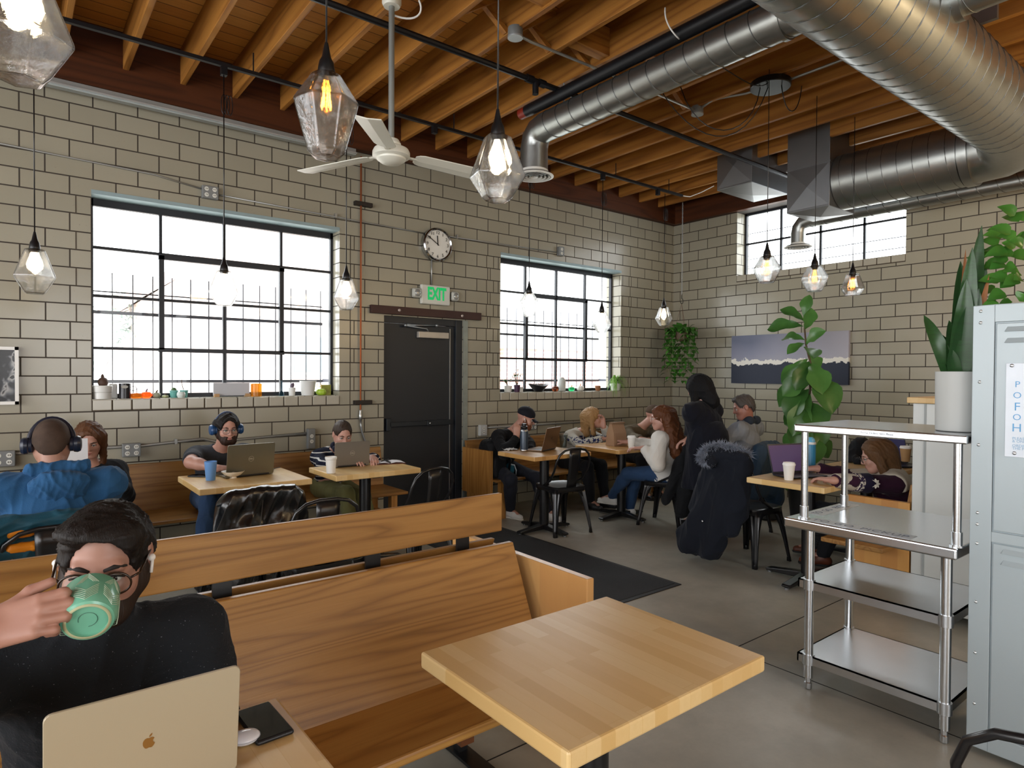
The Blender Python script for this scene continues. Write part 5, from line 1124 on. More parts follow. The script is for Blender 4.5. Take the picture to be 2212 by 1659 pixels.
def mesh_field(org, h, cuts=()):
    lo, hi = org.bounds(); lo = lo-3*h; hi = hi+3*h; n = np.ceil((hi-lo)/h).astype(int)+1
    F = np.full(n, .25, np.float32); ax = [lo[i]+h*np.arange(n[i]) for i in range(3)]
    for (ty, a, b, r0, r1, k, flat, op, clip) in org.p:
        if ty == 'c': r = max(r0, r1)*1.05; l, u = np.minimum(a, b)-r, np.maximum(a, b)+r
        else: r = (np.linalg.norm(b) if r0 is not None else b.max())+(r1 if ty == 'b' else 0); l, u = a-r, a+r
        pad = k+3*h; i0 = np.clip(((l-pad-lo)/h).astype(int), 0, n-1); i1 = np.clip(((u+pad-lo)/h).astype(int)+2, 1, n)
        if (i1 <= i0).any(): continue
        sl = tuple(slice(i0[j], i1[j]) for j in range(3))
        X, Y, Z = np.meshgrid(*[ax[j][sl[j]].astype(np.float32) for j in range(3)], indexing='ij', sparse=True)
        px, py, pz = X-np.float32(a[0]), Y-np.float32(a[1]), Z-np.float32(a[2])
        if ty == 'c':
            ba = b-a
            if flat is not None:
                fd, fs = unit(flat[0]), flat[1]-1; dt = (px*fd[0]+py*fd[1]+pz*fd[2])*np.float32(fs); px, py, pz = px+dt*fd[0], py+dt*fd[1], pz+dt*fd[2]; ba = ba+fd*(ba@fd)*fs
            L2 = max(ba@ba, 1e-9); t = np.clip((px*ba[0]+py*ba[1]+pz*ba[2])/np.float32(L2), 0, 1)
            d = np.sqrt((px-t*ba[0])**2+(py-t*ba[1])**2+(pz-t*ba[2])**2)-(r0+(r1-r0)*t)
        else:
            if r0 is not None: px, py, pz = [px*r0[0][j]+py*r0[1][j]+pz*r0[2][j] for j in range(3)]   # columns of R are the local axes
            if ty == 'e':
                k0 = np.sqrt((px/b[0])**2+(py/b[1])**2+(pz/b[2])**2); k1 = np.sqrt((px/b[0]**2)**2+(py/b[1]**2)**2+(pz/b[2]**2)**2)+1e-6; d = k0*(k0-1)/k1
            else:
                qx, qy, qz = np.abs(px)-b[0]+r1, np.abs(py)-b[1]+r1, np.abs(pz)-b[2]+r1
                d = np.sqrt(np.maximum(qx, 0)**2+np.maximum(qy, 0)**2+np.maximum(qz, 0)**2)+np.minimum(np.maximum(qx, np.maximum(qy, qz)), 0)-r1
        for (cp, cn) in clip:
            cn = unit(cn); d = np.maximum(d, (X-np.float32(cp[0]))*cn[0]+(Y-np.float32(cp[1]))*cn[1]+(Z-np.float32(cp[2]))*cn[2])
        G = F[sl]; d = d.astype(np.float32)
        if op == 0: hh = np.clip(.5+.5*(G-d)/k, 0, 1); F[sl] = G*(1-hh)+d*hh-k*hh*(1-hh)
        else: hh = np.clip(.5-.5*(G+d)/k, 0, 1); F[sl] = G*(1-hh)-d*hh+k*hh*(1-hh)
    if cuts:
        X, Y, Z = np.meshgrid(*[q.astype(np.float32) for q in ax], indexing='ij', sparse=True)
        for (cp, cn) in cuts: cn = unit(cn); F = np.maximum(F, (X-np.float32(cp[0]))*np.float32(cn[0])+(Y-np.float32(cp[1]))*np.float32(cn[1])+(Z-np.float32(cp[2]))*np.float32(cn[2]))
    F[0] = F[-1] = .1; F[:, 0] = F[:, -1] = .1; F[:, :, 0] = F[:, :, -1] = .1
    I = F < 0; S = np.zeros(n-1, np.int8)
    for dx in (0, 1):
        for dy in (0, 1):
            for dz in (0, 1): S += I[dx:n[0]-1+dx, dy:n[1]-1+dy, dz:n[2]-1+dz]
    act = (S > 0) & (S < 8); idx = np.full(n-1, -1, np.int32); ijk = np.argwhere(act); idx[act] = np.arange(len(ijk))
    acc = np.zeros((len(ijk), 3)); cnt = np.zeros(len(ijk)); C = [(x, y, z) for x in (0, 1) for y in (0, 1) for z in (0, 1)]
    for p in C:
        for j in range(3):
            if p[j]: continue
            q = list(p); q[j] = 1; f0 = F[tuple((ijk+p).T)]; f1 = F[tuple((ijk+q).T)]; cr = (f0 < 0) != (f1 < 0)
            t = np.where(cr, f0/np.where(cr, f0-f1, 1), 0); pt = np.tile(nv(p), (len(ijk), 1)); pt[:, j] += t; acc += pt*cr[:, None]; cnt += cr
    v = lo+h*(ijk+acc/np.maximum(cnt, 1)[:, None]); faces = []
    for j in range(3):
        a, b = (j+1) % 3, (j+2) % 3; sl0 = [slice(None)]*3; sl1 = [slice(None)]*3; sl0[j] = slice(0, -1); sl1[j] = slice(1, None)
        e = np.argwhere(I[tuple(sl0)] != I[tuple(sl1)]); e = e[(e[:, a] > 0) & (e[:, b] > 0) & (e[:, a] < n[a]-1) & (e[:, b] < n[b]-1)]
        def cell(da, db): c = e.copy(); c[:, a] -= da; c[:, b] -= db; return idx[tuple(c.T)]
        q = np.stack([cell(1, 1), cell(0, 1), cell(0, 0), cell(1, 0)], 1); neg = I[tuple(e.T)]; q[~neg] = q[~neg][:, ::-1]; faces.append(q)
    f = np.concatenate(faces); f = f[(f >= 0).all(1)]
    return v, f
def vnormals(v, f):
    nn = np.cross(v[f[:, 2]]-v[f[:, 0]], v[f[:, 3]]-v[f[:, 1]]); N_ = np.zeros_like(v)
    for j in range(4): np.add.at(N_, f[:, j], nn)
    return N_/np.maximum(np.linalg.norm(N_, axis=1), 1e-12)[:, None]
def folds(v, amp, freq, seed=0, dirv=(.3, .2, 1)):
    """soft wrinkle field: warped ridges crossing a direction"""
    r = np.random.default_rng(seed); out = np.zeros(len(v)); d = unit(dirv)
    for o in range(4):
        w = r.normal(size=3); w = w-d*(w@d)*.75; w = w/np.linalg.norm(w); fr = freq*(1.6**o)*(.8+.4*r.random())
        wp = np.sin(v@r.normal(size=3)*freq*.35+r.random()*6)*1.1+np.sin(v@r.normal(size=3)*freq*.6+r.random()*6)*.6
        s_ = np.sin((v@w)*fr+wp+r.random()*6); out += (1-np.abs(s_))**2*(.62**o)
    return (out-1.0)*amp
def organ(name, org, h, m, parent, cuts=(), fold=None, disp=None, mats=None):
    v, f = mesh_field(org, h, cuts)
    if fold: v = v+vnormals(v, f)*folds(v, *fold)[:, None]
    if disp: v = v+vnormals(v, f)*disp(v)[:, None]
    off = nv(parent.get('_o', (0, 0, 0))) if parent is not None else nv((0, 0, 0)); v = v-off
    me = D.meshes.new(name); me.vertices.add(len(v)); me.vertices.foreach_set('co', v.astype(np.float32).ravel())
    me.loops.add(len(f)*4); me.loops.foreach_set('vertex_index', f.astype(np.int32).ravel()); me.polygons.add(len(f))
    me.polygons.foreach_set('loop_start', np.arange(0, len(f)*4, 4, dtype=np.int32)); me.update(calc_edges=True)
    me.polygons.foreach_set('use_smooth', np.ones(len(f), bool)); me.materials.append(m); me.validate()
    o = D.objects.new(name, me); COL.objects.link(o); o['_o'] = tuple(float(x) for x in off)
    if parent is not None: o.parent = parent
    return o
# ------------------------------------------------------------------ people
def skin(c, c2):
    s = N('skin'); n1 = s.noise(s.coord((1, 1, 1)), 14, 3); n2 = s.noise(s.coord((1, 1, 1)), 90, 3); col = s.mix(n1, c, c2)
    return s.bsdf(col, .45, 0, .4, n2, .06, .002)
SK1 = skin('a8806e', '976a5c'); SK2 = skin('b98f7e', 'ab7c6c'); SK3 = skin('a98270', '976d5c')
def hairmat(c1, c2, axis=2, rough=.55):
    s = N('hair'); sc = [220]*3; sc[axis] = 10; n1 = s.noise(s.coord(tuple(sc)), 1, 3, .6, .6); big = s.noise(s.coord((1, 1, 1)), 12, 2)
    col = s.mix(s.math('MULTIPLY', n1, 1), c1, c2); col = s.mix(s.math('MULTIPLY', big, .5), col, c1); return s.bsdf(col, rough, 0, .25, n1, .5, .004)
def cloth(c, var=.12, rough=.85, scale=220, bump=.25, speck=None):
    s = N('cloth'); n1 = s.noise(s.coord((1, 1, 1)), 7, 3); n2 = s.noise(s.coord((1, 1, 1)), scale, 2, .6)
    b = lin(c)[:3]; col = s.mix(n1, tuple(x*(1-var) for x in b), tuple(x*(1+var) for x in b))
    if speck: col = s.mix(s.math('GREATER_THAN', s.noise(s.coord((1, 1, 1)), 260, 2, .5), .725), col, speck)
    return s.bsdf(col, rough, 0, .25, n2, bump, .003, **{'Sheen_Weight': .04})
EYEW = mat('cfc8c0', .2, 0, .02); IRIS = mat('2a1c14', .15)
def ik(a, b, l1, l2, hint):
    a, b = nv(a), nv(b); d = b-a; L = min(np.linalg.norm(d), (l1+l2)*.999); u = unit(d); x = (l1*l1-l2*l2+L*L)/(2*L); hh = math.sqrt(max(l1*l1-x*x, 0)); w = nv(hint); w = unit(w-u*(w@u)); return a+u*x+w*hh
def frame(fwd, up=(0, 0, 1), roll=0):
    """columns: right, forward, up"""
    y = unit(fwd); x = unit(np.cross(y, up)); z = np.cross(x, y)
    if roll: x, z = x*math.cos(roll)+z*math.sin(roll), z*math.cos(roll)-x*math.sin(roll)
    return np.stack([x, y, z], 1)
def hand_prims(o, w, ydir, zdir, side, curl=(.5, .6, .4), spread=.06, s=.95, thumb=(.62, .62, -.30), tcurl=.5, k=.008, fr=1.0):
    """palm and five fingers from the wrist; zdir is the back of the hand, side=+1 puts the thumb on +x"""
    y = unit(ydir); z = nv(zdir); z = unit(z-y*(z@y)); x = np.cross(y, z)*side; w = nv(w)
    P = lambda a, b, c: w+(x*a+y*b+z*c)*s
    o.cap(P(0, -.03, 0), P(0, .015, 0), .027*s, .029*s, .02, (z, 1.35))
    for xx, yy in ((.026, .082), (.009, .086), (-.009, .083), (-.025, .075)): o.cap(P(xx*.75, .012, 0), P(xx, yy, 0), .0165*s, .0125*s, .010, (z, 1.1))
    o.cap(P(.018, .012, -.006), P(.030, .045, -.010), .017*s, .013*s, .012)
    for i, (xx, yy, L) in enumerate(((.028, .088, .074), (.0095, .092, .081), (-.0095, .088, .075), (-.0265, .079, .058))):
        p = P(xx, yy, .001); c = curl if np.isscalar(curl[0]) else curl[i]; a = 0; sp_ = spread*(1.2-i*.8); r = (.0098, .0100, .0096, .0085)[i]*s*fr
        for j, (fl, cc) in enumerate(zip((.46, .30, .24), c)):
            a += cc; dv = unit((y*math.cos(sp_)+x*math.sin(sp_))*math.cos(a)-z*math.sin(a)); q = p+dv*L*fl*s; o.cap(p, q, r*(1-.07*j), r*(.93-.07*j), k*.5); p = q
    t0 = P(.027, .034, -.008); td = unit(x*thumb[0]+y*thumb[1]+z*thumb[2]); t1 = t0+td*.040*s; o.cap(t0, t1, .0125*s, .0108*s, k)
    td2 = unit(td+(y*.35-x*.75)*tcurl); o.cap(t1, t1+td2*.032*s, .0108*s, .0085*s, k*.5)
    return P
def head_prims(H, R, s=.95, fem=False, nose=1.0):
    o = Org(); T = lambda x, y, z: nv(H)+R@nv((x, y, z))*s; Rr = R
    o.ell(T(0, -.012, .030), nv((.074, .094, .084))*s, Rr, .02).ell(T(0, .026, -.040), nv((.057 if fem else .060, .064, .074))*s, Rr, .03)
    o.cap(T(-.018, .070, -.096), T(.018, .070, -.096), (.016 if fem else .020)*s, None, .03)
    for q in (-1, 1):
        o.cap(T(q*.05, .0, -.045), T(q*.030, .055, -.088), .024*s, .018*s, .03).ell(T(q*.037, .062, -.028), nv((.024, .02, .02))*s, Rr, .025)
    o.cap(T(-.034, .079, .020), T(.034, .079, .020), .0105*s, None, .018)
    for q in (-1, 1): o.ell(T(q*.031, .099, .001), nv((.017, .016, .0115))*s, Rr, .012, op=1)
    o.cap(T(0, .088, .012), T(0, .106*nose, -.026), .0075*s, .0115*s, .010)
    for q in (-1, 1): o.ell(T(q*.0115, .094, -.031), nv((.0085, .010, .0075))*s, Rr, .007)
    o.cap(T(-.018, .0865, -.0585), T(.018, .0865, -.0585), .0062*s, None, .008).cap(T(-.014, .0865, -.070), T(.014, .0865, -.070), .0068*s, None, .008)
    o.cap(T(-.024, .097, -.0642), T(.024, .097, -.0642), .0028*s, None, .004, op=1)
    for q in (-1, 1):
        o.ell(T(q*.079, -.010, -.004), nv((.009, .019, .031))*s, Rr, .008).ell(T(q*.086, -.006, .0), nv((.006, .010, .018))*s, Rr, .005, op=1)
    return o, T
LIP = mat('9a5a52', .4)
def face_parts(t, T, R, s, brow='2a1d14', eyes=True, lips=LIP, browt=.0035):
    for q in (-1, 1):
        if eyes:
            e = MB(); e.ball(T(q*.031, .0775, .0005), .0122*s, 14, 10); ey = e.build('eye', EYEW, t, smooth=True)
            MB().ball(T(q*.031, .0845, .0), .0062*s, 10, 8).build('iris', IRIS, ey, smooth=True)
            l = MB(); l.tube([T(q*.031-.0155, .083, .001), T(q*.031-.006, .0905, .0072), T(q*.031+.006, .0905, .0072), T(q*.031+.0155, .083, .001)], .0024*s, 6).build('eyelid', mat(brow, .6), ey, smooth=True)
        b = MB(); b.tube([T(q*.012, .0895, .019), T(q*.030, .0895, .0255), T(q*.050, .077, .021)], [browt*s, browt*1.15*s, browt*.5*s], 7).build('eyebrow', mat(brow, .8), t, smooth=True)
    l = MB(); l.tube([T(-.021, .0875, -.0625), T(-.008, .0925, -.0590), T(0, .0935, -.0600), T(.008, .0925, -.0590), T(.021, .0875, -.0625)], [.002*s, .0042*s, .0038*s, .0042*s, .002*s], 7)
    l.tube([T(-.019, .0880, -.0665), T(0, .0935, -.0700), T(.019, .0880, -.0665)], [.002*s, .0048*s, .002*s], 7); l.build('lips', lips, t, smooth=True)
def person(label, pel, neck, head, look, face, sit=True, skinm=SK2, rt=None, wr=None, wl=None, er=None, el=None, hr=None, hl=None, kr=None, kl=None, fr=None, fl=None,
           top=('7a7a7a', .85), topm=None, botm=None, shoem=None, sleeve='long', h=.0065, s=.95, fem=False, roll=0, shoulder=.185, topgrow=.014, curlr=(.35, .5, .35), curll=(.35, .5, .35), topbottom=None,
           fold_top=(.006, 26, 1), bulk=1.0, brow='2a1d14', eyes=True, sock=None, neckcut=.012, toplabel=None, botname='trousers', topname='sweater', seatz=.43, thr=(.62, .62, -.30), collar=0, hh=None, zr=None, zl=None, hands=True):
    """pel/neck/head: joint centres; look: face direction; face: body facing. hr/hl: finger direction of each hand"""
    pel, neck, head = nv(pel), nv(neck), nv(head); face = unit(face); right = unit(np.cross(face, (0, 0, 1))) if rt is None else unit(rt)
    t = thing('person', label, 'person', (float(pel[0]), float(pel[1]), 0.0)); up = unit(neck-pel); R = frame(look, roll=roll); fdir = unit(np.cross(up, right))
    hd, T = head_prims(head, R, s, fem); tor = Org(); b = bulk
    ch = pel+(neck-pel)*.62; ab = pel+(neck-pel)*.30
    tor.ell(pel, nv((.150*b, .105*b, .10))*s, np.stack([right, fdir, up], 1), .05)
    tor.ell(ab, nv((.135*b, .098*b, .13))*s, np.stack([right, fdir, up], 1), .06); tor.ell(ch, nv((.155*b, .108*b, .155))*s, np.stack([right, fdir, up], 1), .06)
    if fem: 
        for q in (-1, 1): tor.ell(ch+right*q*.055*s+fdir*.058*s-up*.015, .044*s, None, .07)
    shl = neck-up*.055*s
    tor.cap(shl-right*(shoulder-.04), shl+right*(shoulder-.04), .055*s, None, .05, (fdir, 1.0)).cap(neck-up*.03, shl-right*shoulder*.8, .045*s, .05*s, .05).cap(neck-up*.03, shl+right*shoulder*.8, .045*s, .05*s, .05)
    nk = Org().cap(neck-up*.04, T(0, -.022, -.055), (.048 if fem else .056)*s, (.046 if fem else .053)*s, .025)
    SR, SL = shl+right*shoulder, shl-right*shoulder; ua, fa = .275*s, .25*s
    arm = Org(); fore = Org(); hnd = Org(); cuffs = []
    for sd, S_, w_, e_, hd_, cu, zz in ((1, SR, wr, er, hr, curlr, zr), (-1, SL, wl, el, hl, curll, zl)):
        if w_ is None: w_ = pel+right*sd*.12+face*.28+nv((0, 0, .08))
        w_ = nv(w_); hint = nv(e_)-(S_+w_)/2 if e_ is not None else right*sd*.5-nv((0, 0, 1))-face*.2
        d_ = w_-S_; L_ = np.linalg.norm(d_)
        if L_ > (ua+fa)*.99: w_ = S_+d_/L_*(ua+fa)*.99
        E_ = ik(S_, w_, ua, fa, hint)
        arm.cap(S_, E_, .052*s*b, .041*s*b, .04); fore.cap(E_, E_+(w_-E_)*.3, .041*s, .042*s, .03).cap(E_+(w_-E_)*.3, w_, .041*s, .027*s, .03)
        hdir = unit(w_-E_) if hd_ is None else unit(hd_); z_ = nv(zz) if zz is not None else nv((0, 0, 1))
        if hands: hand_prims(hnd, w_+hdir*.02, hdir, z_, -sd, cu, s=s, thumb=thr)
        cuffs.append((E_, w_, S_))
    leg = Org(); calf = Org(); HIP = {}; feet = []
    th, cf = .40*s, .40*s
    for sd, k_, f_ in ((1, kr, fr), (-1, kl, fl)):
        hp = pel+right*sd*.085*s-up*.02
        if sit:
            K = nv(k_) if k_ is not None else hp+face*th*.98+right*sd*.04+nv((0, 0, -.01)); A = nv(f_) if f_ is not None else nv((K[0], K[1], .085))+face*.02
            K = ik(hp, A, th, cf, nv(K)-(hp+A)/2) if np.linalg.norm(A-hp) < (th+cf) else K
        else:
            A = nv(f_) if f_ is not None else nv((hp[0], hp[1], .085)); K = (hp+A)/2+face*.02
        leg.cap(hp, K, .082*s*b, .056*s, .04); calf.cap(K, K+(A-K)*.3, .054*s, .056*s, .03).cap(K+(A-K)*.3, A, .055*s, .036*s, .03); feet.append((K, A))
    body = tor.plus(nk, arm, fore, hnd, leg, calf, hd)
    for K, A in feet: body.cap(A, A+face*.12*s-nv((0, 0, .045)), .034*s, .026*s, .02)
    organ('body', body, hh or h, skinm, t)
    # upper garment
    g = topgrow; up_ = tor.plus(arm).grown(g, .045)
    if sleeve == 'long':
        for E_, w_, S_ in cuffs: d = unit(w_-E_); up_.cap(E_, E_+(w_-E_)*.35, .044*s+g, .043*s+g, .03).cap(E_+(w_-E_)*.35, w_+d*.03, .042*s+g, .031*s+g, .03, clip=((w_-d*.004, d),))
    else:
        o2 = tor.grown(g, .045)
        for E_, w_, S_ in cuffs: d = unit(E_-S_); o2.cap(S_, S_+(E_-S_)*.85, .056*s*b+g, .05*s+g, .04, clip=((S_+(E_-S_)*.68, d),))
        up_ = o2
    if collar: up_.cap(neck-up*.03, T(0, -.022, -.055-.0), .056*s+g*.6, .053*s+g*.6, .02, clip=((neck+up*collar, up),))
    ax_ = unit(T(0, -.022, -.055)-(neck-up*.04))
    up_.cap(neck+ax_*(.050+collar), T(0, 0, -.02), (.060 if not fem else .066)*s+neckcut, .08*s, .012, op=1)
    tb = topbottom if topbottom is not None else -.06
    tp = organ(topname, up_, h, topm, t, cuts=((pel+up*tb, -up),) if sit else ((nv((0, 0, tb)), (0, 0, -1)),), fold=fold_top)
    # trousers and shoes
    lo_ = Org().ell(pel, nv((.156*b, .115*b, .11))*s, np.stack([right, fdir, up], 1), .05).plus(leg, calf).grown(.011, .04)
    for K, A in feet: d = unit(A-K); lo_.cap(K+(A-K)*.4, A+d*.02, .055*s, .047*s, .03, clip=((A-d*.0, d),))
    bt = organ(botname, lo_, h, botm, t, cuts=((feet[0][1]*0+nv((0, 0, .075)), (0, 0, -1)), (pel+nv((0, 0, .12)), (0, 0, 1))), fold=(.005, 22, 5, (0, 0, 1)))
    for K, A in feet:
        fd = unit(face-nv((0, 0, 0))); low = A[2]-.085; pitch = 0
        sh = Org().cap(A+nv((0, 0, -.0)), A+nv((0, 0, -.02)), .043*s, .043*s, .02).cap(A-fd*.03+nv((0, 0, -.045)), A+fd*.06+nv((0, 0, -.045)), .040*s, .042*s, .025).cap(A+fd*.06+nv((0, 0, -.052)), A+fd*.15*s+nv((0, 0, -.058)), .041*s, .030*s, .025)
        so = organ('shoe', sh, .007, shoem or BLACK, t, cuts=((nv((0, 0, low+.006)), (0, 0, -1)),))
        sl_ = Org().cap(A-fd*.03+nv((0, 0, -.075)), A+fd*.15*s+nv((0, 0, -.075)), .043*s, .035*s, .02); organ('sole', sl_, .007, mat('d8d6d0', .7) if shoem and shoem.get('w') else mat('1a1a1a', .7), so, cuts=((nv((0, 0, low+.001)), (0, 0, -1)), (nv((0, 0, low+.018)), (0, 0, 1))))
    return t, T, R, dict(SR=SR, SL=SL, cuffs=cuffs, neck=neck, pel=pel, up=up, right=right, fdir=fdir, top=tp, feet=feet, tor=tor, arm=arm, fore=fore, nk=nk, bot=bt)
def hair(t, T, R, m, s=.95, grow=.010, front=.045, low=-.03, extra=None, extra2=None, h=.006, amp=.004, freq=60, dirv=(0, .3, 1), cutface=True, name='hair', seed=3, back=-.06, top=0):
    """skull cap of hair with the face and nape cleared, plus any extra locks"""
    o = Org().ell(T(0, -.014, .034+top), (nv((.074, .094, .084))+grow)*s, R, .02)
    o.ell(T(0, -.045, -.01), (nv((.070, .062, .07))+grow)*s, R, .03)
    if extra: extra(o)
    if cutface:
        o.ell(T(0, .11, -.012), nv((.064, .085, .094))*s, R, .015, op=1); o.ell(T(0, .105, -.06), nv((.066, .085, .08))*s, R, .015, op=1); o.box(T(0, .06, -.10), nv((.12, .12, .08))*s, R, .01, .01, op=1)
        for q in (-1, 1): o.ell(T(q*.085, .0, -.015), nv((.02, .024, .034))*s, R, .01, op=1)
    if extra2: extra2(o)
    return organ(name, o, h, m, t, fold=(amp, freq, seed, R@nv(dirv)))
def jaw_shell(T, R, s, g, low=.0, fem=False):
    o = Org().ell(T(0, .026, -.040), nv((.060, .064, .074))*s+g, R, .03).cap(T(-.018, .070, -.096), T(.018, .070, -.096), .020*s+g, None, .03)
    for q in (-1, 1): o.cap(T(q*.05, .0, -.045), T(q*.030, .055, -.088), .024*s+g, .018*s+g, .03).cap(T(q*.066, -.002, .0), T(q*.058, .01, -.05), .012*s+g, .018*s+g, .02)
    o.ell(T(0, .115, -.006), nv((.050, .075, .043)), R, .012, op=1).ell(T(0, .112, -.0645), nv((.021, .026, .0085)), R, .006, op=1)
    o.box(T(0, -.075, -.05), nv((.1, .065, .1)), R, .01, .01, op=1).box(T(0, 0, .075), nv((.1, .12, .065)), R, .01, .01, op=1); return o
def glasses(t, T, s=.95, col='241a14', r=.0235, thick=.0016, label=None, m=None):
    gm = m or mat(col, .25); root = None; P = []
    for q in (-1, 1):
        c = (q*.033, .105, -.002); ring = [T(c[0]+r*1.08*math.cos(a)/s*1, c[1]-.0006*0-abs(q*.0)-.10*(abs(c[0]+r*1.08*math.cos(a))-.033)*.6, c[2]+r*.92*math.sin(a)/s) for a in [2*PI*j/28 for j in range(29)]]
        mb = MB().tube(ring, thick, 6, cap=False)
        if root is None: root = mb.build('glasses', gm, t, smooth=True); P = root
        else: mb.build('rim', gm, root, smooth=True)
        MB().add([T(c[0]+r*1.05*math.cos(a), c[1]-.10*(abs(c[0]+r*1.05*math.cos(a))-.033)*.6, c[2]+r*.9*math.sin(a)) for a in [2*PI*j/24 for j in range(24)]], [tuple(range(24))]).build('lens', PANE, root)
        MB().tube([T(q*(.033+r*1.1), .098, .006), T(q*.074, .085, .008), T(q*.082, .0, .012), T(q*.080, -.02, .002)], thick*1.1, 6).build('temple', gm, root, smooth=True)
    MB().tube([T(-.011, .104, .006), T(0, .108, .009), T(.011, .104, .006)], thick*1.1, 6).build('bridge', gm, root, smooth=True)
    return root
def headphones(t, T, R, s, cup_c, band_c, ang=0, back=0):
    hp = MB(); pts = []
    for k in range(17):
        a = PI*k/16; pts.append(T(.094*math.cos(a), back-.012+.0*math.sin(a), -.005+.130*math.sin(a)))
    b = hp.tube(pts, .008, 10, flat=1.4).build('headphones', mat(band_c, .4), t, smooth=True)
    for q in (-1, 1):
        Mx = Matrix(((R[0][0], R[0][1], R[0][2]), (R[1][0], R[1][1], R[1][2]), (R[2][0], R[2][1], R[2][2]))).to_4x4()@Matrix.Rotation(PI/2*q, 4, 'Y')
        MB().lathe([(0, -.006), (.026, -.006), (.034, .0), (.034, .012), (.038, .016), (.040, .03), (.034, .042), (.02, .046), (0, .046)], 24, T(q*.078, back-.012, -.012), Mx, sy=1.15).build('ear_cup', mat(cup_c, .35), b, smooth='auto')
    return b
def earbud(t, T, q, m=None):
    MB().ball(T(q*.085, .004, -.004), .0075).tube([T(q*.087, .008, -.006), T(q*.086, .018, -.032)], .0032, 8).build('earbud', mat('e4e2de', .25), t, smooth=True)
# ------------------------------------------------------------------ the people in the room
def dep(x, y, d): return CAM+ray(x, y)*(d/F_PX)
def A3(v): return np.array([v[0], v[1], v[2]])
HB = hairmat('0b0807', '1f1712', 2, .6); HBR = hairmat('3a2416', '6b4426'); HBL = hairmat('7a5a38', 'c09a68'); HDK = hairmat('050506', '101014', 2, .8)
JEANS = cloth('2b4364', .2, .85, 260); DARK = cloth('17181c', .2); OLIVE = cloth('6b6a42', .15)
WSHOE = mat('d6d6d4', .5); WSHOE['w'] = 1
# 1. man drinking in the left foreground
H = A3(dep(228, 1204, 1.27)); mouth = dep(195, 1272, 1.165)
wr = A3(dep(-66, 1374, 1.02)); er = A3(dep(-150, 1600, 1.10))
t, T, R, J = person('man in glasses and dark flecked sweater drinking from a green mug', (H[0]-.02, 1.74, .525), (H[0]-.005, H[1]+.075, .945), H, (-.26, -.94, -.24), (-.05, -1, 0), skinm=SK1,
    wr=wr, er=er, hr=A3(AR*.92+AF*.22+V(0, 0, .24)), zr=A3(-AF*.9+V(0, 0, .35)-AR*.2), curlr=((.30, 1.45, .9), (.38, 1.5, .9), (.45, 1.5, .9), (.55, 1.45, .9)), thr=(.55, .75, -.10),
    wl=(.25, 1.385, .80), el=(.42, 1.62, .62), hl=(-.5, -.8, 0), topm=cloth('191c20', .2, .9, 160, .5, '6d7076'), botm=JEANS, topname='sweater', h=.005, hh=.0034, shoulder=.192, topgrow=.016, bulk=1.06, fold_top=(.005, 24, 4), neckcut=.004, collar=.05, roll=.04)
face_parts(t, T, R, .95, '1b130e', browt=.0042); glasses(t, T, .95, '2a1a0e', .0245, .0021)
hair(t, T, R, HB, grow=.011, h=.004, amp=.0045, freq=85, dirv=(.9, .35, .1), extra=lambda o: (o.ell(T(.012, .052, .088), nv((.064, .046, .024)), R, .03), o.ell(T(-.045, .055, .075), nv((.033, .035, .026)), R, .03)), seed=6, top=-.012)
bd = jaw_shell(T, R, .95, .0025)
organ('beard', bd, .0035, hairmat('1d1511', '3a2a20'), t); earbud(t, T, 1); earbud(t, T, -1)
# the mug: rim at the mouth, foot turned to the viewer
bot = dep(189, 1343, 1.075); ax = (dep(199, 1278, 1.145)-bot).normalized()
hd_ = dep(130, 1312, 1.11)-bot; hd_ = (hd_-ax*hd_.dot(ax)).normalized(); yv = ax.cross(hd_)
Mm = Matrix(((hd_.x, yv.x, ax.x, bot.x), (hd_.y, yv.y, ax.y, bot.y), (hd_.z, yv.z, ax.z, bot.z), (0, 0, 0, 1)))
tm = thing('coffee_mug', 'pale green mug with etched diamond pattern held to the foreground man\'s mouth', 'mug', tuple(bot))
s = N('mint_glaze'); tc = s.n('ShaderNodeTexCoord'); GL = mat('6fae94', .18, 0, .06, 12); CREAM = mat('b9cbb4', .4)
MB().lathe([(0, .006), (.030, .006), (.033, .0), (.0385, .003), (.0425, .012), (.0435, .03), (.0435, .076), (.0425, .0785), (.0405, .076), (.040, .014), (0, .012)], 48, (0, 0, 0), Mm).build('mug_body', GL, tm, smooth='auto')
MB().lathe([(.030, -.0006), (.0345, -.0006), (.0345, .001)], 40, (0, 0, 0), Mm, cap=False).build('foot_ring', mat('a9ab86', .6), tm, smooth=True)
MB().tube([Mm@V(.042, 0, .066), Mm@V(.060, 0, .069), Mm@V(.074, 0, .060), Mm@V(.078, 0, .042), Mm@V(.072, 0, .026), Mm@V(.058, 0, .018), Mm@V(.042, 0, .020)], .0062, 10, flat=1.35).build('handle', GL, tm, smooth=True)
pt = MB()
def onmug(a, z): return Mm@V(.0441*math.cos(a), .0441*math.sin(a), z)
for a0 in [PI/2+.15+k*.95 for k in (-2.1, -1.05, 0, 1.05, 2.1)]:
    for q in range(6):
        w_ = .38-.06*q; hgt = .024-.0038*q
        if q < 4: pt.tube([onmug(a0+w_*c, .052+hgt*d) for c, d in ((-1, 0), (-.5, .5), (0, 1), (.5, .5), (1, 0))], .0005, 4)
        pt.tube([onmug(a0+.40*c, .045-.005*q+.018*d) for c, d in ((-1, 0), (-.5, -.5), (0, -1), (.5, -.5), (1, 0))], .0005, 4)
pt.build('etched_pattern', CREAM, tm)
st_ = MB(); st_.tube([Mm@V(.014*math.cos(a), .014*math.sin(a), .0054) for a in [k*.35 for k in range(15)]], .0005, 4).build('maker_mark', mat('2f5a4a', .5), tm)
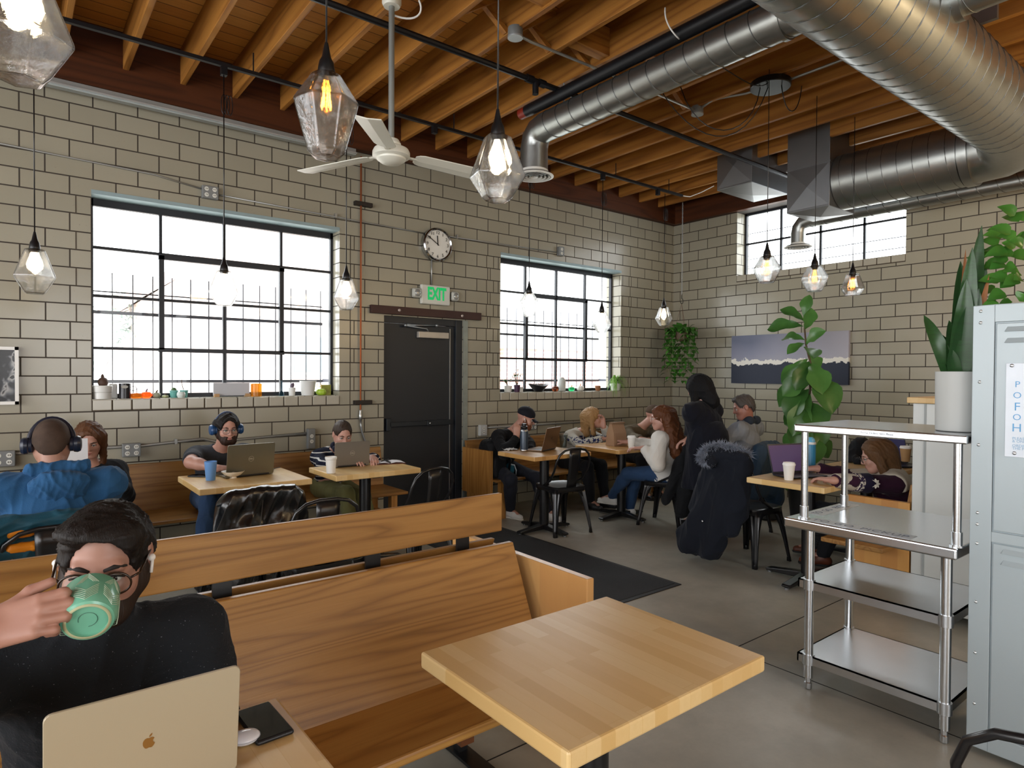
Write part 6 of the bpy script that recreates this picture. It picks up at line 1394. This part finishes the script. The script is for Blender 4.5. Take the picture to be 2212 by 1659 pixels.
# 2. man in the blue hoodie seen from behind
H = A3(dep(112, 957, 3.06)); nb = (H[0]+.02, H[1]-.06, H[2]-.155)
HOOD = cloth('28547e', .14, .9, 200, .3)
t, T, R, J = person('man in a blue hoodie and headphones seen from behind', (.13, 3.68, .53), nb, H, (.12, .95, -.30), (0, 1, 0), skinm=SK3, wr=(.36, 4.22, .785), er=(.46, 3.85, .72), wl=(-.05, 4.25, .785), el=(-.22, 3.88, .70), topm=HOOD, botm=DARK, topname='hoodie', bulk=1.18, shoulder=.215, topgrow=.022, fold_top=(.009, 20, 8), h=.0065)
hd = Org().ell(A3(nb)+nv((0, -.085, -.035)), nv((.125, .062, .085)), frame((0, .9, .5)), .03).ell(A3(nb)+nv((0, -.075, -.12)), nv((.085, .04, .07)), None, .05).cap(A3(nb)+nv((-.10, -.02, .045)), A3(nb)+nv((.10, -.02, .045)), .035, None, .04).cap(A3(nb)+nv((-.09, .03, .03)), A3(nb)+nv((-.04, .10, -.02)), .03, None, .04).cap(A3(nb)+nv((.09, .03, .03)), A3(nb)+nv((.04, .10, -.02)), .03, None, .04).ell(H+nv((0, .0, -.09)), nv((.062, .075, .10)), None, .02, op=1)
organ('hood', hd, .006, HOOD, t, fold=(.008, 30, 3, (0, 1, .3)))
s = N('shaved_hair'); g = s.n('ShaderNodeNewGeometry'); n1 = s.noise(s.coord((1, 1, 1)), 18, 3); n2 = s.noise(s.coord((1, 1, 1)), 600, 2)
SHV = s.bsdf(s.mix(n1, '2a211c', '57463b'), .8, 0, .2, n2, .4, .002)
hair(t, T, R, SHV, grow=.003, h=.006, amp=.0, freq=60, low=-.02); o = [c for c in t.children if c.name.startswith('hair')][0]; o['label'] = 'closely shaved dark hair'
headphones(t, T, R, .95, '1b2233', '15192a'); face_parts(t, T, R, .95)
# 3. long-haired woman behind a raised white book
H = A3(aty(192, 950, 5.2)); t, T, R, J = person('woman with long brown hair in a dark top, half hidden behind the hoodie man', (H[0]+.03, 5.40, .515), (H[0]+.01, 5.27, .835), H, (-.1, -.9, -.42), (0, -1, 0), wr=(H[0]-.20, 5.04, .78), hr=(.3, -.6, .2), er=(H[0]-.25, 5.15, .68), wl=(.56, 4.90, .76), hl=(-.6, -.3, .5), el=(.62, 5.15, .66), topm=cloth('14151a', .2), botm=DARK, fem=True, shoulder=.165, h=.0075, skinm=SK2)
face_parts(t, T, R, .95)
hair(t, T, R, HBR, grow=.020, amp=.006, freq=60, extra2=lambda o: (o.cap(T(.080, -.0, .03), T(.082, .04, -.26), .032, .024, .04), o.cap(T(-.085, -.0, .03), T(-.085, .03, -.22), .030, .022, .04), o.cap(T(.0, -.08, .0), T(.0, -.07, -.18), .06, .05, .04)))
tb = thing('book', 'white covered book held upright in front of the long haired woman', 'book', (.28, 4.93, .80)); M = Matrix.Translation((aty(190, 975, 4.93).x-.105, 4.935, .93))@Matrix.Rotation(-.12, 4, 'X')
MB().box(-.105, .105, -.004, .0, -.12, .12, M).build('cover', mat('c9cdd2', .6, 0, .02), tb); MB().box(-.10, .10, .0, .012, -.115, .115, M).build('pages', mat('dcd8cc', .8), tb)
# 4. bearded man with headphones
H = A3(aty(490, 925, 5.12)); TEE = cloth('33363c', .15)
t, T, R, J = person('bearded man in blue headphones, glasses and a grey T-shirt on the wall bench', (H[0]-.02, 5.40, .515), (H[0]-.01, 5.25, H[2]-.165), H, (.02, -1, -.16), (0, -1, 0), wr=A3(aty(472, 1012, 4.83)), hr=(.9, -.2, 0), er=A3(aty(420, 1000, 5.0)), wl=(1.46, 4.80, .79), hl=(-.8, -.5, 0), el=(1.60, 5.05, .78), sleeve='short', topm=TEE, botm=JEANS, topname='t_shirt', bulk=1.08, kr=A3(aty(452, 1085, 4.82)), fr=(1.02, 4.72, .085), h=.0065)
face_parts(t, T, R, .95, '1a120d'); glasses(t, T, .95, '3a3a40', .022, .0012)
hair(t, T, R, HB, grow=.015, amp=.007, freq=55, extra=lambda o: (o.cap(T(.078, -.02, .03), T(.075, -.03, -.07), .028, .024, .03), o.cap(T(-.078, -.02, .03), T(-.075, -.03, -.07), .028, .024, .03), o.ell(T(0, -.06, -.04), nv((.07, .05, .06)), R, .03)), seed=12)
bd = jaw_shell(T, R, .95, .007)
organ('beard', bd, .005, hairmat('1d120c', '3d261a'), t, fold=(.003, 90, 2)); headphones(t, T, R, .95, '1e4470', '1a2c4c')
pr = MB()
for k in range(4): pr.obox((H[0]+.02+.028*k, 5.145-.004*k, .835-.006*(k % 2)), (.022, .004, .016), .1)
pr.build('shirt_print', mat('c9ccd0', .7), J['top'])
# 5. woman in the striped sweater
H = A3(aty(740, 938, 5.12))
s = N('stripe_knit'); g = s.n('ShaderNodeNewGeometry'); sp = s.n('ShaderNodeSeparateXYZ'); s.l(g.outputs['Position'], sp.inputs[0])
zz = s.math('ADD', s.math('MULTIPLY', sp.outputs[2], 1/.036), s.math('MULTIPLY', s.noise(s.coord((1, 1, 1)), 5, 2), 1.0)); STR = s.bsdf(s.mix(s.math('LESS_THAN', s.math('FRACT', zz), .24), '14182c', 'c9c8c4'), .9, 0, .2)
t, T, R, J = person('woman with tied back hair in a navy striped sweater behind the grey laptop', (H[0]+.0, 5.39, .50), (H[0], 5.23, H[2]-.15), H, (-.12, -.93, -.36), (0, -1, 0), wr=(H[0]-.10, 4.80, .79), hr=(.4, -.9, 0), er=(H[0]-.26, 5.02, .70), wl=(H[0]+.12, 4.80, .79), hl=(-.3, -.9, 0), el=(H[0]+.28, 5.05, .70), topm=STR, botm=OLIVE, fem=True, shoulder=.165, kr=(H[0]-.06, 4.90, .50), fr=(H[0]-.05, 4.72, .085), kl=(H[0]+.16, 4.9, .5), h=.0065, shoem=mat('4a2c1a', .5))
face_parts(t, T, R, .95, '2a1c14'); hair(t, T, R, hairmat('1f1712', '4a3a2e'), grow=.007, amp=.003, freq=70, dirv=(0, 1, .2), extra=lambda o: o.ell(T(0, -.10, .03), .038, None, .02))
co = Org().cap(T(-.05, .02, -.135), T(.05, .02, -.135), .03, None, .02).cap(T(-.05, -.04, -.13), T(.05, -.04, -.13), .035, None, .02).ell(T(0, .0, -.10), nv((.05, .06, .06)), R, .02, op=1)
organ('collar', co, .006, cloth('16182a'), t)
# 6. man in the black cap
H = A3(aty(1136, 903, 5.12))
t, T, R, J = person('man in a black cap and black sweater hunched over the bronze laptop', (H[0]-.12, 5.39, .51), (H[0]-.10, 5.24, H[2]-.14), H, (.62, -.72, -.36), (.15, -1, 0), wr=A3(aty(1116, 945, 5.06)), hr=(.15, .1, 1), zr=(-.6, -.75, 0), er=(H[0]-.30, 5.02, .72), curlr=(.5, .9, .6), wl=A3(aty(1147, 975, 4.85)), hl=(.1, -.9, .2), el=(H[0]+.22, 5.0, .72), topm=cloth('0e0f12', .2), botm=cloth('1d1f28', .2), kr=A3(aty(1112, 1028, 4.9)), fr=(4.04, 5.16, .085), kl=(4.42, 4.95, .5), fl=(4.30, 4.86, .085), shoem=WSHOE, h=.0065, skinm=SK2)
face_parts(t, T, R, .95, '3a2a1e'); earbud(t, T, -1); earbud(t, T, 1)
CAPM = cloth('10111a', .2, .8)
cp = Org().ell(T(0, -.012, .048), nv((.083, .102, .080))*.95, R, .01).box(T(0, 0, -.04), nv((.15, .15, .058)), R, .005, .006, op=1); c_ = organ('cap', cp, .006, CAPM, t)
MB().grid([[T(x, .075+f*.075*(1-(x/.075)**2*.55), .028-f*.020-abs(x)**2*2.2) for x in (-.07, -.05, -.025, 0, .025, .05, .07)] for f in (0, .35, .7, 1)]).build('cap_brim', CAPM, c_, smooth=True, solid=.005)
MB().ball(T(0, -.012, .127), .006).build('cap_button', CAPM, c_, smooth=True)
st2 = jaw_shell(T, R, .95, .004); organ('beard', st2, .005, hairmat('5a3424', '7a4a34'), t)
# 7. blonde woman resting her cheek on her hand
H = A3(aty(1280, 903, 5.12)); s = N('nordic_knit'); g = s.n('ShaderNodeNewGeometry'); sp = s.n('ShaderNodeSeparateXYZ'); s.l(g.outputs['Position'], sp.inputs[0]); nn = s.noise(s.coord((1, 1, 1)), 38, 2, .6)
band = s.math('LESS_THAN', s.math('ABSOLUTE', s.math('SUBTRACT', sp.outputs[2], .765)), .028); NOR = s.bsdf(s.mix(s.math('MULTIPLY', band, s.math('GREATER_THAN', nn, .52)), 'b5b2a8', '252c55'), .95, 0, .2, s.noise(s.coord((1, 1, 1)), 200, 2), .4, .004)
t, T, R, J = person('blonde woman in a cream patterned cardigan resting her cheek on her hand', (H[0]-.10, 5.39, .505), (H[0]-.07, 5.23, H[2]-.155), H, (.74, -.66, .04), (.1, -1, 0), wr=A3(aty(1300, 948, 4.86)), hr=(.9, -.3, 0), er=(H[0]-.25, 4.98, .73), wl=A3(aty(1304, 922, 5.02)), hl=(-.15, .1, 1), zl=(.9, .2, 0), el=(H[0]+.22, 4.86, .77), curll=(.5, .8, .5), topm=NOR, botm=DARK, fem=True, shoulder=.17, topname='cardigan', h=.0065, bulk=1.05, fr=(5.02, 4.98, .085), fl=(5.25, 4.98, .085), shoem=mat('1c1c20', .5))
face_parts(t, T, R, .95, '6a4a30')
hair(t, T, R, HBL, grow=.020, amp=.006, freq=55, extra2=lambda o: (o.cap(T(-.080, .0, .04), T(-.090, .02, -.20), .034, .026, .04), o.cap(T(.08, -.02, .04), T(.085, -.01, -.18), .032, .024, .04), o.cap(T(0, -.09, .02), T(0, -.09, -.18), .06, .05, .04)), seed=9)
# 8. man in the beanie
H = A3(aty(1412, 897, 5.1)); KH = cloth('5a5040', .12)
t, T, R, J = person('man in a brown beanie and olive sweater on the bench near the corner', (H[0]-.12, 5.39, .51), (H[0]-.10, 5.23, H[2]-.15), H, (.55, -.8, -.2), (-.1, -1, 0), wr=A3(aty(1388, 950, 4.80)), er=A3(aty(1365, 945, 5.1)), hr=(.6, -.6, 0), wl=(H[0]-.15, 4.80, .79), topm=KH, botm=DARK, h=.0075, bulk=1.05)
face_parts(t, T, R, .95); bn = Org().ell(T(0, -.014, .045), nv((.083, .100, .092))*.95, R, .01).box(T(0, .02, -.06), nv((.15, .15, .075)), R, .005, .006, op=1); organ('beanie', bn, .006, cloth('4a3c30', .15, .95, 90, .6), t)
# 9. woman in the white sweater with long brown hair
H = A3(dep(1428, 900, 6.15)); H[2] = dep(1428, 903, 6.15).z
t, T, R, J = person('woman with long brown hair and a white sweater sitting with crossed legs', (5.12, 4.02, .53), (H[0]+.06, H[1]-.02, H[2]-.15), H, (-.62, .77, -.12), (-.28, .96, 0), wr=(4.98, 4.40, .79), er=(5.2, 4.2, .70), wl=A3(dep(1392, 968, 6.1)), hl=(-.5, .8, 0), el=A3(dep(1404, 1020, 5.95)), topm=cloth('d2cfc8', .05, .9), botm=JEANS, fem=True, bulk=1.08, topgrow=.022, shoulder=.17, kl=(4.88, 4.38, .56), fl=(4.98, 4.62, .20), kr=(5.1, 4.42, .52), fr=(5.12, 4.50, .085), shoem=WSHOE, h=.0065)
face_parts(t, T, R, .95, '4a3020'); glasses(t, T, .95, 'c9b9b4', .022, .0014)
hair(t, T, R, hairmat('3a2012', '7a4826'), grow=.020, amp=.008, freq=45, extra2=lambda o: (o.cap(T(0, -.085, .03), T(0, -.15, -.36), .075, .085, .05), o.cap(T(.06, -.07, .03), T(.10, -.12, -.38), .055, .055, .05), o.cap(T(-.06, -.06, .03), T(-.09, -.10, -.36), .055, .05, .05)), seed=15)
# 10. standing person in the long dark coat
H = A3(dep(1508, 838, 5.9)); COAT = cloth('080b17', .25, .9)
pz = .80; px_ = A3(dep(1530, 985, 5.75)); pel = nv((px_[0], px_[1], .76))
t, T, R, J = person('person with long dark hair in a long navy coat standing with their back turned', pel, (H[0]+.02, H[1]-.03, H[2]-.17), H, (-.25, .90, -.35), (-.2, .97, 0), sit=False, rt=None, wr=A3(dep(1492, 945, 5.85)), er=A3(dep(1474, 905, 5.75)), hr=(-.6, .6, -.4), wl=A3(dep(1560, 960, 6.0)), el=A3(dep(1590, 930, 5.8)), topm=COAT, botm=JEANS, topname='coat_upper', topbottom=.70, topgrow=.035, bulk=1.25, shoulder=.225, h=.0075, skinm=SK2, fr=(pel[0]+.08, pel[1]+.02, .085), fl=(pel[0]-.12, pel[1]-.02, .085), s=.93, fold_top=(.008, 16, 3))
sk = Org().cap(pel+nv((0, 0, .15)), pel+nv((0, 0, -.26)), .19, .235, .05, ((.89, .45, 0), .95)); organ('coat_skirt', sk, .009, COAT, t, cuts=((pel+nv((0, 0, -.30)), (0, 0, -1)),), fold=(.014, 12, 4, (0, 0, 1)))
hair(t, T, R, HDK, grow=.024, amp=.007, freq=45, extra=lambda o: (o.cap(T(0, -.06, .0), T(0, -.08, -.17), .085, .075, .05), o.cap(T(-.072, .03, .02), T(-.08, .05, -.13), .042, .034, .04), o.cap(T(.072, .03, .02), T(.08, .05, -.13), .042, .034, .04), o.ell(T(0, .12, -.04), nv((.045, .06, .075)), R, .01, op=1)), seed=5, cutface=False)
face_parts(t, T, R, .93)
# 11. man in the grey jacket
H = A3(dep(1606, 879, 6.1)); GREYJ = cloth('858d97', .12, .9)
t, T, R, J = person('grey haired man in a grey jacket sitting beside the fig tree, looking down', (5.44, 3.40, .53), (H[0]+.05, H[1]-.02, H[2]-.165), H, (-.68, .66, -.34), (-.15, .98, 0), wr=(5.15, 3.78, .72), er=(5.2, 3.5, .74), wl=(5.0, 3.7, .70), el=(5.02, 3.42, .72), topm=GREYJ, botm=DARK, topname='jacket', bulk=1.16, shoulder=.205, topgrow=.024, h=.0065, skinm=skin('a67464', '966556'), fold_top=(.010, 18, 11))
face_parts(t, T, R, .95, '3a3432'); hair(t, T, R, hairmat('2a2624', '6a6460'), grow=.010, amp=.005, freq=80, extra=lambda o: o.ell(T(0, .045, .095), nv((.055, .04, .022)), R, .03), seed=4)
cl = Org().cap(A3(J['neck'])+nv((-.05, .05, .02)), A3(J['neck'])+nv((-.06, -.05, .04)), .035, None, .03).cap(A3(J['neck'])+nv((-.06, -.05, .04)), A3(J['neck'])+nv((.06, -.05, .04)), .035, None, .03).cap(A3(J['neck'])+nv((.06, -.05, .04)), A3(J['neck'])+nv((.06, .04, .02)), .035, None, .03).ell(T(0, -.02, -.10), nv((.055, .06, .09)), R, .01, op=1); organ('jacket_collar', cl, .006, cloth('2c3440'), t)
# 12. woman in the maroon patterned sweater
H = A3(aty(1893, 985, 1.96)); MAR = cloth('2e1026', .2, .95); CREK = cloth('b3aa9a', .1, .95)
s = N('fair_isle'); nn = s.noise(s.coord((1, 1, 1)), 60, 1); FAIR = s.bsdf(s.mix(s.math('GREATER_THAN', nn, .5), 'c9c2b4', '2a1c3c'), .95)
t, T, R, J = person('woman in glasses and a maroon patterned sweater at the table behind the steel shelving', (H[0]+.10, 1.86, .525), (H[0]+.07, 1.90, H[2]-.125), H, (-.50, .80, -.32), (-.45, .89, 0), wl=A3(atz(1775, 1036, .795)), hl=(.1, 1, 0), el=A3(dep(1850, 1050, 4.75)), wr=(4.72, 2.32, .79), hr=(-.2, .9, 0), er=(5.0, 2.05, .72), topm=MAR, botm=DARK, fem=True, shoulder=.175, h=.0065, bulk=1.08, kl=(4.62, 2.25, .5), kr=(4.95, 2.25, .5), fl=A3(atz(1762, 1175, .10)), fr=(4.98, 2.4, .085), shoem=mat('5a2c18', .5), skinm=SK2, topbottom=-.02)
face_parts(t, T, R, .95, '4a3020'); glasses(t, T, .95, '2a2024', .022, .0016)
hair(t, T, R, hairmat('3a2818', '7a5634'), grow=.018, amp=.005, freq=55, extra2=lambda o: (o.cap(T(-.075, .0, .03), T(-.08, .0, -.12), .034, .03, .04), o.cap(T(.075, .0, .03), T(.08, .0, -.12), .034, .03, .04), o.cap(T(0, -.08, .02), T(0, -.07, -.12), .065, .06, .04)), seed=8)
(E_, w_, S_) = J['cuffs'][1]; d = unit(w_-E_)
organ('sleeve_cuff', Org().cap(E_+(w_-E_)*.25, w_, .060, .046, .02, clip=((w_-d*.012, d), (E_+(w_-E_)*.28, -d))), .006, CREK, t)
organ('patterned_band', Org().cap(E_, E_+(w_-E_)*.3, .064, .062, .02, clip=((E_+(w_-E_)*.27, d), (E_+(w_-E_)*.02, -d))), .006, FAIR, t)
u_ = unit(E_-S_); organ('dark_band', Org().cap(S_+(E_-S_)*.7, E_, .070, .064, .02, clip=((E_-u_*.0, u_), (S_+(E_-S_)*.72, -u_))), .006, cloth('19132a'), t)
yk = J['tor'].grown(.021, .045).plus(J['arm'].grown(.019, .045)); yk.cap(J['neck']+unit(J['up'])*.055, T(0, 0, -.02), .075, .08, .012, op=1)
organ('cream_yoke', yk, .006, CREK, t, cuts=((A3(J['neck'])-J['up']*.10-J['right']*.0, -J['up']), (A3(J['neck'])+J['right']*.22, J['right']), (A3(J['neck'])-J['right']*.20, -J['right'])))
fm = MB(); c0 = Vector(S_*.45+E_*.55); n0 = Vector(unit(-nv(J['right'])+nv((0, 0, .15)))); a0 = Vector(u_); b0 = n0.cross(a0).normalized()
for k in range(8):
    a = k*PI/4; q = c0+n0*.078+(a0*math.cos(a)+b0*math.sin(a))*.006; e = c0+n0*.074+(a0*math.cos(a)+b0*math.sin(a))*.034; leaf(fm, q, e, .016, 'oval', 0, tuple(n0), 0, 0, 4)
fm.build('snowflake_motif', mat('d2ccbe', .9), t, solid=.004)
# ------------------------------------------------------------------ garments and bags left on chairs and benches
def local_org(x, y, rz):
    c, s_ = math.cos(rz), math.sin(rz); return lambda a, b, z: nv((x+a*c-b*s_, y+a*s_+b*c, z))
# leather jacket
L = local_org(1.10, 3.98, .10); LEA = mat('0e0f11', .22, 0, .3, 6, .12, 40, .7)
t = thing('leather_jacket', 'black leather jacket hung over a chair in front of the headphones man', 'jacket', (1.10, 3.75, .43))
o = Org().cap(L(-.15, -.245, .775), L(.15, -.245, .775), .055, None, .05).box(L(0, -.27, .60), (.21, .045, .24), frame((0, 1, 0)), .04, .05).cap(L(-.20, -.25, .74), L(-.25, -.22, .40), .06, .05, .06).cap(L(.20, -.25, .74), L(.245, -.22, .42), .06, .05, .06).cap(L(-.10, -.28, .60), L(-.14, -.28, .34), .07, .08, .06).cap(L(.10, -.28, .60), L(.12, -.28, .34), .07, .08, .06)
j = organ('jacket_shell', o, .006, LEA, t, fold=(.017, 9, 21, (.15, 0, 1)))
MB().tube([L(-.26, -.33, .50), L(-.20, -.35, .485), L(-.05, -.36, .52), L(.08, -.355, .58), L(.16, -.33, .66)], .022, 8, flat=.12).build('waist_strap', mat('15181a', .5), j, smooth=True)
MB().tube([L(-.03, -.335, .77), L(-.05, -.345, .62), L(-.07, -.35, .42)], .002, 5).build('seam', mat('3a332c', .5), j, smooth=True)
# padded jacket with orange lining over the hoodie man's chair
L = local_org(.13, 3.66, .05); PUF = cloth('1d4a5c', .2, .5); ORA = cloth('d0801c', .1, .45)
t = thing('puffer_jacket', 'teal padded jacket with orange lining over the hoodie man\'s chair', 'jacket', (.1, 3.46, .43))
o = Org()
for z0, z1, w in ((.80, .80, .19), (.70, .70, .225), (.58, .58, .24), (.46, .46, .25)): o.cap(L(-w, -.172, z0), L(w, -.172, z1), .050, None, .03)
o.cap(L(-.22, -.18, .80), L(-.30, -.20, .50), .06, .07, .04).cap(L(-.19, -.2, .83), L(.19, -.2, .83), .035, None, .03)
pj = organ('padded_shell', o, .007, PUF, t, fold=(.007, 40, 4, (1, 0, .2)))
o = Org()
for k in range(6): o.cap(L(-.14, -.206, .79-.068*k), L(.14, -.206, .79-.068*k), .024, None, .012)
organ('orange_lining', o, .006, ORA, pj, fold=(.004, 60, 8, (1, 0, 0)))
# dark wool coat with a fur hood
L = local_org(4.70, 2.85, -PI/2-.10); DC = cloth('12161f', .2, .95)
t = thing('hooded_coat', 'long dark coat with a grey fur trimmed hood hung on a chair', 'coat', (4.45, 2.9, .05))
o = Org().cap(L(-.16, -.25, .80), L(.14, -.25, .80), .055, None, .05).box(L(-.02, -.275, .60), (.05, .20, .24), None, .04, .05)
o.cap(L(-.10, -.28, .60), L(-.26, -.42, .12), .09, .10, .08).cap(L(.02, -.29, .60), L(-.06, -.40, .10), .09, .09, .08).cap(L(.14, -.27, .74), L(.10, -.33, .28), .06, .055, .05).cap(L(-.20, -.25, .76), L(-.30, -.33, .40), .065, .055, .05).cap(L(-.2, -.34, .35), L(-.34, -.42, .20), .06, .05, .06)
cshell = organ('coat_body', o, .007, DC, t, fold=(.016, 13, 31, (.1, .1, 1)), cuts=((nv((0, 0, .045)), (0, 0, -1)),))
MB().ball(L(-.12, -.43, .33), .009).build('button', STEEL2, cshell, smooth=True)
o = Org().cap(L(-.13, -.29, .86), L(.13, -.26, .84), .062, .05, .03).cap(L(-.13, -.29, .86), L(-.10, -.36, .80), .055, .05, .04); hood = organ('hood', o, .007, DC, t, fold=(.01, 20, 3))
fb = MB(); rr = random.Random(17)
cur = [A3(L(.14, -.22, .86)), A3(L(.04, -.25, .90)), A3(L(-.08, -.29, .915)), A3(L(-.17, -.33, .88)), A3(L(-.19, -.37, .82)), A3(L(-.12, -.38, .80))]
for k in range(3200):
    f_ = rr.uniform(0, len(cur)-1.001); i = int(f_); p = Vector(cur[i]*(1-f_+i)+cur[i+1]*(f_-i)); d = V(rr.gauss(0, 1), rr.gauss(0, 1), rr.gauss(0, 1)+.15).normalized(); q = p+d*.028; e = q+(d*.7+V(-.2, -.3, -.3+rr.uniform(-.3, .3))).normalized()*rr.uniform(.025, .055); sd = d.cross(V(rr.random(), rr.random(), rr.random())).normalized()*.003
    fb.add([q-sd, q+sd, e], [(0, 1, 2)])
fb.build('fur_trim', mat('8b92a0', .8, 0, .5, 60), hood)
# grey tweed coat behind the white sweater woman
L = local_org(5.12, 4.02, .28); t = thing('tweed_coat', 'dark grey tweed coat hung over the white sweater woman\'s chair', 'coat', (5.18, 3.8, .3))
o = Org().cap(L(-.16, -.245, .80), L(.16, -.245, .80), .05, None, .05).box(L(0, -.27, .60), (.20, .04, .23), frame((-.28, .96, 0)), .03, .05).cap(L(-.14, -.27, .55), L(-.22, -.24, .20), .08, .07, .06).cap(L(-.22, -.22, .70), L(-.30, -.12, .30), .055, .05, .05).cap(L(.16, -.26, .66), L(.2, -.27, .24), .07, .06, .06)
organ('coat_body', o, .007, cloth('191a1c', .3, .95, 140, .5, '47484a'), t, fold=(.014, 14, 41, (.1, 0, 1)))
# blue padded coat on the grey jacket man's chair
L = local_org(5.42, 3.40, .12); t = thing('padded_coat', 'slate blue padded coat hung on the chair of the man in grey', 'coat', (5.4, 3.15, .3))
o = Org().cap(L(-.17, -.26, .82), L(.13, -.26, .82), .06, None, .05).box(L(-.03, -.285, .62), (.20, .045, .24), None, .04, .05).cap(L(-.20, -.27, .76), L(-.30, -.26, .40), .065, .055, .05).cap(L(.14, -.27, .75), L(.20, -.28, .40), .065, .055, .05).cap(L(.0, -.29, .5), L(.06, -.3, .36), .09, .09, .06)
organ('coat_body', o, .007, cloth('2c4258', .15, .7), t, fold=(.011, 20, 51, (.3, 0, 1)))
# black jacket on the far chair
t = thing('black_jacket', 'black jacket heaped on the far right table behind the maroon sweater woman', 'jacket', (5.72, 2.45, .75))
o = Org().ell((5.72, 2.46, .82), (.14, .10, .08), None, .04).ell((5.70, 2.44, .90), (.08, .07, .07), None, .04).cap((5.6, 2.46, .78), (5.5, 2.36, .775), .05, .03, .05); organ('jacket_shell', o, .007, cloth('111317', .25), t, cuts=((nv((0, 0, .7515)), (0, 0, -1)),), fold=(.010, 18, 61))
# backpack at the bench end
t = thing('backpack', 'black backpack leaning on the end panel of the right wall bench', 'backpack', (3.93, 5.30, .412))
o = Org().box((3.93, 5.33, .60), (.10, .13, .185), frame((0, 1, -.12)), .06, .03).box((3.93, 5.22, .52), (.075, .05, .10), None, .03, .03).ell((3.93, 5.33, .76), (.105, .13, .05), None, .04)
bp = organ('bag_body', o, .006, cloth('0d0e11', .2, .7), t, fold=(.005, 22, 71), cuts=((nv((0, 0, .4135)), (0, 0, -1)),))
MB().tube([V(3.90, 5.33, .795)]+[V(3.93+.05*math.cos(a), 5.33, .79+.04*math.sin(a)) for a in (2.6, 2.1, 1.57, 1.0, .5)]+[V(3.96, 5.33, .795)], .008, 8).build('carry_handle', BLACK, bp, smooth=True)
MB().tube([V(4.0, 5.21, .74), V(4.05, 5.17, .60), V(4.04, 5.2, .46)], .02, 8, flat=.3).build('shoulder_strap', BLACK, bp, smooth=True)
t = thing('teal_bag', 'small teal bag with a pale zip beside the backpack', 'bag', (4.08, 5.22, .412))
organ('bag_body', Org().ell((4.09, 5.24, .485), (.055, .05, .072), None, .02), .006, cloth('1f5a6c', .15, .6), t, cuts=((nv((0, 0, .4135)), (0, 0, -1)),)); MB().tube([V(4.045, 5.19, .55), V(4.10, 5.17, .54), V(4.14, 5.19, .48), V(4.145, 5.2, .43)], .006, 8).build('zip_edge', mat('b9c4c8', .5), t, smooth=True)
# ------------------------------------------------------------------ light
w = D.worlds.new('overcast'); SC.world = w; w.use_nodes = True; nt = w.node_tree
bg = nt.nodes['Background']; bg.inputs[0].default_value = (.97, .98, 1, 1); bg.inputs[1].default_value = 6.0
def portal(loc, rot, sx, sy):
    l = D.lights.new('portal', 'AREA'); l.shape = 'RECTANGLE'; l.size = sx; l.size_y = sy; l.cycles.is_portal = True
    o = D.objects.new('window_portal', l); COL.objects.link(o); o.location = loc; o.rotation_euler = rot
for w_ in (W1, W2): portal(((w_[0]+w_[1])/2, 6.02, 2.06), (-PI/2, 0, 0), 2.0, 1.6)
portal((7.72, 3.75, 3.2), (0, PI/2, 0), .85, 2.0)
portal((1.7, -5.3, 1.8), (PI/2, 0, 0), 3.4, 2.4)
portal((-4.7, -2.15, 1.9), (0, -PI/2, 0), 3.2, 4.9); portal((-4.7, 3.05, 1.9), (0, -PI/2, 0), 3.2, 4.7)
def lamp(loc, power, col, r=.06, kind='POINT', rot=None, spot=1.2):
    l = D.lights.new('lamp', kind); l.energy = power; l.color = col; l.shadow_soft_size = r
    o = D.objects.new('lamp', l); COL.objects.link(o); o.location = loc
    if kind == 'SPOT': l.spot_size = spot; l.spot_blend = .6; o.rotation_euler = rot
    return o
for p in ((4.6, -1.0, 3.0), (6.2, -.6, 3.0), (3.0, -2.2, 3.0)): lamp(p, 30, (1, .74, .42), .15)
lamp((5.2, -.4, 2.3), 45, (1, .68, .34), .2)
SC.view_settings.view_transform = 'Standard'; SC.view_settings.look = 'None'
SC.view_settings.exposure = .18; SC.view_settings.gamma = 1
cy = SC.cycles
cy.max_bounces = 8; cy.diffuse_bounces = 4; cy.glossy_bounces = 3; cy.transmission_bounces = 6; cy.transparent_max_bounces = 16
cy.use_adaptive_sampling = True; cy.adaptive_threshold = .045
cy.sample_clamp_indirect = 6; cy.caustics_reflective = False; cy.caustics_refractive = False
cy.use_denoising = True
clean()
